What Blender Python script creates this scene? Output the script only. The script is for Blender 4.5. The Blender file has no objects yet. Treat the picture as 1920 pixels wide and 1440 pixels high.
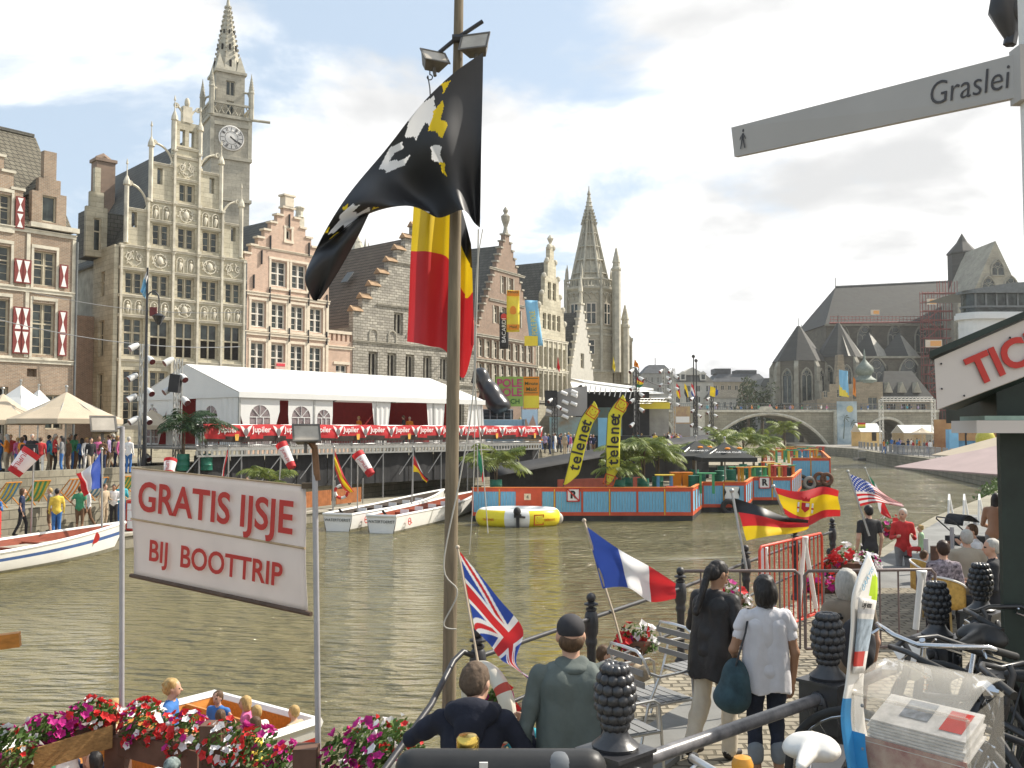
import bpy, bmesh, math, random
import numpy as np
from mathutils import Vector, Matrix, Euler, noise as pnoise
from math import sin, cos, pi, radians, atan, atan2, sqrt
random.seed(7); np.random.seed(7)
SC = bpy.context.scene; COL = SC.collection
# ---------------------------------------------------------------- camera
CZ = 4.3; FPX = 1800.0; TH = atan(88/FPX)
cam = bpy.data.cameras.new('Camera'); camo = bpy.data.objects.new('Camera', cam); COL.objects.link(camo)
camo.location = (0, 0, CZ); camo.rotation_euler = (pi/2+TH, 0, 0)
cam.sensor_width = 36; cam.lens = 36*FPX/1920; cam.clip_start = .05; cam.clip_end = 6000
SC.camera = camo; SC.render.resolution_x = 1024; SC.render.resolution_y = 768
# ---------------------------------------------------------------- world and sun
SUN_AZ = radians(66); SUN_EL = radians(44)       # azimuth to the right of the view direction (+Y)
w = bpy.data.worlds.new('World'); SC.world = w; w.use_nodes = True
nt = w.node_tree; N = nt.nodes; L = nt.links; N.clear()
def wn(t, **k):
    n = N.new(t)
    for a, b in k.items(): setattr(n, a, b)
    return n
def wm(op, a, b=None, c=None, clamp=False):
    n = N.new('ShaderNodeMath'); n.operation = op; n.use_clamp = clamp
    for i, q in enumerate((a, b, c)):
        if q is None: continue
        if isinstance(q, (int, float)): n.inputs[i].default_value = q
        else: L.new(q, n.inputs[i])
    return n.outputs[0]
sky = wn('ShaderNodeTexSky', sky_type='NISHITA', sun_disc=False, sun_elevation=SUN_EL, sun_rotation=SUN_AZ, air_density=1.0, dust_density=1.5, ozone_density=1.0)
tc = wn('ShaderNodeTexCoord'); sep = wn('ShaderNodeSeparateXYZ'); L.new(tc.outputs['Generated'], sep.inputs[0])
zz = wm('ADD', wm('MAXIMUM', sep.outputs[2], 0.0), 0.22)
cmb = wn('ShaderNodeCombineXYZ'); L.new(wm('DIVIDE', sep.outputs[0], zz), cmb.inputs[0]); L.new(wm('DIVIDE', sep.outputs[1], zz), cmb.inputs[1])
cmb.inputs[2].default_value = 3.1
def cn(scale, det, rough, off=(0, 0, 0), dist=0):
    m = wn('ShaderNodeMapping'); L.new(cmb.outputs[0], m.inputs[0]); m.inputs['Location'].default_value = off
    n = wn('ShaderNodeTexNoise'); n.inputs['Scale'].default_value = scale; n.inputs['Detail'].default_value = det
    n.inputs['Roughness'].default_value = rough; n.inputs['Distortion'].default_value = dist
    L.new(m.outputs[0], n.inputs['Vector']); return n.outputs[0]
n1 = cn(1.5, 10, .56, (2.2, .35, 0), .3); n2 = cn(1.9, 7, .5, (7.3, 1.9, 0), .2)
# cover: denser to the right and low down, broken to the left
cov = wm('ADD', n1, wm('MULTIPLY', sep.outputs[0], .26)); cov = wm('ADD', cov, wm('MULTIPLY', wm('MAXIMUM', sep.outputs[2], 0.0), -.22))
mr = wn('ShaderNodeMapRange', interpolation_type='SMOOTHSTEP'); L.new(cov, mr.inputs[0]); mr.inputs[1].default_value = .325; mr.inputs[2].default_value = .47
mg = wn('ShaderNodeMapRange', interpolation_type='SMOOTHSTEP'); L.new(wm('ADD', n2, wm('MULTIPLY', sep.outputs[0], .07)), mg.inputs[0]); mg.inputs[1].default_value = .44; mg.inputs[2].default_value = .68
white = wn('ShaderNodeMix', data_type='RGBA'); L.new(mg.outputs[0], white.inputs[0])
white.inputs[6].default_value = (9.6, 9.55, 9.4, 1); white.inputs[7].default_value = (5.6, 5.65, 5.7, 1)
tint = wn('ShaderNodeMix', data_type='RGBA'); tint.inputs[0].default_value = .6; L.new(sky.outputs[0], tint.inputs[6]); tint.inputs[7].default_value = (5.7, 6.8, 7.9, 1)
mx = wn('ShaderNodeMix', data_type='RGBA'); L.new(mr.outputs[0], mx.inputs[0]); L.new(tint.outputs[2], mx.inputs[6]); L.new(white.outputs[2], mx.inputs[7])
bg = wn('ShaderNodeBackground'); bg.inputs['Strength'].default_value = .1; L.new(mx.outputs[2], bg.inputs[0])
wo = wn('ShaderNodeOutputWorld'); L.new(bg.outputs[0], wo.inputs[0])
sl = bpy.data.lights.new('Sun', 'SUN'); sl.energy = 5.0; sl.angle = radians(.55); sl.color = (1, .93, .82)
so = bpy.data.objects.new('Sun', sl); COL.objects.link(so)
sd = Vector((sin(SUN_AZ)*cos(SUN_EL), cos(SUN_AZ)*cos(SUN_EL), sin(SUN_EL)))
so.rotation_euler = sd.to_track_quat('Z', 'Y').to_euler(); so.location = (60, 30, 80)
SC.view_settings.view_transform = 'Standard'; SC.view_settings.look = 'None'; SC.view_settings.exposure = 0.5; SC.view_settings.gamma = 1
# ---------------------------------------------------------------- helpers
def W(px, py, d):
    u = (px-960)/FPX; v = (720-py)/FPX
    y = cos(TH)-v*sin(TH); z = sin(TH)+v*cos(TH); k = d/y
    return Vector((u*k, d, CZ+z*k))
def G(px, py, z):
    u = (px-960)/FPX; v = (720-py)/FPX
    y = cos(TH)-v*sin(TH); zz = sin(TH)+v*cos(TH); k = (z-CZ)/zz
    return Vector((u*k, y*k, z))
def sr(r, g, b, k=1.0):
    f = lambda c: ((c/255+.055)/1.055)**2.4 if c > 10 else c/255/12.92
    return (f(r)*k, f(g)*k, f(b)*k)
MATS = {}
def _base(name, rough, metal, spec):
    m = bpy.data.materials.new(name); m.use_nodes = True; t = m.node_tree; b = t.nodes['Principled BSDF']
    b.inputs['Roughness'].default_value = rough; b.inputs['Metallic'].default_value = metal; b.inputs['Specular IOR Level'].default_value = spec
    return m, t, b
def _coord(t, flat=False, stretch=None):
    tc = t.nodes.new('ShaderNodeTexCoord'); o = tc.outputs['Object']
    if flat:
        s = t.nodes.new('ShaderNodeSeparateXYZ'); t.links.new(o, s.inputs[0]); a = t.nodes.new('ShaderNodeMath'); a.operation = 'ADD'
        t.links.new(s.outputs[0], a.inputs[0]); t.links.new(s.outputs[1], a.inputs[1]); c = t.nodes.new('ShaderNodeCombineXYZ')
        t.links.new(a.outputs[0], c.inputs[0]); t.links.new(s.outputs[2], c.inputs[1]); o = c.outputs[0]
    if stretch:
        mp = t.nodes.new('ShaderNodeMapping'); mp.inputs['Scale'].default_value = stretch; t.links.new(o, mp.inputs[0]); o = mp.outputs[0]
    return o
def _noise(t, vec, scale, det=5, rough=.6):
    n = t.nodes.new('ShaderNodeTexNoise'); n.inputs['Scale'].default_value = scale; n.inputs['Detail'].default_value = det; n.inputs['Roughness'].default_value = rough
    t.links.new(vec, n.inputs['Vector']); return n.outputs[0]
def _mix(t, fac, a, b, mode='MIX'):
    n = t.nodes.new('ShaderNodeMix'); n.data_type = 'RGBA'; n.blend_type = mode
    for s, q in ((0, fac), (6, a), (7, b)):
        if isinstance(q, (int, float)): n.inputs[s].default_value = q
        elif isinstance(q, tuple): n.inputs[s].default_value = (*q[:3], 1)
        else: t.links.new(q, n.inputs[s])
    return n.outputs[2]
def _ramp(t, v, a, b):
    n = t.nodes.new('ShaderNodeMapRange'); t.links.new(v, n.inputs[0]); n.inputs[1].default_value = a; n.inputs[2].default_value = b; return n.outputs[0]
def _bump(t, b, h, s, d=.05):
    n = t.nodes.new('ShaderNodeBump'); n.inputs['Strength'].default_value = s; n.inputs['Distance'].default_value = d
    t.links.new(h, n.inputs['Height']); t.links.new(n.outputs[0], b.inputs['Normal'])
def mat(name, c, rough=.65, var=.18, scale=6, bump=0, metal=0, spec=.35, stretch=None, c2=None, bd=.02, alpha=1, trans=0, transl=0):
    if name in MATS: return MATS[name]
    if max(c) < .03: c = tuple(q*1.7 for q in c)
    m, t, b = _base(name, rough, metal, spec); v = _coord(t, stretch=stretch); n = _noise(t, v, scale)
    lo = tuple(q*(1-var) for q in c); hi = c2 or tuple(min(1, q*(1+var)) for q in c)
    col = _mix(t, _ramp(t, n, .3, .7), lo, hi); t.links.new(col, b.inputs['Base Color'])
    if bump: _bump(t, b, n, bump, bd)
    if alpha < 1: b.inputs['Alpha'].default_value = alpha
    if trans: b.inputs['Transmission Weight'].default_value = trans
    if transl:
        tr = t.nodes.new('ShaderNodeBsdfTranslucent'); t.links.new(col, tr.inputs[0]); ms = t.nodes.new('ShaderNodeMixShader'); ms.inputs[0].default_value = transl
        t.links.new(b.outputs[0], ms.inputs[1]); t.links.new(tr.outputs[0], ms.inputs[2]); t.links.new(ms.outputs[0], t.nodes['Material Output'].inputs[0])
    MATS[name] = m; return m
def brick(name, c1, c2, mortar, bw=.24, bh=.075, ms=.012, bump=.4, rough=.85, stain=.35, flat=True, warp=0, sc=1.0, off=.5, dirt=(.05, .045, .035)):
    if name in MATS: return MATS[name]
    m, t, b = _base(name, rough, 0, .25); v = _coord(t, flat)
    if warp:
        n0 = t.nodes.new('ShaderNodeTexNoise'); n0.inputs['Scale'].default_value = 2.2; t.links.new(v, n0.inputs['Vector'])
        vm = t.nodes.new('ShaderNodeVectorMath'); vm.operation = 'MULTIPLY_ADD'; t.links.new(n0.outputs['Color'], vm.inputs[0]); vm.inputs[1].default_value = (warp, warp, 0); t.links.new(v, vm.inputs[2]); vv = vm.outputs[0]
    else: vv = v
    bt = t.nodes.new('ShaderNodeTexBrick'); t.links.new(vv, bt.inputs['Vector']); bt.offset = off
    for k, q in (('Color1', (*c1, 1)), ('Color2', (*c2, 1)), ('Mortar', (*mortar, 1)), ('Scale', sc), ('Mortar Size', ms), ('Mortar Smooth', .3), ('Brick Width', bw), ('Row Height', bh), ('Bias', 0.0)): bt.inputs[k].default_value = q
    n = _noise(t, v, .35, 8, .65); col = _mix(t, _ramp(t, n, .42, .8), bt.outputs[0], _mix(t, stain, bt.outputs[0], dirt))
    n2 = _noise(t, v, 3.5, 4); col = _mix(t, .35, col, _mix(t, n2, (.1, .1, .1), (1, 1, 1)), 'OVERLAY')
    t.links.new(col, b.inputs['Base Color']); inv = t.nodes.new('ShaderNodeMath'); inv.operation = 'MULTIPLY_ADD'; inv.inputs[1].default_value = -1; t.links.new(bt.outputs['Fac'], inv.inputs[0]); t.links.new(n2, inv.inputs[2])
    if bump: _bump(t, b, inv.outputs[0], bump, .02)
    MATS[name] = m; return m
def glass(name, c=(.03, .035, .04), rough=.08, var=.6, scale=1.3):
    if name in MATS: return MATS[name]
    m, t, b = _base(name, rough, 0, .5); v = _coord(t); n = _noise(t, v, scale, 2)
    t.links.new(_mix(t, _ramp(t, n, .35, .65), tuple(q*(1-var) for q in c), tuple(q*(1+var) for q in c)), b.inputs['Base Color'])
    _bump(t, b, _noise(t, v, 3, 2), .08, .05); MATS[name] = m; return m
class MB:
    def __init__(s): s.v = []; s.f = []; s.mi = []; s.M = Matrix(); s.m = 0
    def add(s, vs, fs):
        n = len(s.v); M = s.M; s.v += [tuple(M @ Vector(p)) for p in vs]; s.f += [[i+n for i in f] for f in fs]; s.mi += [s.m]*len(fs); return s
    def box(s, x0, x1, y0, y1, z0, z1):
        return s.add([(x0, y0, z0), (x1, y0, z0), (x1, y1, z0), (x0, y1, z0), (x0, y0, z1), (x1, y0, z1), (x1, y1, z1), (x0, y1, z1)], [(0, 3, 2, 1), (4, 5, 6, 7), (0, 1, 5, 4), (1, 2, 6, 5), (2, 3, 7, 6), (3, 0, 4, 7)])
    def cbox(s, c, sz, R=None):
        M0 = s.M; s.M = s.M @ Matrix.Translation(Vector(c)) @ (R.to_4x4() if R is not None else Matrix()); a, b, d = (q/2 for q in sz); s.box(-a, a, -b, b, -d, d); s.M = M0; return s
    def tube(s, pts, r, n=8, cap=True, flat=1.0):
        pts = [Vector(p) for p in pts]; k = len(pts); rs = [r]*k if isinstance(r, (int, float)) else list(r)
        t0 = (pts[1]-pts[0]).normalized(); up = Vector((0, 0, 1)) if abs(t0.z) < .9 else Vector((1, 0, 0)); a = t0.cross(up).normalized(); vs = []
        for i, p in enumerate(pts):
            t = (pts[min(i+1, k-1)]-pts[max(i-1, 0)]); t = t.normalized() if t.length > 1e-9 else t0
            a = (a-t*a.dot(t)); a = a.normalized() if a.length > 1e-6 else t.orthogonal().normalized(); b = t.cross(a)
            for j in range(n):
                q = 2*pi*j/n; vs.append(p+(a*cos(q)+b*sin(q)*flat)*rs[i])
        fs = [(i*n+j, i*n+(j+1) % n, (i+1)*n+(j+1) % n, (i+1)*n+j) for i in range(k-1) for j in range(n)]
        if cap: fs += [tuple(range(n-1, -1, -1)), tuple(range((k-1)*n, k*n))]
        return s.add(vs, fs)
    def lathe(s, prof, n=14, c=(0, 0, 0), ph=0, a1=2*pi):
        c = Vector(c); vs = [c+Vector((r*cos(ph+2*pi*j/n), r*sin(ph+2*pi*j/n), z)) for r, z in prof for j in range(n)]
        k = len(prof); fs = [(i*n+j, i*n+(j+1) % n, (i+1)*n+(j+1) % n, (i+1)*n+j) for i in range(k-1) for j in range(n)]
        if prof[0] != prof[-1]: fs += [tuple(range(n-1, -1, -1)), tuple(range((k-1)*n, k*n))]
        return s.add(vs, fs)
    def prism(s, poly, y0, y1):        # polygon in xz, extruded along y
        n = len(poly); vs = [(x, y0, z) for x, z in poly]+[(x, y1, z) for x, z in poly]
        return s.add(vs, [tuple(range(n)), tuple(range(2*n-1, n-1, -1))]+[((i+1) % n, i, n+i, n+(i+1) % n) for i in range(n)])
    def slab(s, poly, z0, z1):         # polygon in xy, extruded along z
        n = len(poly); vs = [(x, y, z0) for x, y in poly]+[(x, y, z1) for x, y in poly]
        return s.add(vs, [tuple(range(n-1, -1, -1)), tuple(range(n, 2*n))]+[(i, (i+1) % n, n+(i+1) % n, n+i) for i in range(n)])
    def sph(s, c, r, n=10, m=7):
        r = (r, r, r) if isinstance(r, (int, float)) else r; c = Vector(c)
        vs = [c+Vector((r[0]*sin(pi*i/m)*cos(2*pi*j/n), r[1]*sin(pi*i/m)*sin(2*pi*j/n), -r[2]*cos(pi*i/m))) for i in range(1, m) for j in range(n)]
        fs = [(i*n+j, i*n+(j+1) % n, (i+1)*n+(j+1) % n, (i+1)*n+j) for i in range(m-2) for j in range(n)]
        vs += [c-Vector((0, 0, r[2])), c+Vector((0, 0, r[2]))]; a = (m-1)*n
        fs += [((j+1) % n, j, a) for j in range(n)]+[((m-2)*n+j, (m-2)*n+(j+1) % n, a+1) for j in range(n)]
        return s.add(vs, fs)
    def grid(s, fn, nu, nv, mf=None, wrap=False):
        vs = [fn(i/nu, j/nv) for j in range(nv+1) for i in range(nu+1)]; m0 = s.m
        if mf is None: return s.add(vs, [(j*(nu+1)+i, j*(nu+1)+i+1, (j+1)*(nu+1)+i+1, (j+1)*(nu+1)+i) for j in range(nv) for i in range(nu)])
        n = len(s.v); s.v += [tuple(s.M @ Vector(p)) for p in vs]
        for j in range(nv):
            for i in range(nu):
                a = n+j*(nu+1)+i; s.f.append([a, a+1, a+nu+2, a+nu+1]); s.mi.append(mf((i+.5)/nu, (j+.5)/nv))
        return s
    def build(s, name, mats, parent=None, smooth=None, thick=0):
        me = bpy.data.meshes.new(name); me.from_pydata(s.v, [], s.f); mats = mats if isinstance(mats, (list, tuple)) else [mats]
        for q in mats: me.materials.append(q)
        if len(mats) > 1: me.polygons.foreach_set('material_index', s.mi)
        if smooth is not None:
            me.polygons.foreach_set('use_smooth', [True]*len(me.polygons))
            if smooth < 180: me.set_sharp_from_angle(angle=radians(smooth))
        me.update(); o = bpy.data.objects.new(name, me); COL.objects.link(o)
        if thick: md = o.modifiers.new('thickness', 'SOLIDIFY'); md.thickness = thick; md.offset = 0
        if parent is not None: o.parent = parent
        return o
def tag(o, label=None, cat=None, group=None, kind=None):
    for k, v in (('label', label), ('category', cat), ('group', group), ('kind', kind)):
        if v: o[k] = v
    return o
def T(name, label, cat, loc=(0, 0, 0), rz=0, group=None):
    o = bpy.data.objects.new(name, None); COL.objects.link(o); o.location = loc; o.rotation_euler = (0, 0, rz); o.empty_display_size = .2
    return tag(o, label, cat, group)
def struct(mb, name, m, **k): return tag(mb.build(name, m, **k), kind='structure')
def kids(o): return [c for c in COL.objects if c.parent == o]
KID = {}
def dup(o, loc, rz, label, group=None, parent=None, scale=None):
    if o.name not in KID: KID[o.name] = list(kids(o))
    r = o.copy(); COL.objects.link(r)
    if parent is None:
        r.location = loc; r.rotation_euler = (0, 0, rz); r['label'] = label
        if group: r['group'] = group
        if scale: r.scale = (scale,)*3
    else: r.parent = parent
    for c in KID[o.name]: dup(c, None, 0, None, None, r)
    return r
def frame(o, xd, up):
    x = Vector(xd).normalized(); z = x.cross(Vector(up)).normalized(); y = z.cross(x); M = Matrix((x, y, z)).transposed().to_4x4(); M.translation = Vector(o); return M
TXT = {}
def text(s, size, M, m, parent, name='lettering', bold=0, sx=1, ext=.003, align='CENTER', shear=0):
    key = (s, bold, ext/size, align, shear)
    cu = bpy.data.curves.new('t', 'FONT'); cu.body = s; cu.size = size; cu.align_x = align; cu.align_y = 'CENTER'; cu.offset = bold*size; cu.extrude = ext; cu.resolution_u = 4; cu.shear = shear
    ob = bpy.data.objects.new('t', cu); me = bpy.data.meshes.new_from_object(ob); bpy.data.objects.remove(ob); bpy.data.curves.remove(cu)
    me.transform(M @ Matrix.Diagonal((sx, 1, 1, 1))); me.materials.clear(); me.materials.append(m); me.name = name
    o = bpy.data.objects.new(name, me); COL.objects.link(o)
    if parent is not None: o.parent = parent
    return o
def catmull(p, t):
    n = len(p)-1; x = min(max(t, 0), 1)*n; i = min(int(x), n-1); f = x-i; q = lambda k: Vector(p[min(max(k, 0), n)])
    a, b, c, d = q(i-1), q(i), q(i+1), q(i+2)
    return .5*((2*b)+(c-a)*f+(2*a-5*b+4*c-d)*f*f+(3*b-a-3*c+d)*f**3)
def cloth(mb, top, bot, nu, nv, mf, amp=.03, waves=2.5, ph=0, dirn=Vector((0, 1, 0)), edge=True):
    def fn(u, v):
        p = catmull(top, u).lerp(catmull(bot, u), v)
        return p+dirn*amp*(sin(2*pi*waves*u+ph+2.2*v)*min(1, 3*u if edge else 1)+.4*sin(9*v+5*u))
    return mb.grid(fn, nu, nv, mf)
# signed distance bodies -------------------------------------------------
def cone(a, b, ra, rb, m=0, k=.03): return ('c', np.array(a, float), np.array(b, float), ra, rb, m, k)
def ell(c, r, m=0, k=.03, R=None): return ('e', np.array(c, float), np.array(r if hasattr(r, '__len__') else (r, r, r), float), None if R is None else np.array(R.transposed()), 0, m, k)
def _sd(p, P):
    if p[0] == 'c':
        a, b, ra, rb = p[1:5]; ba = b-a; pa = P-a; l2 = max(ba.dot(ba), 1e-9); h = np.clip((pa@ba)/l2, 0, 1)
        return np.sqrt(((pa-h[..., None]*ba)**2).sum(-1))-(ra+(rb-ra)*h)
    c, r, R = p[1], p[2], p[3]; q = P-c
    if R is not None: q = q@R.T
    k0 = np.sqrt(((q/r)**2).sum(-1)); k1 = np.sqrt(((q/(r*r))**2).sum(-1)); return k0*(k0-1)/np.maximum(k1, 1e-6)
def _bb(p):
    if p[0] == 'c': r = max(p[3], p[4]); return np.minimum(p[1], p[2])-r, np.maximum(p[1], p[2])+r
    r = p[2].max(); return p[1]-r, p[1]+r
def sdf(name, prims, mats, res, parent=None, cut=None, fold=None):
    lo = np.min([_bb(p)[0] for p in prims], 0)-3*res-.02; hi = np.max([_bb(p)[1] for p in prims], 0)+3*res+.02
    n = np.ceil((hi-lo)/res).astype(int)+1; F = np.full(n, 1.0); ax = [lo[i]+res*np.arange(n[i]) for i in range(3)]
    for p in prims:
        a, b = _bb(p); k = p[-1]; mg = 2*k+3*res; i0 = np.maximum(((a-mg-lo)/res).astype(int), 0); i1 = np.minimum(np.ceil((b+mg-lo)/res).astype(int)+1, n)
        sl = tuple(slice(i0[i], i1[i]) for i in range(3)); P = np.stack(np.meshgrid(*[ax[i][sl[i]] for i in range(3)], indexing='ij'), -1); d = _sd(p, P); f = F[sl]
        h = np.clip(.5+.5*(f-d)/k, 0, 1); F[sl] = f*(1-h)+d*h-k*h*(1-h)
    if cut is not None: P = np.stack(np.meshgrid(*ax, indexing='ij'), -1); F = np.maximum(F, cut(P))
    S = F < 0; c = np.zeros(n-1, int); O = [(i, j, k) for i in (0, 1) for j in (0, 1) for k in (0, 1)]
    sub = lambda A, o: A[o[0]:A.shape[0]-1+o[0], o[1]:A.shape[1]-1+o[1], o[2]:A.shape[2]-1+o[2]]
    for o in O: c += sub(S, o)
    act = (c > 0) & (c < 8); idx = np.full(n-1, -1); idx[act] = np.arange(act.sum()); ijk = np.argwhere(act); acc = np.zeros((len(ijk), 3)); cnt = np.zeros(len(ijk))
    for o in O:
        for d in range(3):
            if o[d]: continue
            o2 = list(o); o2[d] = 1; fa = sub(F, o)[act]; fb = sub(F, o2)[act]; x = (fa < 0) != (fb < 0); t = np.where(x, fa/np.where(x, fa-fb, 1), 0)
            pos = np.tile(np.array(o, float), (len(ijk), 1)); pos[:, d] += t; acc += pos*x[:, None]; cnt += x
    V = lo+res*(ijk+acc/cnt[:, None]); fs = []
    for d in range(3):
        a, b = (d+1) % 3, (d+2) % 3; s0 = [slice(1, -1)]*3; s0[d] = slice(0, -1); s1 = list(s0); s1[d] = slice(1, None); A = S[tuple(s0)]; B = S[tuple(s1)]
        e = np.argwhere(A != B); st = A[A != B]; off = np.array([1, 1, 1]); off[d] = 0; e = e+off
        q = []
        for da, db in ((1, 1), (0, 1), (0, 0), (1, 0)):
            z = e.copy(); z[:, a] -= da; z[:, b] -= db; q.append(idx[z[:, 0], z[:, 1], z[:, 2]])
        q = np.stack(q, 1); q = np.where(st[:, None], q, q[:, ::-1]); fs.append(q)
    fs = np.concatenate(fs); fs = fs[(fs >= 0).all(1)]
    me = bpy.data.meshes.new(name); me.vertices.add(len(V)); me.vertices.foreach_set('co', V.ravel()); me.loops.add(fs.size); me.loops.foreach_set('vertex_index', fs.ravel().astype(np.int32))
    me.polygons.add(len(fs)); me.polygons.foreach_set('loop_start', np.arange(0, fs.size, 4, dtype=np.int32)); me.polygons.foreach_set('loop_total', np.full(len(fs), 4, np.int32))
    mats = mats if isinstance(mats, (list, tuple)) else [mats]
    for q in mats: me.materials.append(q)
    if len(mats) > 1:
        Cn = V[fs].mean(1); D = np.stack([_sd(p, Cn) for p in prims], 1); mi = np.array([p[-2] for p in prims])[D.argmin(1)]; me.polygons.foreach_set('material_index', mi.astype(np.int32))
    me.polygons.foreach_set('use_smooth', np.ones(len(fs), bool)); me.update(calc_edges=True); me.validate()
    if fold:      # folds of cloth or strands of hair: small displacement along the normals
        am, fx, fz, ok = fold; nr = np.zeros(len(V)*3); me.vertices.foreach_get('normal', nr); nr = nr.reshape(-1, 3); sel = np.ones(len(V), bool)
        if ok is not None: vm = np.array([p[-2] for p in prims])[np.stack([_sd(p, V) for p in prims], 1).argmin(1)]; sel = np.isin(vm, ok)
        d = np.array([(pnoise.noise((x*fx, y*fx, z*fz))+.5*pnoise.noise((x*fx*2.1+z*3, y*fx*2.1, z*fz*2.3))) if q else 0 for (x, y, z), q in zip(V, sel)]); V = V+nr*(d*am)[:, None]; me.vertices.foreach_set('co', V.ravel()); me.update()
    o = bpy.data.objects.new(name, me); COL.objects.link(o)
    if parent is not None: o.parent = parent
    return o
# facade: solid wall from rectangles with openings, local x along the front, y into the house, z up
def wall(mb, rects, holes, y0=0., t=.5):
    xs = sorted({round(q, 3) for r in list(rects)+list(holes) for q in r[:2]}); zs = sorted({round(q, 3) for r in list(rects)+list(holes) for q in r[2:4]}); nx, nz = len(xs)-1, len(zs)-1
    ins = lambda R, x, z: any(a < x < b and c < z < d for a, b, c, d in R)
    oc = [[ins(rects, (xs[i]+xs[i+1])/2, (zs[j]+zs[j+1])/2) and not ins(holes, (xs[i]+xs[i+1])/2, (zs[j]+zs[j+1])/2) for j in range(nz)] for i in range(nx)]
    g = lambda i, j: 0 <= i < nx and 0 <= j < nz and oc[i][j]; y1 = y0+t
    for i in range(nx):
        for j in range(nz):
            if not oc[i][j]: continue
            a, b, c, d = xs[i], xs[i+1], zs[j], zs[j+1]
            mb.add([(a, y0, c), (b, y0, c), (b, y0, d), (a, y0, d)], [(0, 1, 2, 3)]); mb.add([(a, y1, c), (b, y1, c), (b, y1, d), (a, y1, d)], [(3, 2, 1, 0)])
            if not g(i-1, j): mb.add([(a, y0, c), (a, y1, c), (a, y1, d), (a, y0, d)], [(3, 2, 1, 0)])
            if not g(i+1, j): mb.add([(b, y0, c), (b, y1, c), (b, y1, d), (b, y0, d)], [(0, 1, 2, 3)])
            if not g(i, j-1): mb.add([(a, y0, c), (b, y0, c), (b, y1, c), (a, y1, c)], [(3, 2, 1, 0)])
            if not g(i, j+1): mb.add([(a, y0, d), (b, y0, d), (b, y1, d), (a, y1, d)], [(0, 1, 2, 3)])
    return mb
def window(p, x0, x1, z0, z1, fm, gm, y=.2, nx=2, zb=(.6,), fw=.09, bars=0, name='window', M=None):
    mb = MB(); mb.M = M or Matrix()
    mb.box(x0, x0+fw, y, y+.12, z0, z1).box(x1-fw, x1, y, y+.12, z0, z1).box(x0+fw, x1-fw, y, y+.12, z1-fw, z1).box(x0+fw, x1-fw, y-.03, y+.12, z0, z0+fw)
    for i in range(1, nx): xc = x0+(x1-x0)*i/nx; mb.box(xc-fw*.55, xc+fw*.55, y-.002, y+.118, z0+fw, z1-fw)
    for q in zb: zc = z0+(z1-z0)*q; mb.box(x0+fw, x1-fw, y-.004, y+.116, zc-fw*.5, zc+fw*.5)
    if bars:
        for i in range(nx):
            a = x0+(x1-x0)*i/nx+fw; b = x0+(x1-x0)*(i+1)/nx-fw; c = (a+b)/2; mb.box(a, a+.03, y+.03, y+.1, z0+fw, z1-fw).box(b-.03, b, y+.03, y+.1, z0+fw, z1-fw)
            k = max(2, int((z1-z0)/.5))
            for j in range(1, k): zc = z0+(z1-z0)*j/k; mb.box(a+.03, b-.03, y+.045, y+.09, zc-.016, zc+.016)
    o = mb.build(name, fm, p); g = MB(); g.M = M or Matrix(); g.box(x0+.02, x1-.02, y+.07, y+.09, z0+.02, z1-.02); g.build('pane', gm, o); return o
def arch_pts(x0, x1, z0, zs, pointed=1.0, n=8):    # outline of an arched opening, springing at zs
    r = (x1-x0); c = (x0+x1)/2; pts = [(x0, z0), (x1, z0)]
    if pointed:
        for i in range(n+1): a = pi/3*i/n; pts.append((x0+r*cos(a), zs+r*sin(a)))
        for i in range(n-1, -1, -1): a = pi/3*i/n; pts.append((x1-r*cos(a), zs+r*sin(a)))
    else:
        for i in range(2*n+1): a = pi*i/(2*n); pts.append((c+r/2*cos(a), zs+r/2*sin(a)))
    return pts
# ---------------------------------------------------------------- materials of the setting
lime = brick('limestone', (.56, .52, .40), (.46, .42, .315), (.29, .26, .19), 1.1, .36, .012, .35, .85, .55)
limet = mat('limestone_trim', (.57, .53, .43), .8, .25, 1.6, .25)
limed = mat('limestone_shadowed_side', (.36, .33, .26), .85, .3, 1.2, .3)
bk_old = brick('old_brown_brick', (.36, .24, .16), (.27, .19, .135), (.4, .36, .29), .26, .085, .016, .4, .9, .5)
bk_pink = brick('salmon_brick', (.58, .37, .27), (.48, .31, .23), (.56, .5, .41), .24, .08, .013, .3, .85, .25)
bk_red = brick('dark_red_brick', (.30, .19, .135), (.24, .155, .115), (.36, .32, .26), .24, .08, .013, .35, .9, .4)
trim_w = mat('pale_sandstone', (.66, .58, .46), .8, .14, 2, .15)
rubble = brick('grey_rubble_stone', (.49, .46, .39), (.31, .29, .25), (.21, .19, .155), .55, .24, .03, .9, .95, .5, warp=.16)
rub_t = mat('grey_stone_trim', (.36, .335, .275), .9, .3, 2.5, .4)
slate = brick('dark_slate_roof', (.15, .145, .125), (.11, .108, .095), (.05, .05, .045), .5, .3, .02, .35, .75, .5)
slate2 = brick('mossy_tile_roof', (.2, .185, .14), (.16, .145, .11), (.05, .045, .04), .35, .3, .03, .5, .85, .5)
tile_b = brick('brown_tile_roof', (.20, .155, .115), (.155, .12, .09), (.05, .04, .032), .34, .34, .035, .6, .85, .4)
tile_r = brick('rust_tile_roof', (.30, .13, .06), (.2, .1, .05), (.06, .04, .03), .34, .34, .04, .6, .85, .4)
gl_d = glass('old_window_glass', (.035, .045, .042), .1); gl_o = mat('dark_room', (.012, .01, .009), .9, .4)
wf = mat('pale_window_frame', (.55, .49, .4), .7, .1); wfd = mat('stone_mullion', (.47, .42, .31), .8, .2, 3); wf_w = mat('white_window_frame', (.7, .66, .58), .6, .08)
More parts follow.
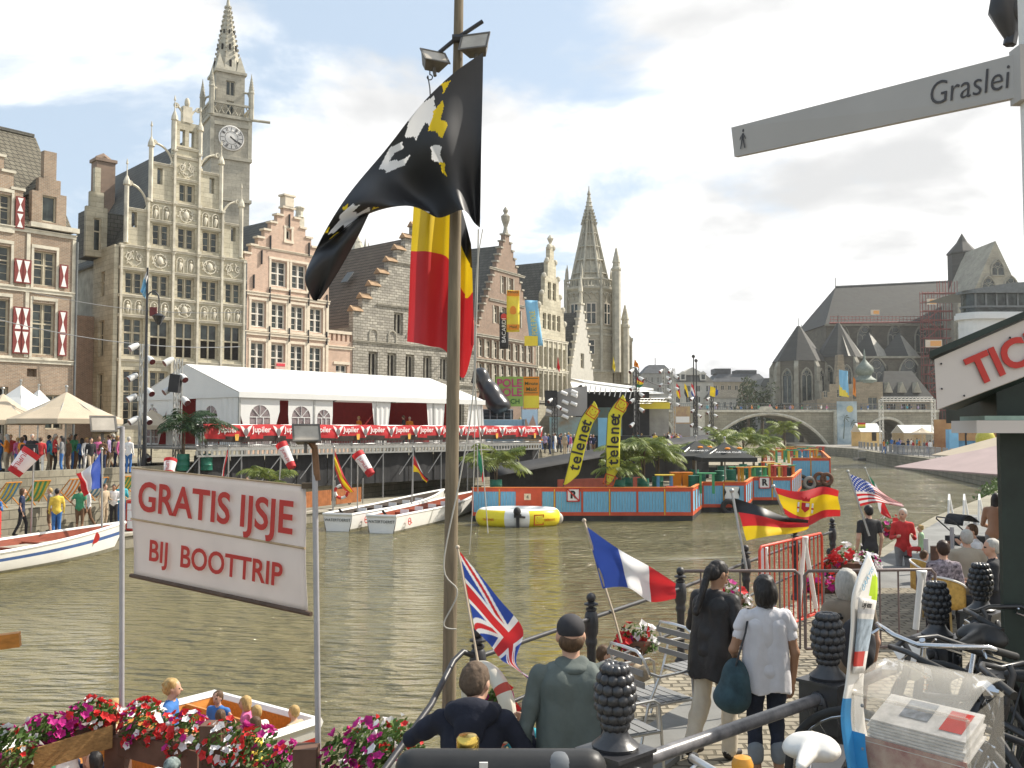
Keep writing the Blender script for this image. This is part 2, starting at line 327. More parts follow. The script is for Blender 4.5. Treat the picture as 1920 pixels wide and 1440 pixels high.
lead = mat('lead_grey_metal', (.16, .17, .17), .5, .2, 3, metal=.3); iron = mat('black_iron', (.018, .018, .02), .42, .35, 9, .15, spec=.5)
copper = mat('green_copper', (.17, .27, .22), .6, .25, 3); gold = mat('gold_leaf', (.75, .5, .12), .35, .1, metal=.8)
shut_r = mat('ox_red_paint', (.19, .035, .03), .6, .15); brd = mat('red_boat_stripe', (.55, .04, .03), .4); shut_w = mat('white_paint', (.78, .76, .72), .6, .06)
# ---------------------------------------------------------------- water
def water_mat():
    m, t, b = _base('canal_water', .05, 0, .9); v = _coord(t)
    def mp(s, l=(0, 0, 0), r=0):
        q = t.nodes.new('ShaderNodeMapping'); q.inputs['Scale'].default_value = s; q.inputs['Location'].default_value = l; q.inputs['Rotation'].default_value = (0, 0, r); t.links.new(v, q.inputs[0]); return q.outputs[0]
    a = _noise(t, mp((1.0, 2.6, 1), r=.12), 1.35, 1.6, .5); c = _noise(t, mp((1.3, 4.2, 1), (3, 1, 0), -.1), 4.2, 3, .55); d = _noise(t, mp((.25, .45, 1), r=.3), .5, 2)
    ad = t.nodes.new('ShaderNodeMath'); ad.operation = 'MULTIPLY_ADD'; t.links.new(c, ad.inputs[0]); ad.inputs[1].default_value = .2; t.links.new(a, ad.inputs[2])
    am = t.nodes.new('ShaderNodeMath'); am.operation = 'MULTIPLY'; t.links.new(ad.outputs[0], am.inputs[0]); t.links.new(_ramp(t, d, .25, .7), am.inputs[1])
    _bump(t, b, am.outputs[0], 1.0, .85)
    t.links.new(_mix(t, _ramp(t, d, .3, .7), (.14, .118, .042), (.175, .15, .06)), b.inputs['Base Color']); b.inputs['IOR'].default_value = 1.45
    return m
mb = MB(); mb.slab([(-60, -30), (160, -30), (160, 420), (-60, 420)], -1.2, 0); struct(mb, 'water', water_mat())
ground_m = mat('pale_ground', (.23, .215, .18), .95, .2, .5)
mb = MB(); mb.slab([(-2500, -500), (2500, -500), (2500, 5200), (-2500, 5200)], -3, -1.4); struct(mb, 'ground', ground_m)
# quays of the left bank
quay_m = brick('quay_masonry', (.30, .275, .21), (.235, .215, .165), (.13, .12, .09), .9, .34, .02, .5, .9, .6)
pave = brick('grey_paving', (.30, .28, .245), (.24, .225, .2), (.15, .14, .12), .5, .5, .015, .3, .9, .4, flat=False)
QD = Vector((.44, .898)).normalized(); QN = Vector((-QD.y, QD.x)); Q0 = Vector((-14, 35.5))
def ql(t, off, z): p = Q0+QD*t+QN*off; return Vector((p.x, p.y, z))
def qpoly(t0, t1, o0, o1): return [ql(t0, o0, 0).to_2d(), ql(t1, o0, 0).to_2d(), ql(t1, o1, 0).to_2d(), ql(t0, o1, 0).to_2d()]
mb = MB(); mb.slab(qpoly(-45, 150, 0, 9), -1.3, .46); struct(mb, 'lower_quay', quay_m)
mb = MB(); mb.slab(qpoly(-45, 150, -.06, .42), .464, .56); tag(mb.build('quay_edge', trim_w if 0 else rub_t), kind='structure')
mb = MB(); mb.slab([ql(-60, 7, 0).to_2d(), ql(170, 7, 0).to_2d(), (60, 330), (-260, 330), (-200, -40)], -1.25, 2.4); struct(mb, 'upper_quay', quay_m)
mb = MB(); mb.slab(qpoly(-45, 60, 6.55, 6.98), .465, 2.66); o = mb.build('retaining_wall', quay_m); tag(o, 'long low stone retaining wall between lower and upper quay of far bank', 'wall')
mb = MB(); mb.slab(qpoly(-22, 60, 4.2, 6.5), .465, 1.4); o = mb.build('planter_wall', quay_m); tag(o, 'low stone planter ledge with green plants along the lower quay', 'wall')
# ---------------------------------------------------------------- left bank houses
def F(p, rz, name, label, cat='house'):
    e = T(name, label, cat, (p[0], p[1], 2.4), radians(rz)); return e
def gable_roof(p, m, x0, x1, ze, zr, y0, y1, name='roof', xr=None, ov=.15, th=.18):
    c = (x0+x1)/2 if xr is None else xr; mb = MB(); M0 = []
    for a, s in ((x0-ov, 1), (x1+ov, -1)):
        d = (zr-ze)/(abs(c-(x0 if s > 0 else x1))); za = ze-d*ov
        mb.add([(a, y0, za), (c, y0, zr), (c, y1, zr), (a, y1, za), (a, y0, za-th), (c, y0, zr-th), (c, y1, zr-th), (a, y1, za-th)], [(0, 1, 2, 3) if s < 0 else (3, 2, 1, 0), (4, 7, 6, 5), (0, 4, 5, 1), (3, 2, 6, 7), (0, 3, 7, 4)])
    return mb.build(name, m, p)
def body(mb, x0, x1, z1, y0, y1): mb.box(x0, x1, y0, y1, -2.4, z1)
def band(mb, x0, x1, z, h=.22, d=.12, y=0.): mb.box(x0, x1, y-d, y+.02, z, z+h).box(x0-.03, x1+.03, y-d-.06, y+.01, z+h, z+h*1.35)
# --- 1 shuttered brick house at the far left
e = F((-34.2, 55.2), 50.5, 'brick_house', 'old brown brick house with red and white shutters at the left edge')
Z = lambda v: v-2.4
wins = []; mb = MB()
cols = [(-.3, 1.2), (3.45, 4.95), (6.35, 7.75)]
for a, b in cols:
    wins += [(a, b, Z(9.1), Z(12.4)), (a, b, Z(13.5), Z(15.7))]
gw = [(3.6, 4.9, Z(16.9), Z(18.9)), (.2, 1.4, Z(16.9), Z(18.9))]
arches = [(2.6, 5.0, 0, Z(7.0))]; small = [(6.1, 6.7, Z(7.7), Z(8.2)), (7.3, 8.4, Z(4.4), Z(6.6))]
rects = [(-2, 9, -2.4, Z(17.0)), (-2, 5.6, Z(17.0), Z(19.3)), (-2, 5.0, Z(19.3), Z(20.3)), (-2, 4.4, Z(20.3), Z(21.2)), (-2, 3.6, Z(21.2), Z(22.1)), (-2, 2.8, Z(22.1), Z(23.2))]
wall(mb, rects, wins+gw+arches+small, 0, .5); mb.build('wall', bk_old, e)
mb = MB(); mb.box(-2, 9, .5, 9, -2.4, Z(17)); mb.box(-2, 4.0, .5, 3, Z(17), Z(20)); mb.build('house_body', bk_old, e)
for i, q in enumerate(wins+gw): window(e, *q, wfd, gl_d, bars=1)
window(e, 7.3, 8.4, Z(4.4), Z(6.6), wfd, gl_d); window(e, 2.6, 5.0, 0, Z(7.0), wfd, gl_o, nx=2)
mb = MB()
for a, b, c, d in wins+gw: mb.box(a-.16, a-.01, -.05, .2, c-.15, d+.15).box(b+.01, b+.16, -.05, .2, c-.15, d+.15).box(a-.16, b+.16, -.06, .2, d+.16, d+.36).box(a-.2, b+.2, -.1, .2, c-.34, c-.16)
for z in (Z(8.55), Z(13.0), Z(16.75)): band(mb, -2, 9, z, .2, .08)
for a in (2.6, 5.9, 8.8): mb.box(a-.02, a+.2, -.06, .1, Z(8.9), Z(16.7))
for x1, z in ((5.6, 19.3), (5.0, 20.3), (4.4, 21.2), (3.6, 22.1), (2.8, 23.2)): mb.box(x1-.75, x1+.12, -.08, .6, Z(z)+.003, Z(z)+.16)
mb.box(6.0, 9.1, -.3, .05, Z(17.15), Z(17.45))
mb.build('stone_trim', limet, e)
def shutter(x, z0, z1, rows):
    m1 = MB(); m1.box(x, x+.55, -.14, -.08, z0, z1); s = m1.build('shutter', shut_r, e); m2 = MB()
    h = (z1-z0)/rows
    for r in range(rows):
        a, b = z0+r*h+.08, z0+(r+1)*h-.08; c = (a+b)/2; m2.prism([(x+.1, a), (x+.45, a), (x+.29, c), (x+.45, b), (x+.1, b), (x+.26, c)], -.146, -.141)
    m2.build('shutter_emblem', shut_w, s)
for a, b in cols:
    for x in (a-.74, b+.19):
        if x < 2.4 and x > 1.5: continue
        shutter(x, Z(9.1), Z(12.0), 2); shutter(x, Z(13.5), Z(15.0), 1)
shutter(5.12, Z(16.9), Z(18.9), 2)
mb = MB(); mb.add([(-2, .3, Z(17.2)), (9, .3, Z(17.2)), (8.2, 4.4, Z(24.2)), (-2, 4.4, Z(24.2)), (9, 9, Z(17.2)), (-2, 9, Z(17.2))], [(0, 1, 2, 3), (1, 4, 2), (4, 5, 3, 2)]); r = mb.build('roof', slate2, e)
mb = MB(); mb.box(-2, 8.1, 4.3, 4.6, Z(24.2), Z(24.4)); mb.build('ridge', slate, r)
mb = MB(); wall(mb, [(6.3, 8.5, Z(17.4), Z(19.6)), (6.7, 8.1, Z(19.6), Z(20.5)), (7.0, 7.8, Z(20.5), Z(22.3))], [(6.95, 7.85, Z(17.7), Z(19.4))], .35, .45); d = mb.build('dormer', bk_old, e)
window(d, 6.95, 7.85, Z(17.7), Z(19.4), wfd, gl_d, y=.5, nx=1, zb=())
mb = MB(); mb.box(6.45, 8.35, .8, 3.2, Z(17.4), Z(19.4)).prism([(6.3, Z(19.4)), (8.5, Z(19.4)), (7.4, Z(20.9))], .8, 3.6); mb.build('dormer_roof', slate2, d)
mb = MB(); mb.tube([(9.06, -.12, -2.4), (9.06, -.12, Z(16.6))], .07); mb.build('drainpipe', lead, e)
# --- 2 guild house
e = F((-27.6, 67.1), 43.1, 'guild_house', 'tall ornate pale limestone guild house with carved gable and slim pinnacles beside the clock tower')
B = 1.9; win = []
for i in range(5): win += [(i*B+.32, i*B+1.72, Z(9.6), Z(12.3)), (i*B+.36, i*B+1.68, Z(14.0), Z(15.6)), (i*B+.36, i*B+1.68, Z(4.6), Z(8.6))]
for i in (1, 2, 3): win.append((i*B+.36, i*B+1.68, Z(17.7), Z(19.3)))
win.append((2*B+.4, 2*B+1.62, Z(21.2), Z(22.6))); ni = [(.75, 1.15, Z(18.8), Z(19.9)), (8.35, 8.75, Z(18.8), Z(19.9)), (2.55, 2.95, Z(22.2), Z(23.4)), (6.55, 6.95, Z(22.2), Z(23.4)), (4.2, 4.6, Z(25.4), Z(26.6)), (4.9, 5.3, Z(25.4), Z(26.6))]
mb = MB(); wall(mb, [(0, 9.5, -2.4, Z(17.6)), (.5, 9.0, Z(17.6), Z(20.0)), (1.95, 7.55, Z(20), Z(21.0)), (2.2, 7.3, Z(21), Z(23.6)), (3.75, 5.75, Z(23.6), Z(27.2))], win+ni, 0, .5); mb.build('wall', lime, e)
for k, q in enumerate(win):
    op = q[2] == Z(9.6) and q[0] > 1
    w_ = window(e, *q, wfd, gl_o if op else gl_d, zb=(.55,) if op else ((.62,) if q[3]-q[2] > 2 else ()), bars=0 if op else 1, fw=.11)
    if op: g = MB(); g.box(q[0]+.1, q[1]-.1, .262, .268, q[2]+1.55, q[3]-.1); g.build('upper_light', gl_d, w_)
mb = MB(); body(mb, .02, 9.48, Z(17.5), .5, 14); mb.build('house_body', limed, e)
gable_roof(e, slate, -.1, 9.6, Z(16.9), Z(25.9), .5, 14.5)
mb = MB()
def shaft(x, z0, z1, w=.16, d=.22): mb.box(x-w/2, x+w/2, -d, 0, z0, z1); mb.cbox((x, -d+.02, z0), (w+.12, .3, .22)); mb.cbox((x, -d+.05, z1-.1), (w+.1, .24, .16))
for i in range(6): shaft(i*B+(.05 if i == 0 else -.05 if i == 5 else 0), Z(4), Z(17.4))
for i in (1, 2, 3, 4): shaft(i*B, Z(17.5), Z(21.0))
for i in (2, 3): shaft(i*B, Z(21), Z(25))
for z in (Z(9.2), Z(12.35), Z(13.75), Z(15.7), Z(17.3)): band(mb, -.1, 9.6, z, .14, .12)
for z in (Z(19.4), Z(20.85)): band(mb, 1.8, 7.7, z, .14, .1)
for z in (Z(22.75), Z(24.4), Z(25.1)): band(mb, 3.6, 5.9, z, .12, .1)
band(mb, .4, 2.0, Z(20.0), .12, .08); band(mb, 7.5, 9.1, Z(20.0), .12, .08); band(mb, 2.1, 3.8, Z(23.6), .12, .08); band(mb, 5.7, 7.4, Z(23.6), .12, .08)
mb.build('stone_trim', limet, e)
def pinn(x, z0, z1): 
    m = MB(); m.lathe([(.2, z0), (.17, z0+.1), (.17, z1-1.9), (.27, z1-1.85), (.24, z1-1.6), (.2, z1-1.5), (.12, z1-1.3), (.05, z1-1.15), (.03, z1-.4), (.09, z1-.35), (.02, z1)], 8, (x, -.05, 0)); m.build('pinnacle', limet, e, 40)
for x, z1 in ((.35, 23.6), (9.15, 23.4), (2.05, 26.7), (7.45, 26.4), (3.75, 29.0), (5.75, 28.6)): pinn(x, Z({.35: 17.6, 9.15: 17.6, 2.05: 20.8, 7.45: 20.8}.get(x, 24.9)), Z(z1))
mb = MB()       # scrolls of the gable
def scroll(xa, za, xb, zb):
    pts = [(xa+(xb-xa)*(1-cos(a)), 0, za+(zb-za)*sin(a)) for a in [i*pi/16 for i in range(9)]]; pts = [Vector((xb-(xb-xa)*cos(a), .1, za+(zb-za)*(1-sin(a)))) for a in [i*pi/20 for i in range(11)]]
    mb.tube(pts, .085, 6); s = 1 if xb > xa else -1
    for c in (pts[0], pts[-1]): mb.tube([c+Vector((.2*cos(a)*(1-a/14), -.05, .2*sin(a)*(1-a/14))) for a in [i*.7 for i in range(12)]], .07, 5)
scroll(1.9, Z(21.9), .6, Z(20.2)); scroll(7.6, Z(21.9), 8.9, Z(20.2)); scroll(3.7, Z(25.2), 2.3, Z(23.8)); scroll(5.8, Z(25.2), 7.2, Z(23.8)); scroll(4.5, Z(28.3), 3.9, Z(27.3)); scroll(5.0, Z(28.3), 5.6, Z(27.3)); mb.box(4.4, 5.1, -.05, .4, Z(27.2), Z(28.4)); mb.sph((4.75, .1, Z(28.7)), (.2, .2, .4))
mb.build('scrollwork', limet, e, 60)
def relief(x, z0, z1, k):     # carved panel
    m = MB(); r = random.Random(k*17+int(z0*3)); c = x+.95; h = z1-z0
    if k == 0:
        for j in range(2):
            cx = x+.55+j*.8; m.tube([(cx-.26, -.05, z0)]+[(cx+.26*cos(pi-a), -.06, z0+h*.62+.3*sin(a)) for a in [q*pi/8 for q in range(9)]]+[(cx+.26, -.05, z0)], .045, 5)
            m.sph((cx, -.06, z0+h*.32), (.13, .12, h*.3), 7, 5).sph((cx, -.1, z0+h*.68), .09, 7, 5).sph((cx+.1, -.1, z0+h*.4), (.09, .07, .2), 6, 4)
    elif k == 1:
        m.tube([(c+.5*cos(a), -.05, z0+h*.5+.5*sin(a)) for a in [q*pi/8 for q in range(17)]], .05, 5); m.sph((c, -.04, z0+h*.5), (.26, .16, .33), 9, 6)
        for q in range(26): a = r.random()*6.3; d = .3+.42*r.random(); m.sph((c+d*cos(a)*1.05, -.02, z0+h*.5+d*sin(a)*h*.62), (.05+.07*r.random(), .09, .05+.06*r.random()), 6, 4)
    else:
        for s in (-1, 1):
            m.tube([(c+s*.36+.24*cos(a)*(1-a/16), -.05, z0+h*.55+.3*sin(a)*(1-a/16)) for a in [q*.6 for q in range(14)]], .05, 5); m.tube([(c+s*.1, -.05, z0+.05), (c+s*.5, -.06, z0+h*.3), (c+s*.15, -.05, z0+h*.9)], .045, 5)
        for q in range(10): m.sph((c+r.uniform(-.6, .6), -.02, z0+h*r.uniform(.1, .9)), (.08, .08, .09), 6, 4)
    m.build('carved_panel', limet, e, 60)
for i, k in enumerate((0, 0, 1, 0, 0)): relief(i*B, Z(12.6), Z(13.7), k)
for i, k in enumerate((2, 1, 0, 1, 2)): relief(i*B, Z(15.95), Z(17.2), k)
for i, k in ((1, 0), (2, 1), (3, 0)): relief(i*B, Z(19.6), Z(20.8), k)
relief(2*B, Z(23.0), Z(24.3), 2)
# side wing and gap on its left
mb = MB(); mb.box(-.03, .0, 0, 3.4, -2.4, Z(17.3)); 
sd_h = [(1.3, 2.4, Z(9.6), Z(12.2)), (1.5, 2.3, Z(13.9), Z(15.7)), (1.2, 2.4, Z(4.6), Z(8.4))]
MS = Matrix.Translation((-.04, 4.0, 0)) @ Matrix.Rotation(-pi/2, 4, 'Z')
m2 = MB(); m2.M = MS; wall(m2, [(0, 4.0, -2.4, Z(17.4))], sd_h, -.36, .3); m2.build('side_wall', lime, e)
for q in sd_h: window(e, *q, wfd, gl_d, y=-.22, M=MS)
mb = MB(); wall(mb, [(-4.6, -.42, -2.4, Z(12.6))], [(-3.6, -1.8, Z(9.3), Z(12.0)), (-3.6, -1.8, Z(4.3), Z(7.6))], 3.6, .5); wg = mb.build('side_wing', bk_red, e)
for q in ((-3.6, -1.8, Z(9.3), Z(12.0)), (-3.6, -1.8, Z(4.3), Z(7.6))): window(wg, *q, wf_w, gl_d, y=3.75)
mb = MB(); mb.box(-4.6, -.42, 4.1, 9, -2.4, Z(12.5)); mb.build('wing_body', slate, e)
mb = MB(); wall(mb, [(-.62, -.02, Z(17.5), Z(20.2)), (-1.5, -.02, Z(16.8), Z(20.4)), (-1.25, -.3, Z(20.4), Z(21.5)), (-.95, -.55, Z(21.5), Z(23.3))], [(-1.0, -.45, Z(17.2), Z(19.6))], 2.5, .4); d = mb.build('dormer', lime, e); window(d, -1.0, -.45, Z(17.2), Z(19.6), wfd, gl_d, y=2.6, nx=1)
mb = MB(); mb.box(-1.35, 1.8, 2.9, 4.6, Z(16.8), Z(20.2)); mb.build('dormer_cheek', slate, d)
mb = MB(); mb.box(1.45, 2.9, 9, 10.2, Z(18.5), Z(25.6)).box(1.33, 3.02, 8.9, 10.3, Z(25.6), Z(25.85)); mb.tube([(1.7, 9.6, Z(25.85)), (2.15, 9.6, Z(26.15)), (2.6, 9.6, Z(25.85))], .28, 8); mb.build('chimney', bk_red, e)
mb = MB()
for x, y, z in ((1.2, 6.5, 19.9), (.55, 9.2, 18.5)): mb.cbox((x-.12, y, Z(z)), (1.0, 1.0, .1), Euler((0, -1.07, 0)).to_matrix())
mb.build('skylight', lead, e)
mb = MB(); mb.tube([(9.62, -.1, -2.4), (9.62, -.1, Z(17.3))], .07); mb.build('drainpipe', lead, e)
# --- clock tower behind
D = 108.; k = D/FPX
e = T('clock_tower', 'tall grey stone tower with round white clock face and crocketed spire', 'tower', (W(416, 808, D).x, D, 2.4), radians(31))
zt = lambda py: CZ+(808-py)*k-2.4
grey = brick('grey_tower_stone', (.46, .43, .35), (.39, .365, .3), (.27, .25, .2), 1.0, .4, .012, .3, .85, .45); greyt = mat('tower_stone_trim', (.42, .395, .32), .85, .25, 1.5, .3)
mb = MB(); mb.box(-2.15, 2.15, -2.15, 2.15, -2.4, zt(222)); mb.build('shaft', grey, e)
mb = MB()
for py in (300, 378, 222): mb.box(-2.35, 2.35, -2.35, 2.35, zt(py)-.18, zt(py)+.18)
for x in (-2.1, 2.1): mb.box(x-.22, x+.22, -2.24, -2.1, zt(300)+.2, zt(222)-.2)
mb.prism([(-1.9, zt(240)), (1.9, zt(240)), (1.9, zt(233)), (-1.9, zt(233))], -2.3, -2.1)
for i in range(4):
    for sx, sy in ((0, -1), (1, 0)):
        pass
mb.tube([(2.3, -2.3, zt(222)), (4.2, -2.9, zt(224))], .16, 6); mb.build('cornice', greyt, e)
mb = MB(); mb.M = Matrix.Translation((0, -2.2, zt(262))) @ Matrix.Rotation(pi/2, 4, 'X'); mb.lathe([(1.42, -.02), (1.42, .1), (1.32, .14), (0, .14)], 40); c = mb.build('clock_face', shut_w, e, 30)
mb = MB(); mb.M = Matrix.Translation((0, -2.35, zt(262))) @ Matrix.Rotation(pi/2, 4, 'X')
for i in range(12):
    M0 = mb.M; mb.M = M0 @ Matrix.Rotation(i*pi/6, 4, 'Z'); 
    for q in ((0,), (-.08, .08), (-.09, 0, .09))[i % 3]: mb.box(q-.028, q+.028, .84, 1.2, 0, .02)
    mb.M = M0
for r in (1.28, .74): mb.lathe([(r-.04, 0), (r, 0), (r, .02), (r-.04, .02), (r-.04, 0)], 40)
mb.build('numeral_ring', iron, c)
mb = MB(); mb.M = Matrix.Translation((0, -2.38, zt(262))) @ Matrix.Rotation(pi/2, 4, 'X')
for a, l, wd in ((-120, 1.05, .05), (-128, .62, .07)): M0 = mb.M; mb.M = M0 @ Matrix.Rotation(radians(a), 4, 'Z'); mb.box(-wd, wd, -.2, l, 0, .03); mb.M = M0
mb.build('clock_hand', iron, c)
mb = MB()      # gallery with balustrade
for sx in (-1, 1):
    for i in range(6):
        a = -2.2+i*.75
        for sg in ((a, a+.6), (a+.6, a)):
            mb.tube([(sg[0], -2.3*sx, zt(218)), (sg[1], -2.3*sx, zt(200))], .07, 4); mb.tube([(-2.3*sx, sg[0], zt(218)), (-2.3*sx, sg[1], zt(200))], .07, 4)
    mb.box(-2.4, 2.4, -2.3*sx-.12, -2.3*sx+.12, zt(200), zt(196)).box(-2.3*sx-.12, -2.3*sx+.12, -2.15, 2.15, zt(200), zt(196))
mb.build('balustrade', greyt, e)
mb = MB(); hh = [(-.5, .5, zt(178), zt(150)), (-.4, .4, zt(218), zt(188))]
wall(mb, [(-1.6, 1.6, zt(222), zt(135))], hh, -1.6, .4); mb.box(-1.6, 1.6, -1.2, 1.6, zt(222), zt(135)); mb.build('belfry', grey, e)
for q in hh: window(e, *q, greyt, gl_d, y=-1.45, nx=2, zb=())
mb = MB(); mb.box(-1.8, 1.8, -1.8, 1.8, zt(136), zt(131)); mb.lathe([(1.75, zt(131)), (1.25, zt(95)), (.62, zt(35)), (.22, zt(-5)), (.05, zt(-28))], 8, ph=pi/8)
for sx in (-1, 1):
    for sy in (-1, 1): mb.lathe([(.75, zt(131)), (.05, zt(98))], 4, (1.15*sx, 1.15*sy, 0), pi/4)
for i in range(8):
    for j in range(12): 
        f = j/12; z = zt(100)+(zt(-10)-zt(100))*f; r = 1.38-1.15*f
        mb.cbox((r*cos(pi/8+i*pi/4), r*sin(pi/8+i*pi/4), z), (.16, .16, .24), Euler((0, 0, pi/8+i*pi/4)).to_matrix())
mb.build('spire', greyt, e)
mb = MB()
for i in range(8):
    for f in (.12, .38, .62): z = zt(131)+(zt(0)-zt(131))*f; r = 1.58-1.33*f; a = i*pi/4; mb.cbox((r*cos(a), r*sin(a), z), (.16, .22*(1.2-f), .8*(1.2-f)), Euler((0, 0, a)).to_matrix())
mb.build('spire_lights', gl_o, e)
for sx in (-1, 1):
    for sy in (-1, 1):
        mb = MB(); mb.lathe([(.32, zt(222)), (.3, zt(172)), (.36, zt(170)), (.3, zt(166)), (.06, zt(138)), (.02, zt(133))], 6, (2.2*sx, 2.2*sy, 0))
        for j in range(5): mb.cbox((2.2*sx, 2.2*sy, zt(164-j*5)), (.62-j*.1, .1, .12)).cbox((2.2*sx, 2.2*sy, zt(164-j*5)), (.1, .62-j*.1, .12))
        mb.tube([(2.2*sx, 2.2*sy, zt(185)), (1.9*sx, 1.9*sy, zt(170)), (1.5*sx, 1.5*sy, zt(168))], .14, 5); mb.build('corner_pinnacle', greyt, e)
# --- 3 salmon brick stepped gable house
def steps(x0, x1, z0, z1, n, tw):     # stepped gable rectangles
    h = (z1-z0)/n; c = (x0+x1)/2; w0 = (x1-x0)/2; return [(c-(w0-(w0-tw)*i/(n-1)), c+(w0-(w0-tw)*i/(n-1)), z0+i*h, z0+(i+1)*h) for i in range(n)]
e = F((-20.7, 73.5), 50, 'brick_house', 'salmon brick house with white stone trim and crow stepped gable beside the guild house')
Wd = 8.35; rows = []; c4 = [(.75+i*1.88, 2.1+i*1.88) for i in range(4)]
for a, b in c4: rows += [(a, b, Z(8.9), Z(11.2)), (a, b, Z(12.4), Z(14.4)), (a, b, Z(4.4), Z(7.6))]
g2 = [(2.55, 4.05, Z(15.8), Z(17.8)), (4.55, 6.0, Z(15.8), Z(17.8))]; g1 = [(3.95, 4.45, Z(19.7), Z(20.5))]
st = steps(.1, Wd-.1, Z(17.3), Z(22.2), 7, .5); mb = MB(); wall(mb, [(0, Wd, -2.4, Z(17.3))]+st, rows+g2+g1, 0, .45); mb.build('wall', bk_pink, e)
for q in rows+g2: window(e, *q, wf_w, gl_d, bars=1, zb=(.52,))
for q in g1: window(e, *q, wf_w, gl_d, nx=1, zb=())
mb = MB()
for a, b, c, d in rows+g2+g1: mb.box(a-.2, a-.01, -.04, .2, c-.1, d+.1).box(b+.01, b+.2, -.04, .2, c-.1, d+.1).box(a-.24, b+.24, -.05, .2, d+.11, d+.3).box(a-.24, b+.24, -.08, .2, c-.3, c-.11)
for z in (8.35, 11.75, 14.85): band(mb, -.05, Wd+.05, Z(z), .22, .1)
band(mb, 1.0, 7.3, Z(18.6), .12, .05)
for a, b, c, d in st: mb.box(a-.12, a+.6, -.1, .55, d+.002, d+.16).box(b-.6, b+.12, -.1, .55, d+.002, d+.16)
for x in (.15, 2.43, 4.3, 6.2, Wd-.15): mb.box(x-.13, x+.13, -.055, .1, Z(8.8), Z(11.7)).box(x-.13, x+.13, -.055, .1, Z(12.2), Z(14.8))
mb.box(3.75, 4.6, -.12, .6, Z(22.37), Z(23.2)); mb.box(3.6, 4.75, -.18, .66, Z(23.2), Z(23.35)); mb.build('stone_trim', trim_w, e)
mb = MB()
for x, z in ((.9, 15.9), (1.6, 17.9), (2.4, 19.2), (4.2, 21.2), (6.2, 19.2), (7.2, 17.9), (.2, 15.1), (2.4, 15.1), (4.3, 15.1), (6.2, 15.1), (8.1, 15.1), (2.4, 12.0), (4.3, 12.0), (6.2, 12.0), (8.1, 12.0)): mb.box(x-.035, x+.035, -.16, 0, Z(z)-.55, Z(z)+.55)
mb.build('wall_anchor', iron, e)
mb = MB(); body(mb, .02, Wd-.02, Z(17.2), .45, 12); mb.build('house_body', bk_pink, e); gable_roof(e, slate, -.05, Wd+.05, Z(17.0), Z(21.6), .45, 12)
mb = MB(); mb.box(6.7, 7.3, 2, 2.6, Z(18), Z(22.3)).lathe([(.42, Z(22.3)), (.34, Z(22.45)), (.3, Z(22.8)), (.45, Z(23.1)), (.4, Z(23.2))], 10, (7, 2.3, 0)); mb.build('chimney', limet, e)
mb = MB(); mb.lathe([(.3, Z(20.8)), (.3, Z(22.3)), (.45, Z(22.4)), (.4, Z(22.6))], 8, (3, 9, 0)); mb.build('roof_vent', lead, e)
mb = MB(); mb.box(2.75, 3.65, -.5, -.4, Z(8.0), Z(9.7)); sg = mb.build('hanging_sign', mat('sign_pink', (.62, .42, .36), .6), e); mb = MB(); mb.M = Matrix.Translation((3.2, -.5, Z(8.75))) @ Matrix.Rotation(pi/2, 4, 'X'); mb.lathe([(.3, 0), (.3, .02), (0, .02)], 8, ph=pi/8); mb.M = Matrix(); mb.box(2.8, 3.6, -.52, -.5, Z(9.4), Z(9.62)); mb.build('sign_emblem', mat('sign_red', (.6, .05, .07), .6), sg)
# --- link building
e = F((-15.3, 79.9), 50, 'low_brick_house', 'narrow low brick house with battlements squeezed between salmon gable and grey stone granary')
mb = MB(); q = [(.85, 2.1, Z(8.3), Z(9.9)), (.85, 2.1, Z(4.4), Z(7.2))]; wall(mb, [(0, 2.75, -2.4, Z(11.9))]+[(i*.5+.05, i*.5+.32, Z(11.9), Z(12.5)) for i in range(6) if i < 5.3], q, .1, .4); mb.build('wall', bk_pink, e)
for a in q: window(e, *a, wf_w, gl_d, y=.28, bars=1)
mb = MB(); band(mb, 0, 2.75, Z(11.2), .2, .08, .1); mb.box(.6, 2.35, .03, .2, Z(9.92), Z(10.15)).box(0, 2.74, .04, .52, Z(12.502), Z(12.75)); mb.build('stone_trim', trim_w, e)
mb = MB(); body(mb, .02, 2.73, Z(11.6), .5, 9); mb.build('house_body', bk_pink, e)
# --- 4 grey stone granary
e = F((-13.6, 81.9), 48, 'stone_granary', 'grey rubble stone granary with broad crow stepped gable and small arched window pairs', 'house')
Wd = 15.; n = 8; st = steps(0, Wd, Z(13.4), Z(23.0), n, .65); ar = []
for i in range(6): ar.append((1.7+i*2.15, 2.75+i*2.15, Z(9.0), Z(11.2)))
for x in (4.6, 6.97, 9.35): ar.append((x, x+1.05, Z(12.9), Z(14.9)))
ar += [(6.97, 8.02, Z(17.2), Z(19.0))]+[(1.7+i*2.15, 2.75+i*2.15, Z(4.2), Z(7.0)) for i in range(6)]
mb = MB(); wall(mb, [(0, Wd, -2.4, Z(13.4))]+st, ar, 0, .6); mb.build('wall', rubble, e)
for q in ar: window(e, *q, rub_t, gl_o, nx=2, zb=(), fw=.16, y=.25)
mb = MB()
for z in (8.5, 11.9): band(mb, 0, Wd, Z(z), .14, .1)
band(mb, 2.6, 12.4, Z(15.3), .14, .1); band(mb, 4.8, 10.2, Z(19.3), .12, .1)
for i in range(6):
    cx = 2.22+i*2.15; mb.tube([(cx+.45*cos(a), -.02, Z(12.75)+.45*sin(a)) for a in [q*pi/8 for q in range(9)]], .09, 5)
    if i in (0, 1, 4, 5): mb.tube([(cx-.45, -.02, Z(12.1)), (cx-.45, -.02, Z(12.75))], .07, 5); mb.tube([(cx+.45, -.02, Z(12.1)), (cx+.45, -.02, Z(12.75))], .07, 5)
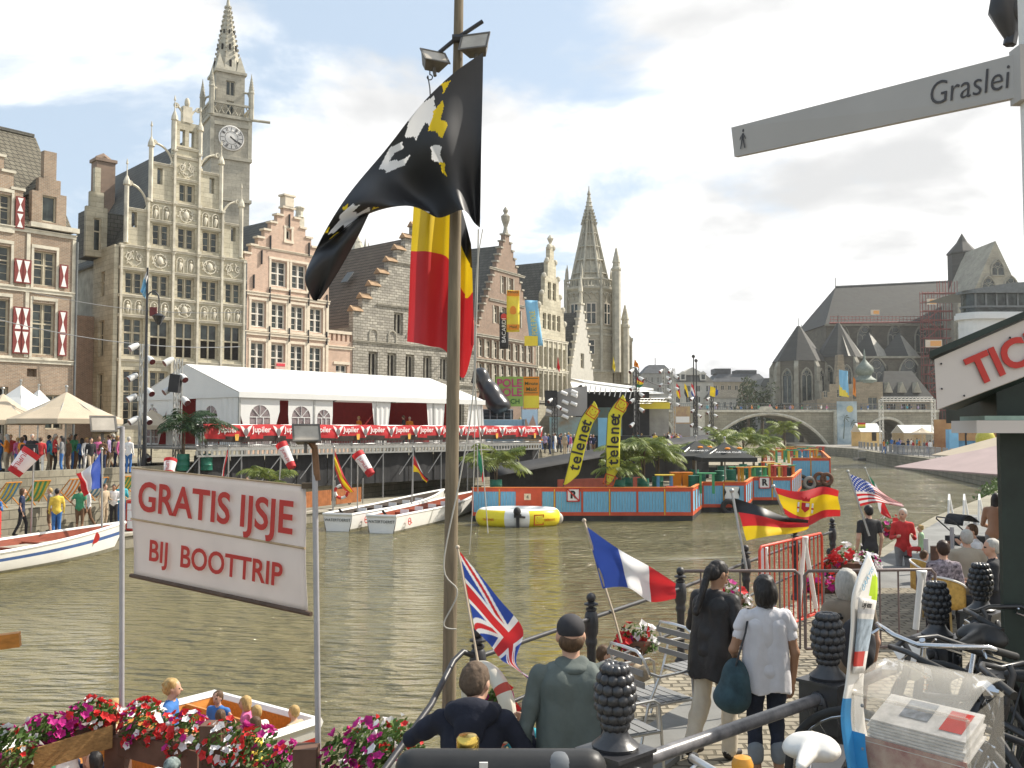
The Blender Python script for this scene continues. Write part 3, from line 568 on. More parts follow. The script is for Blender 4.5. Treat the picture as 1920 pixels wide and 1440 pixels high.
mb.build('stone_trim', rub_t, e)
mb = MB()
for i, (a, b, c, d) in enumerate(st):
    for x, s in ((a, 1), (b, -1)):
        if i == n-1 and s < 0: continue
        x2 = x+s*1.0; mb.add([(x-s*.15, -.2, d), (x2, -.2, d), (x2, .75, d), (x-s*.15, .75, d), (x-s*.15, .3, d+.5), (x2, .3, d+.5)], [(0, 1, 5, 4), (2, 3, 4, 5), (0, 4, 3), (1, 2, 5), (0, 3, 2, 1)])
mb.build('step_caps', mat('rusty_tile_cap', (.33, .22, .13), .9, .35, 2, .3), e)
mb = MB(); body(mb, .02, Wd-.02, Z(13.2), .6, 18); mb.build('house_body', rubble, e); gable_roof(e, tile_b, -.1, Wd+.1, Z(12.4), Z(22.2), .6, 18)
mb = MB()
for x, y, z in ((4.2, 6, 18.6), (3.9, 10, 18.2)): mb.cbox((x-.15, y, Z(z)), (1.3, .9, .12), Euler((0, -.92, 0)).to_matrix())
mb.build('skylight', lead, e)
# cathedral tower far behind, between the gables
e = T('distant_tower', 'pinnacled top of a far grey cathedral tower behind the granary roof', 'tower', (W(665, 808, 230).x, 230, 2.4)); mb = MB(); k2 = 230/FPX; z2 = lambda y: CZ+(808-y)*k2-2.4
mb.box(-2.6, 2.6, -2.6, 2.6, -2.4, z2(500)); mb.lathe([(2.9, z2(500)), (2.5, z2(470)), (.5, z2(440)), (.1, z2(425))], 8)
for s in (-1, 1):
    for q in (-1, 1): mb.lathe([(.5, z2(505)), (.45, z2(470)), (.05, z2(448))], 6, (2.6*s, 2.6*q, 0))
for i in range(8):
    for j in range(6): mb.cbox((2.8*(1-j*.13)*cos(i*pi/4), 2.8*(1-j*.13)*sin(i*pi/4), z2(498-j*9)), (.7, .7, .5))
mb.build('tower_body', greyt, e)
# --- 5 brick gable with finial
e = F((-3.6, 93.5), 60, 'brick_house', 'dark red brick house with steep crow stepped gable, urn finial and advertising banners')
Wd = 12.4; st = steps(.3, Wd-.3, Z(13.8), Z(24.6), 14, .45); q = [(.6+i*1.42, 1.65+i*1.42, z0, z1) for i in range(8) for z0, z1 in ((Z(8.6), Z(11.0)), (Z(11.6), Z(13.4)))]+[(3.5+i*1.5, 4.5+i*1.5, Z(15.2), Z(17.0)) for i in range(4)]+[(5.0, 5.9, Z(18.4), Z(20.2)), (6.5, 7.4, Z(18.4), Z(20.2))]
mb = MB(); wall(mb, [(0, Wd, -2.4, Z(13.8))]+st, q, 0, .5); mb.build('wall', bk_red, e)
for a in q: window(e, *a, wf, gl_d, nx=2, fw=.12)
mb = MB()
for a, b, c, d in st: mb.box(a-.12, a+.4, -.1, .6, d+.002, d+.16).box(b-.4, b+.12, -.1, .6, d+.002, d+.16)
for z in (8.2, 11.15, 13.6): band(mb, 0, Wd, Z(z), .2, .12)
for z in (17.4, 20.6): band(mb, 2.6, Wd-2.6, Z(z), .16, .1)
for a, b, c, d in q: mb.box(a-.2, a-.01, -.05, .2, c, d).box(b+.01, b+.2, -.05, .2, c, d)
mb.lathe([(.4, Z(24.6)), (.22, Z(25.2)), (.2, Z(25.5)), (.45, Z(26.2)), (.5, Z(26.6)), (.15, Z(26.9)), (.3, Z(27.2)), (.06, Z(27.6))], 8, (6.2, .2, 0)); mb.build('stone_trim', rub_t, e)
mb = MB(); body(mb, .02, Wd-.02, Z(13.6), .5, 14); mb.build('house_body', bk_red, e); gable_roof(e, slate, -.1, Wd+.1, Z(13.2), Z(23.6), .5, 7); gable_roof(e, tile_r, -.1, Wd+.1, Z(13.2), Z(23.6), 7.01, 18)
# --- 6 pale gable
e = F((2.6, 104.2), 60, 'gabled_house', 'narrow cream stone house with curved gable and dark slate roof, behind the stage')
Wd = 7.6; q = [(.5+i*1.15, 1.35+i*1.15, z0, z1) for i in range(6) for z0, z1 in ((Z(8), Z(10.6)), (Z(11.4), Z(13.6)))]+[(1.6+i*1.15, 2.4+i*1.15, Z(15.6), Z(17.4)) for i in range(4)]+[(2.8, 3.6, Z(19), Z(21)), (4.0, 4.8, Z(19), Z(21))]
st = [(0, Wd, -2.4, Z(14.6)), (.5, Wd-.5, Z(14.6), Z(16.6)), (.9, Wd-.9, Z(16.6), Z(18.2)), (1.6, Wd-1.6, Z(18.2), Z(19.6)), (2.1, Wd-2.1, Z(19.6), Z(21.6)), (2.8, Wd-2.8, Z(21.6), Z(23.4)), (3.3, Wd-3.3, Z(23.4), Z(25.0))]
mb = MB(); wall(mb, st, q, 0, .5); mb.build('wall', lime, e)
for a in q: window(e, *a, wfd, gl_d, nx=1, fw=.1)
mb = MB()
for z in (7.4, 10.9, 14.3): band(mb, 0, Wd, Z(z), .2, .14)
for a, b, c, d in st[1:]: mb.sph((a, .1, d), (.3, .3, .35), 8, 5).sph((b, .1, d), (.3, .3, .35), 8, 5)
for i in range(7): mb.box(.3+i*1.15, .45+i*1.15, -.14, 0, Z(7.5), Z(14.3))
mb.lathe([(.3, Z(25)), (.15, Z(25.5)), (.4, Z(26)), (.1, Z(26.4))], 8, (3.8, .2, 0)); mb.build('stone_trim', limet, e)
mb = MB(); body(mb, .02, Wd-.02, Z(14.5), .5, 14); mb.build('house_body', lime, e); gable_roof(e, slate, -.1, Wd+.1, Z(14), Z(23.4), .5, 16)
# --- 7 small white gable
e = F((6.9, 112.3), 60, 'gabled_house', 'small whitewashed stepped gable house at the foot of the octagonal tower'); Wd = 6.2
st = steps(.1, Wd-.1, Z(11), Z(19.5), 9, .4); q = [(1+i*1.5, 2.1+i*1.5, Z(7), Z(9.5)) for i in range(3)]+[(2.6, 3.6, Z(11.8), Z(13.6))]
mb = MB(); wall(mb, [(0, Wd, -2.4, Z(11))]+st, q, 0, .4); mb.build('wall', mat('whitewash', (.5, .48, .42), .8, .1, 2), e)
for a in q: window(e, *a, wfd, gl_d)
mb = MB()
for a, b, c, d in st: mb.box(a-.12, a+.35, -.1, .5, d+.002, d+.2).box(b-.35, b+.12, -.1, .5, d+.002, d+.2)
mb.lathe([(.25, Z(19.5)), (.2, Z(21)), (.3, Z(21.1)), (.05, Z(23))], 6, (Wd/2, .2, 0)); mb.build('stone_trim', limet, e)
mb = MB(); body(mb, .02, Wd-.02, Z(10.9), .4, 9); mb.build('house_body', bk_red, e); gable_roof(e, slate, 0, Wd, Z(10.8), Z(18.6), .4, 9)
# --- 8 octagonal corner tower with openwork spire and the wing behind it
D = 140.; k = D/FPX; e = T('octagonal_tower', 'octagonal neo gothic corner tower with openwork stone spire beyond the stepped gables', 'tower', (W(1106, 808, D).x, D, 2.4)); zt = lambda py: CZ+(808-py)*k-2.4
ts = brick('cream_tower_stone', (.44, .40, .31), (.37, .335, .26), (.25, .22, .17), .9, .4, .01, .25, .85, .35)
mb = MB(); mb.lathe([(3.5, -2.4), (3.5, zt(540))], 8, ph=pi/8); mb.build('shaft', ts, e)
for i in range(8):
    a = i*pi/4; M = Matrix.Rotation(a+pi/2, 4, 'Z') @ Matrix.Translation((0, -3.26, 0))
    window(e, -.75, .75, zt(612), zt(572), wf, gl_d, y=-.1, zb=(.55,), fw=.14, M=M)
    if i % 2 == 0: window(e, -.5, .5, zt(668), zt(640), wf, gl_d, y=-.1, nx=1, fw=.12, M=M)
mb = MB()
for py, r in ((620, 3.62), (545, 3.8), (632, 3.6), (700, 3.62)): mb.lathe([(r-.3, zt(py)-.3), (r, zt(py)), (r, zt(py)+.3), (r-.3, zt(py)+.45)], 8, ph=pi/8)
for i in range(8):
    a = pi/8+i*pi/4; b = a+pi/4; p = Vector((3.75*cos(a), 3.75*sin(a), 0)); q = Vector((3.75*cos(b), 3.75*sin(b), 0))
    mb.tube([p+Vector((0, 0, zt(700))), p+Vector((0, 0, zt(520)))], .2, 5); mb.tube([p+Vector((0, 0, zt(528))), q+Vector((0, 0, zt(528)))], .15, 4)
    for j in range(1, 6): c = p.lerp(q, j/6); mb.tube([c+Vector((0, 0, zt(545))), c+Vector((0, 0, zt(528)))], .08, 4)
    for j in range(3): c = p.lerp(q, (j+.5)/3)*.97; mb.tube([c+Vector((.0, 0, zt(566)))]+[c+(q-p)*.12*s+Vector((0, 0, zt(557)+.35*h)) for s, h in ((-1, 0), (-.7, .7), (0, 1), (.7, .7), (1, 0))], .09, 4)
    mb.lathe([(.24, zt(530)), (.2, zt(512)), (.03, zt(498))], 5, (3.6*cos(a), 3.6*sin(a), 0))
mb.build('stone_trim', greyt, e)
mb = MB(); zb, zp = zt(540), zt(385); P = lambda i, f: Vector(((3.1-2.75*f)*cos(pi/8+i*pi/4), (3.1-2.75*f)*sin(pi/8+i*pi/4), zb+(zp-zb)*f))
for i in range(8):
    mb.tube([P(i, 0), P(i, 1)], .17, 5)
    for j in range(1, 6): f = j/6; mb.tube([P(i, f), P(i+1, f)], .12, 4)
    for j in range(5):
        f0, f1 = j/6+.01, (j+1)/6; m0 = P(i, f0).lerp(P(i+1, f0), .5); m1 = P(i, f1).lerp(P(i+1, f1), .5); mb.tube([m0, m1], .07, 4)
    for j in range(5): c = P(i, .8+.04*j)*1.0; mb.cbox((c.x*1.25, c.y*1.25, c.z), (.3, .3, .25))
mb.lathe([(.62, zt(395)), (.2, zt(362)), (.3, zt(360)), (.08, zt(352)), (.06, zt(344))], 8)
for j in range(4): mb.lathe([(.75-.14*j, zt(392-j*8)), (.4-.08*j, zt(392-j*8)+.35)], 8)
mb.lathe([(2.9, zt(540)), (2.3, zt(508)), (.4, zt(400))], 8, ph=pi/8); mb.build('spire', greyt, e)
for x, y, pt, pb, nm in ((3.7, -2.5, 468, 700, 'stair_turret'), (5.1, -1.0, 572, 720, 'stair_turret')):
    mb = MB(); mb.lathe([(.62, zt(pb)), (.62, zt(pt+44)), (.75, zt(pt+42)), (.7, zt(pt+38)), (.5, zt(pt+36)), (.5, zt(pt+30)), (.6, zt(pt+28)), (.08, zt(pt))], 6, (x, y, 0))
    for j in range(5): mb.cbox((x, y, zt(pt+24-j*5)), (.95-j*.15, .12, .15)).cbox((x, y, zt(pt+24-j*5)), (.12, .95-j*.15, .15))
    mb.build(nm, greyt, e)
mb = MB(); mb.box(3.4, 6.2, -.5, 12, -2.4, zt(640)).box(3.3, 6.3, -.6, 12, zt(640), zt(634)); mb.prism([(3.4, zt(634)), (6.2, zt(634)), (4.8, zt(610))], 0, 12)
for j in range(5): mb.box(3.5+j*.6, 3.7+j*.6, -.75, -.5, -2.4, zt(646))
mb.build('side_wing', ts, e)
# ---------------------------------------------------------------- right bank, near quay, street
cob = brick('cobblestones', (.36, .315, .235), (.22, .195, .15), (.12, .105, .075), .19, .135, .016, 1.0, .9, .45, flat=False, warp=.13)
RB = [(-1.6, 2.6), (.12, 4.3), (.02, 6.0), (-.45, 8.0), (2.0, 11.8), (5.9, 18.0), (11, 27), (14, 32), (20, 41), (27.5, 53), (36, 72), (43, 100), (46.5, 120), (55, 155), (56.5, 200), (60, 420), (400, 420), (400, -60), (-1.6, -60)]
mb = MB(); mb.slab(RB, -1.3, 1.46); struct(mb, 'quay', quay_m)
mb = MB(); mb.slab([(-1.5, 2.65), (.16, 4.35), (.06, 6.05), (-.1, 8.1), (2.4, 12.1), (5.6, 17.0), (12, 17.0), (30, 17), (30, 1), (-1.5, 1)], 1.464, 1.55); struct(mb, 'cobbled_quay', cob)
mb = MB(); mb.slab([(-1.0, 2.2), (.41, 3.95), (1.6, 5.02), (2.61, 6.04), (3.28, 6.86), (4.5, 8.2), (30, 14), (30, -20), (-1.2, -20)], 1.47, 2.3); struct(mb, 'street', cob)
mb = MB(); mb.slab([(-1.62, 2.7), (.1, 4.35), (0, 6.0), (-.47, 8.0), (-1.0, 8.0), (-2.1, 3.4)], -1.3, 1.3); mb.slab([(-2.1, 3.4), (-1.0, 8.0), (-1.5, 8.0), (-2.6, 3.6)], -1.3, 1.0); mb.slab([(-2.6, 3.6), (-1.5, 8.0), (-2.0, 8.0), (-3.1, 3.8)], -1.3, .7); struct(mb, 'stone_steps', quay_m)
asph = mat('grey_terrace', (.2, .2, .19), .9, .2, 1.5, .2)
mb = MB(); mb.slab([(5.7, 17.05), (11.2, 26.5), (14.5, 32), (40, 32), (40, 17.05)], 1.465, 1.53); struct(mb, 'terrace', asph)
mb = MB(); mb.slab([(37, 72.5), (44, 100), (47.5, 120), (56, 155), (57.5, 199), (170, 199), (170, 60), (60, 50)], 1.464, 1.5); struct(mb, 'promenade', pave)
# ---------------------------------------------------------------- bridge
D = 200.; k = D/FPX; wx = lambda px, d=D: (px-960)/FPX*d; wz = lambda py, d=D: CZ+(808-py)/FPX*d
br_m = brick('bridge_masonry', (.37, .335, .25), (.29, .265, .2), (.17, .155, .12), 1.6, .5, .02, .35, .9, .5)
e = T('stone_bridge', 'pale stone arched bridge crossing the canal in the distance, people along its railing', 'bridge', (0, D, 0))
mb = MB(); top = wz(773)
def arch(x0, x1, zs, zc, n=20):
    c = (x0+x1)/2; h = zc-zs; w2 = (x1-x0)/2; R = (w2*w2+h*h)/(2*h); zc0 = zc-R; a0 = math.asin(min(1, w2/R)); return [(c+R*sin(-a0+2*a0*i/n), zc0+R*cos(-a0+2*a0*i/n)) for i in range(n+1)]
for xa, xb, A in ((wx(1150), wx(1300), arch(wx(1188), wx(1262), 2.4, wz(783))), (wx(1300), wx(1578), arch(wx(1325), wx(1556), .0, wz(779))), (wx(1578), wx(1760), arch(wx(1622), wx(1702), 1.3, wz(787)))):
    mb.prism([(xa, -1.3)]+[(A[0][0], -1.3)]+A+[(A[-1][0], -1.3)]+[(xb, -1.3), (xb, top), (xa, top)][0:], 0, 11)
mb.build('arch_wall', br_m, e)
mb = MB()
for A in (arch(wx(1325), wx(1556), .0, wz(779)), arch(wx(1622), wx(1702), 1.3, wz(787)), arch(wx(1188), wx(1262), 2.4, wz(783))):
    mb.tube([(x, -.02, z+.35) for x, z in A], .33, 5)
mb.build('arch_ring', limet, e)
mb = MB(); mb.box(wx(1150), wx(1760), -.35, 11.3, top+.004, top+.5); mb.prism([(wx(1422), top+.5), (wx(1450), top+.5), (wx(1446), top+1.2), (wx(1426), top+1.2)], -.4, .4)
mb.box(wx(1562), wx(1588), -.9, 0, -1.3, top+.3); mb.box(wx(1306), wx(1320), -.7, 0, -1.3, top+.2); mb.build('cornice', limet, e)
mb = MB()
for i in range(150): x = wx(1150)+(wx(1760)-wx(1150))*i/149; mb.box(x-.03, x+.03, -.12, -.06, top+.5, top+1.75)
for z in (.55, 1.1, 1.72): mb.box(wx(1150), wx(1760), -.14, -.04, top+z, top+z+.09)
mb.build('railing', lead, e)
# ---------------------------------------------------------------- far houses behind the bridge
def shed(name, label, px0, px1, ye, yr, d, m, rm, rows=2, gable=False, cat='house', dep=12, wins=5, dorm=0):
    e = T(name, label, cat, (wx((px0+px1)/2, d), d, 2.4)); h = wx(px1, d)-wx(px0, d); ze, zr = wz(ye, d)-2.4, wz(yr, d)-2.4; mb = MB(); wn = []; w_ = min(1.2, h/wins*.45)
    for r in range(rows):
        for i in range(wins): c = -h/2+h*(i+.5)/wins; wn.append((c-w_/2, c+w_/2, ze-1.0-2.2*r-1.7-.8*r, ze-1.0-3.0*r))
    st = [(-h/2, h/2, -2.4, ze)]
    wall(mb, st, wn, 0, .4)
    if gable: mb.prism([(-h/2, ze), (h/2, ze), (0, zr)], .02, .4)
    mb.box(-h/2+.02, h/2-.02, .4, dep, -2.4, ze-.02); mb.build('wall', m, e)
    for q in wn: window(e, *q, wf_w, gl_d, zb=())
    if gable: gable_roof(e, rm, -h/2, h/2, ze, zr, .3, dep)
    else: mb = MB(); i_ = min(2.5, (zr-ze)*.8); mb.add([(-h/2-.2, -.3, ze), (h/2+.2, -.3, ze), (h/2+.2, dep, ze), (-h/2-.2, dep, ze), (-h/2+i_, i_, zr), (h/2-i_, i_, zr), (h/2-i_, dep-i_, zr), (-h/2+i_, dep-i_, zr)], [(0, 1, 5, 4), (1, 2, 6, 5), (2, 3, 7, 6), (3, 0, 4, 7), (4, 5, 6, 7), (3, 2, 1, 0)]); mb.build('roof', rm, e)
    for i in range(dorm): c = -h/2+h*(i+.5)/dorm; m_ = MB(); m_.box(c-.8, c+.8, -.1, 2, ze+.4, ze+2.2).prism([(c-1, ze+2.2), (c+1, ze+2.2), (c, ze+3)], -.2, 2); dd = m_.build('dormer', wf_w, e); g = MB(); g.box(c-.5, c+.5, -.15, -.11, ze+.7, ze+2); g.build('pane', gl_d, dd)
    return e
pl_w = mat('pale_plaster', (.55, .52, .45), .85, .15, 1); pl_g = mat('grey_plaster', (.34, .33, .3), .85, .2, 1); pl_b = mat('beige_plaster', (.42, .36, .27), .85, .2, 1); flat_r = mat('dark_grey_roof', (.1, .105, .11), .8, .25, 1)
e = shed('town_house', 'dark steep roofed house left of the distant bridge', 1168, 1216, 735, 686, 232, pl_g, slate, 2, True, wins=3)
e = shed('apartment_block', 'grey flat roofed block with roof terrace behind the festival masts', 1206, 1262, 700, 683, 268, pl_g, flat_r, 3, wins=5)
mb = MB(); mb.tube([(0, 5, wz(690, 268)-2.4), (0, 5, wz(668, 268)-2.4)], .12); mb.build('antenna', iron, e)
e = shed('town_house', 'pale gabled house with two white dormers in a dark mansard roof', 1262, 1338, 716, 700, 262, pl_w, slate, 2, wins=4, dorm=2)
mb = MB(); h = wx(1332, 262)-wx(1278, 262); ze = wz(703, 262)-2.4; mb.prism([(-h/2, ze), (h/2, ze), (0, wz(688, 262)-2.4)], 1.0, 8); mb.build('pediment', pl_w, e)
e = shed('office_block', 'long modern block with dark metal roof storey behind the bridge', 1336, 1440, 716, 700, 285, pl_b, flat_r, 2, wins=8)
mb = MB(); mb.box(-7, -2.2, 2, 8, wz(700, 285)-2.4, wz(690, 285)-2.4).box(-.6, 5.5, 2, 8, wz(700, 285)-2.4, wz(693, 285)-2.4); mb.build('roof_plant', flat_r, e)
shed('town_house', 'low whitewashed house below the office block at the bridge head', 1330, 1400, 746, 730, 255, pl_w, slate2, 1, wins=6)
shed('market_hall', 'low grey slate roofed annex against the left end of the church', 1424, 1476, 726, 708, 250, pl_g, slate, 2, wins=5, cat='building')
# ---------------------------------------------------------------- church
D = 236.; k = D/FPX; zc = lambda py: CZ+(808-py)*k-1.5; xc = lambda px: (px-1465)*k
e = T('gothic_church', 'huge dark stone gothic church with steep slate roofs and red scaffolding on the right bank', 'church', (wx(1465, D), D, 1.5))
ch = brick('dark_church_stone', (.15, .135, .105), (.118, .106, .084), (.07, .064, .052), 1.0, .45, .012, .3, .9, .6); cht = mat('church_trim_stone', (.30, .28, .225), .9, .3, .8, .3); chs = brick('church_slate', (.065, .065, .058), (.05, .05, .046), (.05, .05, .05), .9, .5, .02, .3, .7, .6); chl = mat('pale_roof_side', (.33, .32, .28), .7, .2, 1)
def gothic_win(p, cx, z0, zs, w_, y, M=None, n=3):
    mb = MB(); mb.M = M or Matrix(); A = arch_pts(cx-w_/2, cx+w_/2, z0, zs); mb.tube([(x, y-.1, z) for x, z in A+[A[0]]], .22, 5)
    for i in range(1, n): x = cx-w_/2+w_*i/n; mb.box(x-.12, x+.12, y-.08, y+.1, z0, zs+.2)
    for i in range(n): c = cx-w_/2+w_*(i+.5)/n; mb.tube([(c+w_/n/2*cos(a), y, zs+w_/n*.55*sin(a)) for a in [q*pi/6 for q in range(7)]], .1, 4)
    mb.tube([(cx+w_*.22*cos(a), y, zs+w_*.5+w_*.2*sin(a)) for a in [q*pi/5 for q in range(11)]], .1, 4); o = mb.build('window', cht, p)
    g = MB(); g.M = M or Matrix(); g.prism(A, y-.02, y+.03); g.build('pane', gl_d, o)
def poly_chapel(cx, cy, r, n, ye, ya, apex=None, rot=pi/8, wn=True, name='chapel'):
    mb = MB(); M = Matrix.Translation((cx, cy, 0)); mb.M = M; mb.lathe([(r, -1.5), (r, zc(ye))], n, ph=rot); o = mb.build(name, ch, e)
    m = MB(); m.M = M; m.lathe([(r*1.04, zc(ye)), (r*.06, zc(ya))], n, ph=rot); m.tube([(0, 0, zc(ya)), (0, 0, zc(ya)+2)], .08, 4); m.build('roof', chs, o)
    for i in range(n):
        a = rot+(i+.5)*2*pi/n; nx_, ny_ = cos(a), sin(a)
        if ny_ > .3: continue
        if wn: gothic_win(o, 0, zc(ye)-10.5, zc(ye)-4.2, r*.42, -r*cos(pi/n)-.02, M @ Matrix.Rotation(a+pi/2, 4, 'Z'), 2)
        b = rot+i*2*pi/n; q = MB(); q.M = M @ Matrix.Rotation(b, 4, 'Z'); q.box(r-.2, r+1.5, -.55, .55, -1.5, zc(ye)-5).box(r-.2, r+.9, -.5, .5, zc(ye)-5, zc(ye)-1.5); q.prism([(r-.2, zc(ye)-1.5), (r+.9, zc(ye)-1.5), (r-.2, zc(ye)+.4)], -.5, .5); q.build('buttress', cht, o)
poly_chapel(xc(1512), 5.5, 6.4, 8, 676, 606); poly_chapel(xc(1535), 13, 6, 8, 676, 612); poly_chapel(xc(1590), 6, 5.8, 8, 668, 600)
# nave, clerestory, aisle
mb = MB(); x0, x1 = xc(1586), xc(1960); mb.box(x0, x1, 14, 40, -1.5, zc(597)); mb.box(xc(1565), x1, 3, 14.1, -1.5, zc(668)); 
for i in range(7): x = xc(1618)+i*7.6; mb.box(x-.5, x+.5, 12.6, 14.1, zc(668), zc(602)).box(x-.6, x+.6, 1.6, 3.1, -1.5, zc(684))
mb.build('wall', ch, e)
mb = MB(); mb.box(x0-.3, x1, 13.4, 14.2, zc(599), zc(595)).box(xc(1565), x1, 2.4, 3.2, zc(670), zc(666)); mb.build('cornice', cht, e)
mb = MB(); a, b = xc(1640), x1; ym = 27; mb.add([(x0-.4, 13.4, zc(597)), (x1, 13.4, zc(594)), (x1, ym, zc(490)), (a, ym, zc(506)), (x0-.4, 40.6, zc(597)), (x1, 40.6, zc(594))], [(0, 1, 2, 3), (0, 3, 4), (4, 3, 2, 5)]); mb.tube([(a, ym, zc(506)), (a, ym, zc(486))], .1, 4); r = mb.build('roof', chs, e)
mb = MB(); mb.tube([(a, ym, zc(505)), (b, ym, zc(489.5))], .25, 5); mb.build('ridge', lead, r)
for px in (1616, 1663, 1724, 1778): gothic_win(e, xc(px), zc(652), zc(622), 4.0, 13.9)
for px in (1600, 1653, 1716, 1770): gothic_win(e, xc(px), zc(730), zc(702), 5.4 if px > 1610 else 3, 2.9, n=4)
for px in (1654, 1713): mb = MB(); mb.lathe([(5.6, zc(667)), (.05, zc(616))], 4, (xc(px), 8, 0), 0); mb.build('chapel_roof', chs, e); mb = MB(); mb.add([(xc(px)+.02, 2.37, zc(667)), (xc(px)+5.63, 7.98, zc(667)), (xc(px), 8, zc(616)+.05)], [(0, 1, 2)]); mb.build('pale_roof_face', chl, e)  # right front face of each pointed chapel roof overlaid in a paler colour
mb = MB(); mb.add([(xc(1590)+.3, 0.0, zc(667)), (xc(1590)+5.5, 3.5, zc(667)), (xc(1590)+.1, 6, zc(600)+.1)], [(0, 1, 2)]); mb.build('pale_roof_face', chl, e)
# transept gable and stair turret
mb = MB(); xa, xb = xc(1818), xc(1915); mb.box(xa, xb, -2, 14, -1.5, zc(560)); mb.prism([(xa, zc(560)), (xb, zc(560)), ((xa+xb)/2, zc(452))], -2, 14); mb.build('transept', brick('transept_stone', (.40, .37, .29), (.33, .3, .24), (.2, .19, .15), 1.0, .45, .012, .3, .9, .5), e)
for px, py, r in ((1869, 508, 1.6), (1851, 540, 1.7), (1893, 540, 1.7)): gothic_win(e, xc(px), zc(py+10), zc(py), r*2, -2.05, n=2)
mb = MB()
for px in (1795, 1810): mb.box(xc(px)-.7, xc(px)+.7, -3.2, 0, -1.5, zc(552))
mb.box(xc(1786), xc(1818), -1.8, 3, -1.5, zc(600)); mb.build('transept_pier', cht, e)
mb = MB(); mb.lathe([(3.6, zc(560)), (3.6, zc(452)), (3.9, zc(451)), (3.8, zc(448)), (1.4, zc(427)), (.06, zc(408))], 8, (xc(1872), 17, 0), pi/8); mb.build('stair_turret', chs, e)
sc_m = mat('red_scaffold_tube', (.24, .07, .06), .6, .2)
mb = MB()
for px in range(1733, 1800, 11):
    for y in (0, 1.4): mb.tube([(xc(px), y, zc(800)), (xc(px), y, zc(545 if px < 1765 else 525))], .09, 4)
for j in range(14):
    z = zc(548+j*17)
    for y in (0, 1.4): mb.tube([(xc(1733), y, z), (xc(1799), y, z)], .09, 4)
    mb.box(xc(1733), xc(1799), 0, 1.4, z-.2, z-.1)
    if j > 2: mb.tube([(xc(1740 if j % 2 else 1762), -.2, z), (xc(1762 if j % 2 else 1740), -.2, zc(548+j*17-17))], .12, 4)
mb.tube([(xc(1590), 13, zc(594)), (xc(1795), 13, zc(592))], .25, 4)
for i in range(28): mb.tube([(xc(1592)+i*.95, 13, zc(594)), (xc(1592)+i*.95, 13, zc(580))], .06, 4)
for q in (587, 581): mb.tube([(xc(1592), 13, zc(q)), (xc(1795), 13, zc(q))], .06, 4)
tag(mb.build('scaffolding', sc_m), 'dark red tubular scaffold tower climbing the church wall', 'scaffold').location = (wx(1465, D), D-.2, 1.5)
og = mat('orange_sheet', (.72, .34, .1), .6, .2)
for px, py, w_, h in ((1643, 585, 16, 9), (1750, 565, 18, 11), (1752, 644, 31, 14)):
    mb = MB(); mb.cbox((wx(px, 234), 233.6, wz(py, 234)), (w_*k, .1, h*k)); b = mb.build('site_banner', mat('pale_sheet', (.62, .52, .42), .6), None); tag(b, {1643: 'small orange sheet hung on the church roof edge', 1750: 'orange sheet high on the scaffold tower', 1752: 'wide orange sheet low on the scaffold tower'}[px], 'banner')
    m = MB(); m.cbox((wx(px+w_*.12, 234), 233.53, wz(py, 234)), (w_*k*.66, .05, h*k*.7)); m.build('orange_field', og, b)
# lower buildings in front of the church
D2 = 214.; k2 = D2/FPX; z2 = lambda py: CZ+(808-py)*k2-1.5; x2 = lambda px: (px-1640)*k2
hs = brick('brown_hall_stone', (.30, .25, .18), (.24, .2, .145), (.15, .13, .1), .9, .35, .012, .3, .9, .5)
e = T('turreted_house', 'brown stone gabled house with green onion dome turret in front of the church', 'house', (wx(1640, D2), D2, 1.5))
q = [(x2(1628), x2(1645), z2(772), z2(745)), (x2(1545), x2(1552), z2(745), z2(733)), (x2(1570), x2(1578), z2(745), z2(730))]
mb = MB(); wall(mb, [(x2(1532), x2(1656), 0, z2(748)), (x2(1542), x2(1600), z2(748), z2(735)), (x2(1556), x2(1600), z2(735), z2(720)), (x2(1568), x2(1592), z2(720), z2(706)), (x2(1606), x2(1656), z2(748), z2(716))], q, 0, .6); mb.box(x2(1532), x2(1656), .6, 10, 0, z2(749)); mb.build('wall', hs, e)
for a in q: window(e, *a, cht, gl_d, zb=(.5,))
mb = MB(); mb.lathe([(2.6, z2(718)), (2.7, z2(712)), (1.7, z2(706)), (1.4, z2(703)), (2.1, z2(696)), (1.9, z2(688)), (1.0, z2(680)), (.25, z2(672)), (.2, z2(660)), (.04, z2(652))], 10, (x2(1629), 2.2, 0)); mb.build('onion_dome', mat('verdigris_slate', (.16, .19, .16), .6, .25, 2), e, 60)
mb = MB(); mb.prism([(x2(1572), z2(716)), (x2(1590), z2(716)), (x2(1586), z2(664)), (x2(1576), z2(664))], 1, 3); mb.build('chimney', hs, e)
e = T('slate_hall', 'low hall with big hipped slate roof and three dormers in front of the church', 'building', (wx(1700, D2), D2, 1.5)); x3 = lambda px: (px-1700)*k2
q = [(x3(px), x3(px+18), z2(772), z2(757)) for px in (1662, 1690, 1718)]
mb = MB(); wall(mb, [(x3(1652), x3(1752), 0, z2(752))], q, 0, .5); mb.box(x3(1652), x3(1752), .5, 10, 0, z2(753)); mb.build('wall', hs, e)
for a in q: window(e, *a, cht, gl_o, zb=())
mb = MB(); a, b = x3(1650), x3(1754); mb.add([(a, -.5, z2(752)), (b, -.5, z2(752)), (b, 11, z2(752)), (a, 11, z2(752)), (a+3, 5, z2(693)), (b-3, 5, z2(693))], [(0, 1, 5, 4), (1, 2, 5), (2, 3, 4, 5), (3, 0, 4)]); mb.build('roof', chs, e)
for px in (1668, 1694, 1722): mb = MB(); mb.prism([(x3(px)-.9, z2(736)), (x3(px)+.9, z2(736)), (x3(px), z2(716))], .2, 3); mb.build('dormer', cht, e)
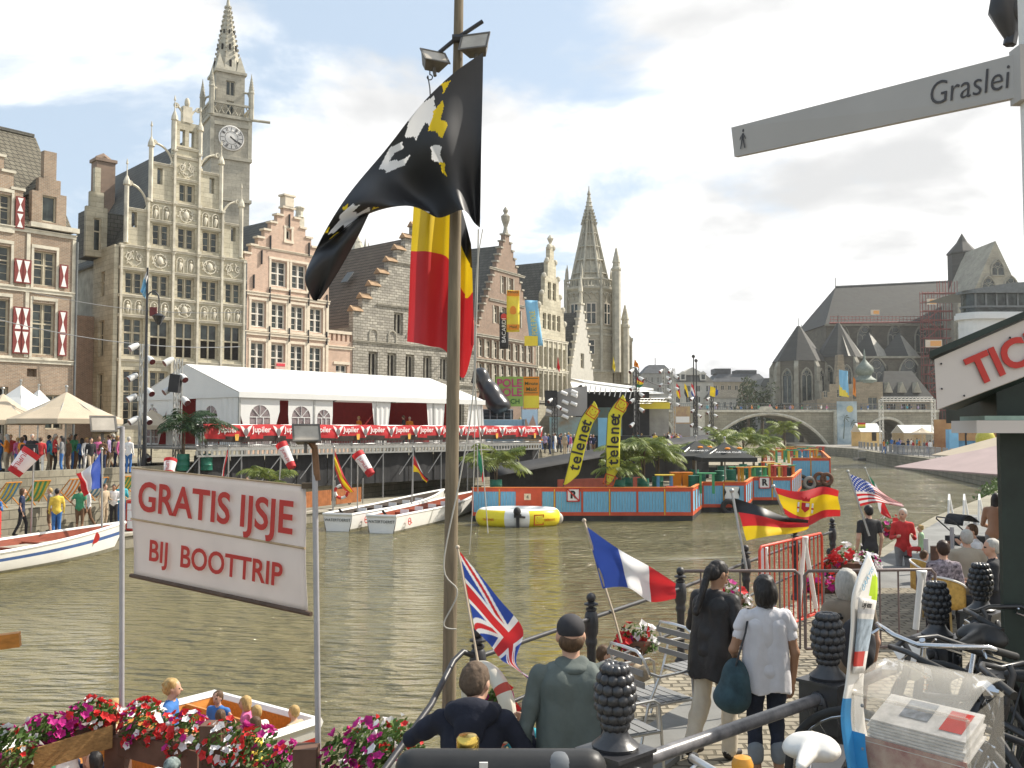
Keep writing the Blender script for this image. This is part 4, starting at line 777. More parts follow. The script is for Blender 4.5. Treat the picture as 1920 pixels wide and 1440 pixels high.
# modern white building on the right
D3 = 120.; k3 = D3/FPX; e = T('modern_building', 'white curved corner building with dark glazed attic storey at the right edge', 'building', (wx(1880, D3), D3, 1.5)); x4 = lambda px: (px-1880)*k3; z4 = lambda py: CZ+(808-py)*k3-1.5
pts = [(x4(1814)+2*(1-cos(a)), 2-2*sin(a)) for a in [i*pi/12 for i in range(7)]]; P = lambda o: [(x4(1814)+8-o, 14)]+[(x+(-o if i < 3 else 0), y-(o if i > 2 else 0)) for i, (x, y) in enumerate(pts)]+[(x4(2050), -o), (x4(2050), 14)]
ww = mat('white_render', (.68, .68, .66), .8, .05, 1); mb = MB(); mb.slab(P(0)[::-1], 0, z4(597)); mb.build('wall', ww, e)
mb = MB(); mb.slab(P(.5)[::-1], z4(597), z4(588)); mb.slab(P(.3)[::-1], z4(588.1), z4(584)); mb.slab(P(.04)[::-1], z4(614), z4(610)); mb.build('cornice', ww, e)
mb = MB(); mb.slab(P(-.4)[::-1], z4(584), z4(548)); mb.build('attic', gl_d, e)
mb = MB(); mb.slab(P(-.2)[::-1], z4(575), z4(571)); mb.slab(P(.2)[::-1], z4(548), z4(543))
for px in range(1836, 1960, 20): mb.box(x4(px)-.12, x4(px)+.12, .28, .42, z4(571), z4(548))
mb.prism([(x4(1814), z4(543)), (x4(2050), z4(543)), (x4(2050), z4(520)), (x4(1905), z4(528))], .2, 12); mb.build('roof_edge', lead, e)
for px in (1823, 1836): window(e, x4(px), x4(px+8), z4(648), z4(626), wf_w, gl_d, y=-.06, nx=1, zb=())
# ---------------------------------------------------------------- trees
leafd = mat('dark_leaves', (.045, .062, .028), .7, .5, 1.2, transl=.15); leafm = mat('green_leaves', (.075, .12, .035), .6, .45, 1.5, transl=.25); bark = mat('bark', (.12, .09, .06), .9, .3, 3, .4)
def leaf_cloud(mb, c, r, n, sz, rnd):
    for _ in range(n):
        while True:
            p = Vector((rnd.uniform(-1, 1), rnd.uniform(-1, 1), rnd.uniform(-1, 1)))
            if .25 < p.length < 1: break
        p = Vector(c)+Vector((p.x*r[0], p.y*r[1], p.z*r[2])); a = Vector((rnd.gauss(0, 1), rnd.gauss(0, 1), rnd.gauss(0, 1))).normalized(); b = a.orthogonal().normalized(); d = a.cross(b); s = sz*rnd.uniform(.6, 1.3)
        mb.add([p-b*s, p-d*s*.5, p+b*s, p+d*s*.5], [(0, 1, 2, 3)])
def tree(label, p, h, r, m, seed, group=None, n=900, sz=.35):
    rnd = random.Random(seed); e = T('tree', label, 'tree', p, 0, group); mb = MB(); mb.tube([(0, 0, 0), (.1, 0, h*.35), (0, .1, h*.7)], [h*.03, h*.022, h*.008], 7)
    for i in range(6): a = rnd.uniform(0, 6.3); mb.tube([(0, 0, h*(.3+.06*i)), (cos(a)*r*.6, sin(a)*r*.6, h*(.5+.06*i))], [h*.012, h*.004], 5)
    mb.build('trunk', bark, e); mb = MB()
    for i in range(12): a = rnd.uniform(0, 6.3); q = rnd.uniform(.1, .75)*r; leaf_cloud(mb, (q*cos(a), q*sin(a), h*rnd.uniform(.42, .9)), (r*.42, r*.42, h*.15), n//12, sz, rnd)
    mb.build('crown', m, e); return e
tree('broad dark tree behind the left end of the main bridge arch', (wx(1402, 216), 216, 1.5), 15.5, 4.4, leafd, 3)
tree('dark tree beside the church end behind the bridge', (wx(1428, 219), 219, 1.5), 15, 3.8, leafd, 4)
for i, (px, h) in enumerate(((1350, 9), (1395, 10), (1455, 11), (1510, 9.5))): tree(['leftmost low tree seen through the main bridge arch', 'second low tree seen through the main bridge arch', 'third low tree seen through the main bridge arch', 'rightmost low tree seen through the main bridge arch'][i], (wx(px, 240), 240, .5), h, 5, leafd, 10+i, 'trees beyond the bridge arch', 700, .5)
# ---------------------------------------------------------------- festival on the left bank
cv = mat('white_tent_canvas', (.80, .80, .77), .55, .04, .6, .12, transl=.12); cv_c = mat('cream_canvas', (.55, .46, .34), .75, .1, 1, .1, transl=.12); redw = mat('red_bar_wall', (.30, .02, .02), .6, .15); blk = mat('black_cloth', (.017, .017, .018), .75, .4, .8, .2); alu = mat('scaffold_aluminium', (.42, .42, .4), .4, .15, 5, metal=.6); stl = mat('grey_steel', (.3, .3, .3), .45, .2, 5, metal=.5)
white_t = mat('white_lettering', (.85, .84, .82), .6, .02); ban_r = mat('red_banner', (.50, .03, .035), .5, .2, 1.5); ban_k = mat('dark_banner_edge', (.05, .035, .03), .6, .4, 3)
TO = Vector((-13.9, 49)); TA = math.atan2(.76, .65); tx = lambda px: (49*((px-960)/FPX)+13.9)/(.65-.76*(px-960)/FPX)
e = T('festival_tent', 'long white party tent with arched plastic windows on the raised beer platform', 'tent', (TO.x, TO.y, 3.52), TA)
ze, zr, dp = 2.77, 4.42, 10.0; mb = MB(); Lx = 18.4
mb.add([(-.12, -.12, ze), (Lx+.1, -.12, ze), (Lx+.1, dp/2, zr), (-.12, dp/2, zr), (Lx+.1, dp+.12, ze), (-.12, dp+.12, ze)], [(0, 1, 2, 3), (3, 2, 4, 5)])
mb.box(-.14, Lx+.12, -.16, -.11, ze-.28, ze+.02); mb.build('roof', cv, e)
mb = MB(); mb.add([(-.1, 0, ze-.02), (-.1, dp, ze-.02), (-.1, dp/2, zr-.03)], [(0, 2, 1)]); mb.box(-.13, -.08, -.1, dp+.1, ze-.26, ze); mb.build('gable', cv, e)
plas = mat('clear_plastic_window', (.35, .3, .3), .15, .4, 2, alpha=.55); 
def panel(x0, x1, win, M=None, nm='side_panel', sw=0):
    A = []; cx = (x0+x1)/2; ww_ = min(.62, (x1-x0)*.36)
    mb = MB(); mb.M = M or Matrix()
    def f(u, v): return Vector((x0+(x1-x0)*u+sw*(1-v)*(u-.5), .03*sin(u*22)+.0, 0+ (ze-.25)*v))
    if not win: mb.grid(f, 16, 3); return mb.build(nm, cv, e, 60)
    o_ = arch_pts(cx-ww_, cx+ww_, .1, 1.5, 0, 6); n = len(o_); hw = (x1-x0)/2
    out = []
    for x, z in o_:     # project outline outwards to the panel's rectangle
        dx, dz = x-cx, z-1.2; s = min(hw/abs(dx) if abs(dx) > 1e-6 else 99, (ze-.25-1.2)/dz if dz > 1e-6 else (1.2/-dz if dz < -1e-6 else 99)); out.append((cx+dx*s, 1.2+dz*s))
    mb.add([(x, 0, z) for x, z in o_]+[(x, 0, z) for x, z in out], [(i, (i+1) % n, n+(i+1) % n, n+i) for i in range(n)])
    for c in ((x0, 0), (x1, 0), (x1, ze-.25), (x0, ze-.25)):
        pass
    k = [min(range(n), key=lambda i: (out[i][0]-c[0])**2+(out[i][1]-c[1])**2) for c in ((x0, ze-.25), (x1, ze-.25))]
    for c, sg in (((x0, ze-.25), 1), ((x1, ze-.25), 1)):
        b = [p for p in out if abs(p[0]-c[0]) < 1e-3]; t_ = [p for p in out if abs(p[1]-c[1]) < 1e-3]
        if b and t_: p1 = max(b, key=lambda p: p[1]); p2 = min(t_, key=lambda p: abs(p[0]-c[0])); mb.add([(p1[0], 0, p1[1]), (c[0], 0, c[1]), (p2[0], 0, p2[1])], [(0, 1, 2)])
    o = mb.build(nm, cv, e); g = MB(); g.M = M or Matrix(); g.prism(o_, .02, .03); w = g.build('window', plas, o); b = MB(); b.M = M or Matrix()
    for q in (-.33, .33): b.box(cx+ww_*q-.02, cx+ww_*q+.02, -.015, .015, .1, 1.5)
    for z in (.45, .95, 1.5): b.box(cx-ww_, cx+ww_, -.012, .012, z-.02, z+.02)
    for a in (.78, 1.57, 2.36): b.tube([(cx, 0, 1.5), (cx+ww_*cos(a), 0, 1.5+ww_*sin(a))], .02, 4)
    b.build('glazing_bars', cv, w); return o
for a, b, wn, sw in ((0, 2.45, 1, 0), (3.0, 4.7, 1, 0), (4.75, 6.0, 1, 0), (8.86, 10.35, 0, -.7), (13.3, 14.9, 0, -.5), (17.1, 18.4, 0, .6)): panel(a, b, wn, None, 'side_panel' if wn else 'tied_curtain', sw)
MG = Matrix.Translation((-.06, dp, 0)) @ Matrix.Rotation(-pi/2, 4, 'Z')
for a, b, wn in ((.05, 3.0, 1), (3.0, 4.2, 0), (6.0, 6.6, 0), (6.6, 8.3, 1), (8.3, 9.95, 0)): panel(a, b, wn, MG, 'end_panel')
mb = MB()
for x in (0, 4.72, 9.2, 13.9, 18.3):
    for y in (.02, dp-.02): mb.box(x-.05, x+.05, y-.05, y+.05, 0, ze)
    mb.tube([(x, 0, ze-.05), (x, dp/2, zr-.08), (x, dp, ze-.05)], .06, 4)
mb.build('frame', alu, e)
mb = MB(); mb.box(.3, Lx, dp-.25, dp-.15, 0, ze).box(Lx-.1, Lx-.02, 3, dp, 0, ze); mb.build('back_wall', redw, e)
bar = T('bar_counter', 'long red bar counter inside the white tent', 'bar counter', (TO.x, TO.y, 3.52), TA); mb = MB(); mb.box(6, 17, 2.6, 3.3, 0, 1.0); mb.build('counter', redw, bar); mb = MB(); mb.box(5.9, 17.1, 2.5, 3.4, 1.003, 1.07); mb.build('counter_top', mat('blue_grey', (.2, .26, .32), .5), bar)
# platform
e = T('beer_platform', 'raised scaffold platform with black skirt and red beer banner carrying the tent', 'platform', (TO.x, TO.y, 0), TA)
X0, X1, Y0 = -3.2, 22.9, -1.3
mb = MB(); mb.box(X0, X1, Y0, 11, 3.4, 3.5); mb.build('deck', mat('grey_deck_boards', (.25, .24, .22), .8, .2, 3), e)
mb = MB(); mb.box(X0, X1, Y0-.05, Y0+.02, 3.34, 3.45).box(X0, X1, Y0-.05, Y0+.02, 3.05, 3.14)
for i in range(96): x = X0+(X1-X0)*i/95; mb.box(x-.06, x+.06, Y0-.04, Y0+.01, 3.14, 3.34)
mb.build('truss_edge', alu, e)
mb = MB()
for i in range(12): x = X0+.2+(X1-X0-.4)*i/11; mb.tube([(x, Y0+.1, .5), (x, Y0+.1, 4.6)], .045, 6); mb.tube([(x, Y0-.02, 3.1), (x-1.2, Y0-.02, 1.8)], .03, 5)
for z in (4.6, 4.05, 3.6): mb.tube([(X0, Y0+.03, z), (X1, Y0+.03, z)], .03, 5)
for i in range(230): x = X0+(X1-X0)*i/229; mb.box(x-.012, x+.012, Y0+.02, Y0+.04, 3.5, 4.05)
mb.build('railing', stl, e)
mb = MB()
for i in range(13):
    a = X0+.05+(X1-X0)*i/13; mb.grid(lambda u, v: Vector((a+(X1-X0)/13*u*.985, Y0+.3+.03*sin(u*9), 1.35+1.78*v)), 8, 1)
mb.build('black_skirt', blk, e)
mb = MB(); n = 26
def bf(u, v): x = X0+.3+(X1-X0-.3)*u; return Vector((x, Y0-.07-.05*sin(v*pi)-.015*sin(x*5+3*v), 4.62-.86*v+.02*sin(x*1.9)))
mb.grid(bf, 130, 6, lambda u, v: 1 if v > .72+.09*sin(u*70)+.04*sin(u*170) else 0); bn = mb.build('banner', [ban_r, ban_k], e, 60)
for i in range(13):
    x = X0+1.6+i*1.93; text('Jupiler', .42, frame((x, Y0-.16, 4.36), (1, 0, 0), (0, 0, 1)), white_t, bn, bold=.01)
    m = MB(); m.m = 0; xx = x+.98; m.prism([(xx-.32, 4.58), (xx-.1, 4.2), (xx+.05, 3.95), (xx+.18, 4.2), (xx+.42, 4.6), (xx+.16, 4.5), (xx+.04, 4.28), (xx-.12, 4.5)], Y0-.165, Y0-.16); m.m = 1; m.prism([(xx+.04+.13*cos(a), 4.24+.2*sin(a)) for a in [q*pi/5 for q in range(10)]], Y0-.175, Y0-.168); m.build('bull_emblem', [white_t, mat('grey_emblem', (.18, .15, .15), .6)], bn)
    if i % 2 == 0: m = MB(); m.prism([(x+.42, 3.82), (x+.58, 3.82), (x+.62, 4.08), (x+.38, 4.08)], Y0-.16, Y0-.155); m.prism([(x+.38, 4.08), (x+.62, 4.08), (x+.6, 4.14), (x+.4, 4.14)], Y0-.165, Y0-.155); m.build('glass_emblem', mat('beer_amber', (.75, .42, .08), .5), bn)
# inflatable and boards right of the tent
D = 67.; sp = lambda px, d=D: (px-960)/FPX*d; sz = lambda py, d=D: CZ+(808-py)/FPX*d
inf = mat('black_inflatable', (.012, .012, .014), .28, .3, 1.5, .1, spec=.6)
def S(px, py, d=D): return (sp(px, d), d, sz(py, d))
kk = D/FPX; e = T('inflatable_figure', 'giant shiny black inflatable seal like figure on the blue container', 'inflatable', (0, 0, 0))
sdf('inflated_body', [ell(S(925, 745), (20*kk, 1.0, 34*kk), R=Euler((0, radians(-24), 0)).to_matrix()), ell(S(905, 712), (13*kk, .7, 22*kk), k=.4), ell(S(898, 699), (11*kk, .55, 9*kk), k=.25), cone(S(893, 702), S(886, 716), .22, .12, k=.2), ell(S(938, 760), (20*kk, 1.1, 16*kk), k=.4), cone(S(912, 730), S(900, 752), .35, .2, k=.2)], inf, .07, e)
mb = MB()
for py in (774, 781): mb.tube([S(906, py), S(962, py)], 5.5*kk, 10)
mb.build('inflated_base', inf, e, 60)
mb = MB(); 
for i in range(5): mb.tube([S(906+i*13, 788, D-.5), S(906+i*13, 768, D-.5)], .03, 4)
mb.tube([S(904, 768, D-.5), S(962, 768, D-.5)], .03, 4); tag(mb.build('guard_rail', stl), 'thin steel guard rail in front of the black inflatable', 'railing')
mb = MB(); mb.box(sp(895), sp(985), D-1, D+2, 2.4, sz(787))
for i in range(34): x = sp(895)+i*(sp(985)-sp(895))/34; mb.box(x, x+.05, D-1.05, D-1, 3.4, sz(788))
tag(mb.build('shipping_container', mat('pale_blue_steel', (.33, .5, .6), .55, .1)), 'pale blue corrugated container behind the end of the beer banner', 'container')
def board(name, label, px0, px1, py0, py1, d, m, depth=.12):
    e = T(name, label, 'sign', (sp((px0+px1)/2, d), d, sz(py1, d))); w_, h = sp(px1, d)-sp(px0, d), sz(py0, d)-sz(py1, d); mb = MB(); mb.box(-w_/2, w_/2, 0, depth, 0, h); mb.build('board', m, e)
    mb = MB(); mb.box(-w_/2+.08, -w_/2+.16, depth+.01, depth+.1, min(-.05, 2.4-sz(py1, d)), h*.8).box(w_/2-.16, w_/2-.08, depth+.01, depth+.1, min(-.05, 2.4-sz(py1, d)), h*.8); mb.build('post', stl, e); return e, w_, h
FR = lambda x, z, y=-.012: frame((x, y, z), (1, 0, 0), (0, 0, 1))
pink = mat('raspberry_print', (.5, .06, .16), .6); grn = mat('lime_green_print', (.3, .42, .09), .6, .15, 1); ora = mat('orange_print', (.75, .25, .02), .6, .1, 1); yel = mat('yellow_print', (.80, .62, .05), .55, .08, 1); dkg = mat('dark_green_print', (.04, .1, .03), .7); blu = mat('sky_blue_print', (.22, .48, .68), .6, .1, 1); sand = mat('sand_print', (.72, .5, .22), .7, .15, 1); skyb = mat('pale_blue_print', (.5, .66, .78), .6, .08)
e, w_, h = board('festival_sign', 'green sign with pink POLE POLE letters above the blue container', 929, 981, 706, 762, 69, grn)
text('POLE', .78, FR(0, h*.77), pink, e, bold=.03); text('POLE', .78, FR(0, h*.46), pink, e, bold=.03); text('BEACH', .48, FR(0, h*.16), dkg, e, bold=.02)
e, w_, h = board('juice_sign', 'orange Minute Maid sign beside the green festival sign', 981.5, 1011, 706, 766, 69.3, ora)
text('Minute', .34, FR(0, h*.78), dkg, e, bold=.01); text('Maid', .4, FR(0, h*.6), dkg, e, bold=.01)
mb = MB(); mb.box(-w_/2+.08, w_/2-.08, -.012, 0, h*.48, h*.5).box(-w_/2+.08, w_/2-.08, -.012, 0, h*.93, h*.95); mb.build('frame_line', dkg, e); mb = MB(); mb.box(-w_/2+.02, w_/2-.02, -.01, 0, .05, h*.4); mb.build('lower_field', yel, e)
e, w_, h = board('beach_panel', 'tall painted beach scene panel at the right end of the beer platform', 979, 1008, 768, 868, 66, skyb)
mb = MB(); mb.prism([(-w_/2, h*.25), (w_/2, h*.25), (w_/2, h*.6), (0, h*.66), (-w_/2, h*.58)], -.012, 0); mb.build('sand_field', sand, e); mb = MB(); mb.prism([(-w_/2, h*.6), (-w_*.25, h*.84), (-.1, h*.7), (w_*.2, h*.9), (w_/2, h*.62), (0, h*.661)], -.01, 0); mb.build('rock_field', mat('rock_print', (.5, .33, .25), .7), e); mb = MB(); mb.box(-w_/2, w_/2, -.011, 0, 0, h*.26); mb.build('white_field', white_t, e)
# banners on the brick gable
def hangb(label, px, py0, py1, wpx, d, m, s, tm, lean=0):
    e = T('hanging_banner', label, 'banner', (sp(px, d), d, sz(py1, d))); w_, h = wpx*d/FPX, (py1-py0)*d/FPX; mb = MB()
    mb.grid(lambda u, v: Vector(((u-.5)*w_+lean*(1-v)*h, .12*sin(u*5+v*4), h*v)), 6, 14); mb.build('banner_cloth', m, e, 80, .02)
    text(s, w_*.62, frame((lean*h*.5, -.2, h*.5), (-lean, 0, 1) if lean else (0, 0, 1), (-1, 0, 0)), tm, e, sx=.62 if len(s) > 7 else 1.05); mb = MB(); mb.tube([(lean*0, .15, h), (0, 3.0, h+.2)], .06, 5); mb.build('bracket', iron, e); return e
e = hangb('yellow orange fruit banner hanging high on the brick gable', 962, 543, 622, 24, 90, yel, '', ora); mb = MB(); w_ = 1.2; h = 79*.05
for z in (.2, h-.55): mb.box(-.58, .58, -.16, -.13, z, z+.5)
mb.build('orange_band', ora, e); text('Minute', .36, FR(0, h-.2, -.18), dkg, e); text('Maid', .36, FR(0, .45, -.18), dkg, e); m = MB(); m.prism([(.3*cos(a), h*.48+.55*abs(sin(a))**.7*(1 if sin(a) > 0 else -.45)) for a in [q*pi/7 for q in range(14)]], -.17, -.15); m.build('fruit_emblem', ora, e)
e = hangb('black banner with white lettering hanging left of the orange banner', 945, 585, 654, 17, 91, blk, 'BACARDI', white_t); mb = MB(); mb.M = Matrix.Translation((0, -.17, 3.05)) @ Matrix.Rotation(pi/2, 4, 'X'); mb.lathe([(.32, 0), (.32, .02)], 14); mb.build('red_roundel', brd, e)
e = hangb('blue banner with yellow lettering hanging right of the orange banner', 996, 562, 648, 24, 89, blu, 'POLE POLE', yel, .12); mb = MB(); mb.box(-.62, .62, -.16, -.13, -.02, .9); mb.build('yellow_field', yel, e); 
# stage on the quay
D = 96.
e = T('festival_stage', 'open festival stage with white canopy and dark interior at the bend of the quay', 'stage', (sp(1135, D), D, 2.4))
mb = MB(); mb.box(-2.6, 6, 0, 8, 0, 1.4); mb.build('stage_floor', blk, e)
mb = MB(); mb.add([(-2.2, -1.2, 6.6), (3.0, -1.2, 5.9), (6, 8, 6.3), (-3, 8, 7.4), (-2.2, -1.2, 6.75), (3.0, -1.2, 6.05), (6, 8, 6.5), (-3, 8, 7.6)], [(0, 3, 2, 1), (4, 5, 6, 7), (0, 1, 5, 4), (1, 2, 6, 5), (2, 3, 7, 6), (3, 0, 4, 7)]); mb.build('canopy', cv, e)
mb = MB(); mb.box(-2.4, 5.4, 7, 7.3, 1.4, 6.1).box(-2.5, -2.3, 0, 7, 1.4, 6.5); mb.build('back_drop', blk, e)
mb = MB(); mb.box(-1.2, 2.4, 6.4, 6.9, 1.4, 4.4); mb.build('painted_backdrop', mat('yellow_blue_backdrop', (.62, .5, .2), .7, .5, .6, c2=(.2, .42, .5)), e); mb = MB(); mb.box(-.8, 1.0, -.8, -.3, 0, 3.2); mb.build('blue_panel', blu, e)
mb = MB()
for i in range(10): x = -2.0+i*.5; mb.tube([(x, -1.0, 6.5-.07*i), (x-.2, -1.1, 5.7-.07*i)], .05, 4)
mb.build('fringe', white_t, e)
mb = MB(); mb.box(-2.8, 6.3, -1.3, 8, 7.9, 9.6); o = None
e2 = T('white_roof_box', 'white roofed pavilion rising behind the stage canopy', 'pavilion', (sp(1150, 104), 104, 2.4)); mb = MB(); mb.box(-4, 6, 0, 6, 0, sz(738, 104)-2.4); mb.build('pavilion_body', pl_g, e2); mb = MB(); mb.add([(-4.3, -.3, sz(738, 104)-2.4), (6.3, -.3, sz(748, 104)-2.4), (6.3, 6, sz(733, 104)-2.4), (-4.3, 6, sz(712, 104)-2.4)], [(0, 1, 2, 3)]); mb.build('pavilion_roof', cv, e2, None, .15)
gc = mat('grey_sheet', (.3, .29, .28), .7, .12, .5, .2)
e = T('speaker_screen', 'grey cloth covered wall hung with white spotlights left of the stage', 'screen', (sp(1062, 93), 93, 2.4)); mb = MB(); q = lambda px, py: (sp(px, 93)-sp(1062, 93), sz(py, 93)-2.4); mb.prism([q(1022, 780), q(1101, 780), q(1101, 724), q(1070, 727), q(1028, 740)], 0, .3); mb.build('cloth_wall', gc, e)
for px, py in ((1058, 738), (1060, 755), (1059, 770), (1060, 782), (1030, 772), (1077, 742), (1076, 758), (1077, 736)): a = q(px, py); mb = MB(); mb.tube([(a[0]-.3, -.3, a[1]+.15), (a[0]+.25, -.5, a[1]-.1)], .17, 8); mb.build('spotlight', white_t, e, 50)
mb = MB(); mb.box(q(1030, 0)[0], q(1100, 0)[0], -.2, -.05, 0, q(0, 782)[1]); mb.build('painted_board', mat('beach_mural_print', (.6, .35, .15), .7, .6, .5, c2=(.25, .45, .5)), e)
mb = MB(); a = q(1033, 750); mb.box(a[0]-.6, a[0]+.6, -.6, -.1, a[1]-.6, a[1]+.9); mb.build('loudspeaker', blk, e)
tr_k = mat('black_truss', (.03, .03, .032), .5)
def truss(mb, a, b, w=.35, n=None, r=.035):
    a, b = Vector(a), Vector(b); d = (b-a); L_ = d.length; n = n or max(3, int(L_/.55)); t = d/L_; u = t.orthogonal().normalized(); v = t.cross(u); u, v = (u+v).normalized()*w/2, (u-v).normalized()*w/2; c = [u+v, u-v, -u-v, -u+v] if 0 else [u, v, -u, -v]
    for q in c: mb.tube([a+q, b+q], r, 4)
    for i in range(n):
        for j in range(4): mb.tube([a+t*(L_*i/n)+c[j], a+t*(L_*(i+1)/n)+c[(j+1) % 4]], r*.6, 3, False)
lampw = mat('white_lamp_can', (.7, .7, .68), .35, .08); lampr = mat('dark_red_lens', (.12, .02, .02), .3)
def lamp(p, par, dx, s=.3, m=None):
    mb = MB(); a = Vector(p); d = Vector((dx, -.5, -.5)).normalized(); mb.lathe([(0, 0)], 3) if 0 else None; mb.tube([a-d*s*.7, a-d*s*.3, a+d*s*.55], [s*.22, s*.36, s*.42], 9); o = mb.build('lamp', m or lampw, par, 50); k = MB(); k.tube([a+d*s*.55, a+d*s*.6], s*.38, 9); k.build('lens', lampr, o)
def ltower(label, px, d, y0, y1, lamps, w=.4, zb=2.4, m=alu, seed=0):
    e = T('lighting_tower', label, 'lighting tower', (sp(px, d), d, zb)); mb = MB(); truss(mb, (0, 0, 0), (0, 0, sz(y0, d)-zb), w); mb.build('truss', m, e); r = random.Random(px)
    for i in range(lamps): z = sz(y0+6, d)-zb-i*.75*(.8+.3*r.random()); s = 1 if i % 2 else -1; lamp((s*(.34+.15*r.random()), -.3, z), e, s*.6, .42)
    return e
ltower('truss tower of white spotlights beside the black street lamp at far left', 268, 50, 645, 800, 9)
ltower('short truss tower with red lensed spots and a black loudspeaker before the tent gable', 333, 48, 672, 800, 4)
mb = MB(); mb.cbox((sp(328, 47.5), 47.5, sz(719, 47.5)), (.5, .45, .9), Euler((0, .12, 0)).to_matrix()); tag(mb.build('loudspeaker', blk), 'black loudspeaker box hung in front of the tent gable', 'loudspeaker')
for i, (px, d, y0, n, m) in enumerate(((1193, 84, 690, 7, tr_k), (1246, 110, 690, 6, alu), (1262, 110, 690, 6, alu), (1304, 112, 742, 9, tr_k), (1334, 116, 742, 9, tr_k), (1040, 90, 745, 2, tr_k))):
    ltower(['black mast with spotlights right of the tall yellow flag', 'left of the twin silver lamp towers before the far houses', 'right of the twin silver lamp towers before the far houses', 'black lamp tower with white spots left of the bridge arch', 'black lamp tower with white spots nearest the bridge arch', 'black truss in front of the grey cloth wall'][i], px, d, y0, 800, n, .5, 2.4, m)
for i, (px, y0, d) in enumerate(((1301, 668, 150), (1306, 676, 152))): mb = MB(); mb.tube([(sp(px, d), d, 2.4), (sp(px, d), d, sz(y0, d))], .1, 6); mb.sph((sp(px, d), d, sz(y0, d)), .28); tag(mb.build('mast', tr_k), ['taller of two thin ball topped masts before the pale gabled house', 'shorter of two thin ball topped masts before the pale gabled house'][i], 'mast', 'ball topped masts')
mb = MB(); a, b = sp(1196, 100), sp(1250, 104); truss(mb, (a, 100, sz(752, 100)), (b, 104, sz(752, 104)), .5); tag(mb.build('truss_beam', alu), 'horizontal silver truss beam between two lamp towers over the crowd', 'truss'); 
e = T('yellow_sign', 'small yellow banner hung under the truss beam above the crowd', 'sign', (sp(1228, 102), 102, sz(765, 102))); mb = MB(); mb.box(-1.6, 1.6, -.05, .05, -.1, .6); mb.build('panel', yel, e); text('FESTIVAL', .5, FR(0, .25, -.06), blk, e) if 0 else None
e, w_, h = board('price_board', 'pink and purple painted board with grey panels by the lamp towers', 1262, 1294, 762, 818, 118, mat('pink_mural', (.55, .3, .34), .7, .5, .7, c2=(.6, .45, .2))); mb = MB(); mb.box(-.8, w_/2, -.02, 0, .05, h*.42); mb.build('grey_panel', gc, e); mb = MB(); mb.box(-.7, w_/2-.1, -.02, 0, h*.46, h*.66); mb.build('white_panel', white_t, e)
mb = MB(); mb.box(sp(1294, 118), sp(1322, 118), 118, 118.2, 2.4, sz(802, 118)); tag(mb.build('fence_panel', mat('pale_panel', (.5, .5, .48), .7)), 'pale grey site fence panel right of the painted board', 'fence')
# street lamp far left
e = T('street_lamp', 'tall black street lamp with hanging lantern beside the truss tower at left', 'street lamp', (sp(272, 48), 48, 2.4)); mb = MB(); mb.tube([(0, 0, 0), (0, 0, 1.2), (0, 0, sz(500, 48)-2.4)], [.16, .1, .05], 8); mb.tube([(0, 0, sz(560, 48)-2.4)]+[(.3-.3*cos(a), 0, sz(560, 48)-2.4+.4*sin(a)) for a in [q*pi/6 for q in range(1, 7)]], .04, 5); mb.build('post', iron, e); mb = MB(); mb.lathe([(.05, 0), (.35, -.15), (.3, -.2), (.12, -.55), (.03, -.6)], 10, (.6, 0, sz(560, 48)-2.4-.7)); mb.tube([(.6, 0, sz(560, 48)-2.4), (.6, 0, sz(560, 48)-3.1)], .03, 4); mb.build('lantern', iron, e, 40)
mb = MB(); mb.box(.15, .5, -.05, .05, sz(592, 48)-2.4, sz(575, 48)-2.4); mb.build('sign_plate', mat('dark_red_plate', (.15, .03, .03), .6), e)
# parasols
def parasol(label, px, py_top, wpx, d, m, zb, py_edge, group=None, n=8, rz=0, letters=False):
    r = wpx/2*d/FPX; zt_, ze_ = sz(py_top, d), sz(py_edge, d); e = T('parasol', label, 'parasol', (sp(px, d), d, zb), rz, group); mb = MB(); h, t = ze_-zb, zt_-zb
    P = [(r*cos(2*pi*j/n), r*sin(2*pi*j/n)) for j in range(n)]
    vs = [(0, 0, t)]+[(x*.5, y*.5, (h+t)/2-.04*r) for x, y in P]+[(x, y, h) for x, y in P]+[(x, y, h-.22) for x, y in P]; fs = []
    for j in range(n): k = (j+1) % n; fs += [(0, 1+j, 1+k), (1+j, 1+n+j, 1+n+k, 1+k), (1+n+j, 1+2*n+j, 1+2*n+k, 1+n+k)]
    mb.add(vs, fs); mb.build('canopy', m, e, None, .015); mb = MB(); mb.tube([(0, 0, 0), (0, 0, t+.25)], .045, 6); mb.sph((0, 0, t+.25), .08, 6, 4)
    for x, y in P: mb.tube([(0, 0, t-.08), (x*.97, y*.97, h-.03)], .02, 4, False)
    mb.build('pole', alu, e); mb = MB(); mb.lathe([(.35, 0), (.35, .08), (.06, .12)], 10); mb.build('base', blk, e)
    if letters:
        for j in range(n):
            a = 2*pi*(j+.5)/n
            if sin(a) < -.3: f = cos(pi/n); c = Vector((r*.72*f*cos(a), r*.72*f*sin(a), h+(t-h)*.28+.05)); q_ = c+Vector((0, 0, .06)); m_ = MB(); m_.sph(q_-Vector((cos(a)*.25, sin(a)*.25, -.14)), (.17, .17, .07), 10, 5); m_.build('orange_emblem', ora, e); text('HAVANA CLUB', .2, frame(c+Vector((cos(a), sin(a), .5))*.03, (-sin(a), cos(a), 0), (-cos(a)*(r*f), -sin(a)*(r*f), t-h)), white_t, e)
    return e
parasol('large cream parasol cut off by the left edge over the cafe terrace', 5, 738, 150, 46, cv_c, 2.4, 788, 'cream cafe parasols', 8, .2)
parasol('large cream parasol with flat valance centred over the quay cafe', 124, 735, 200, 45, cv_c, 2.4, 786, 'cream cafe parasols', 8, .3)
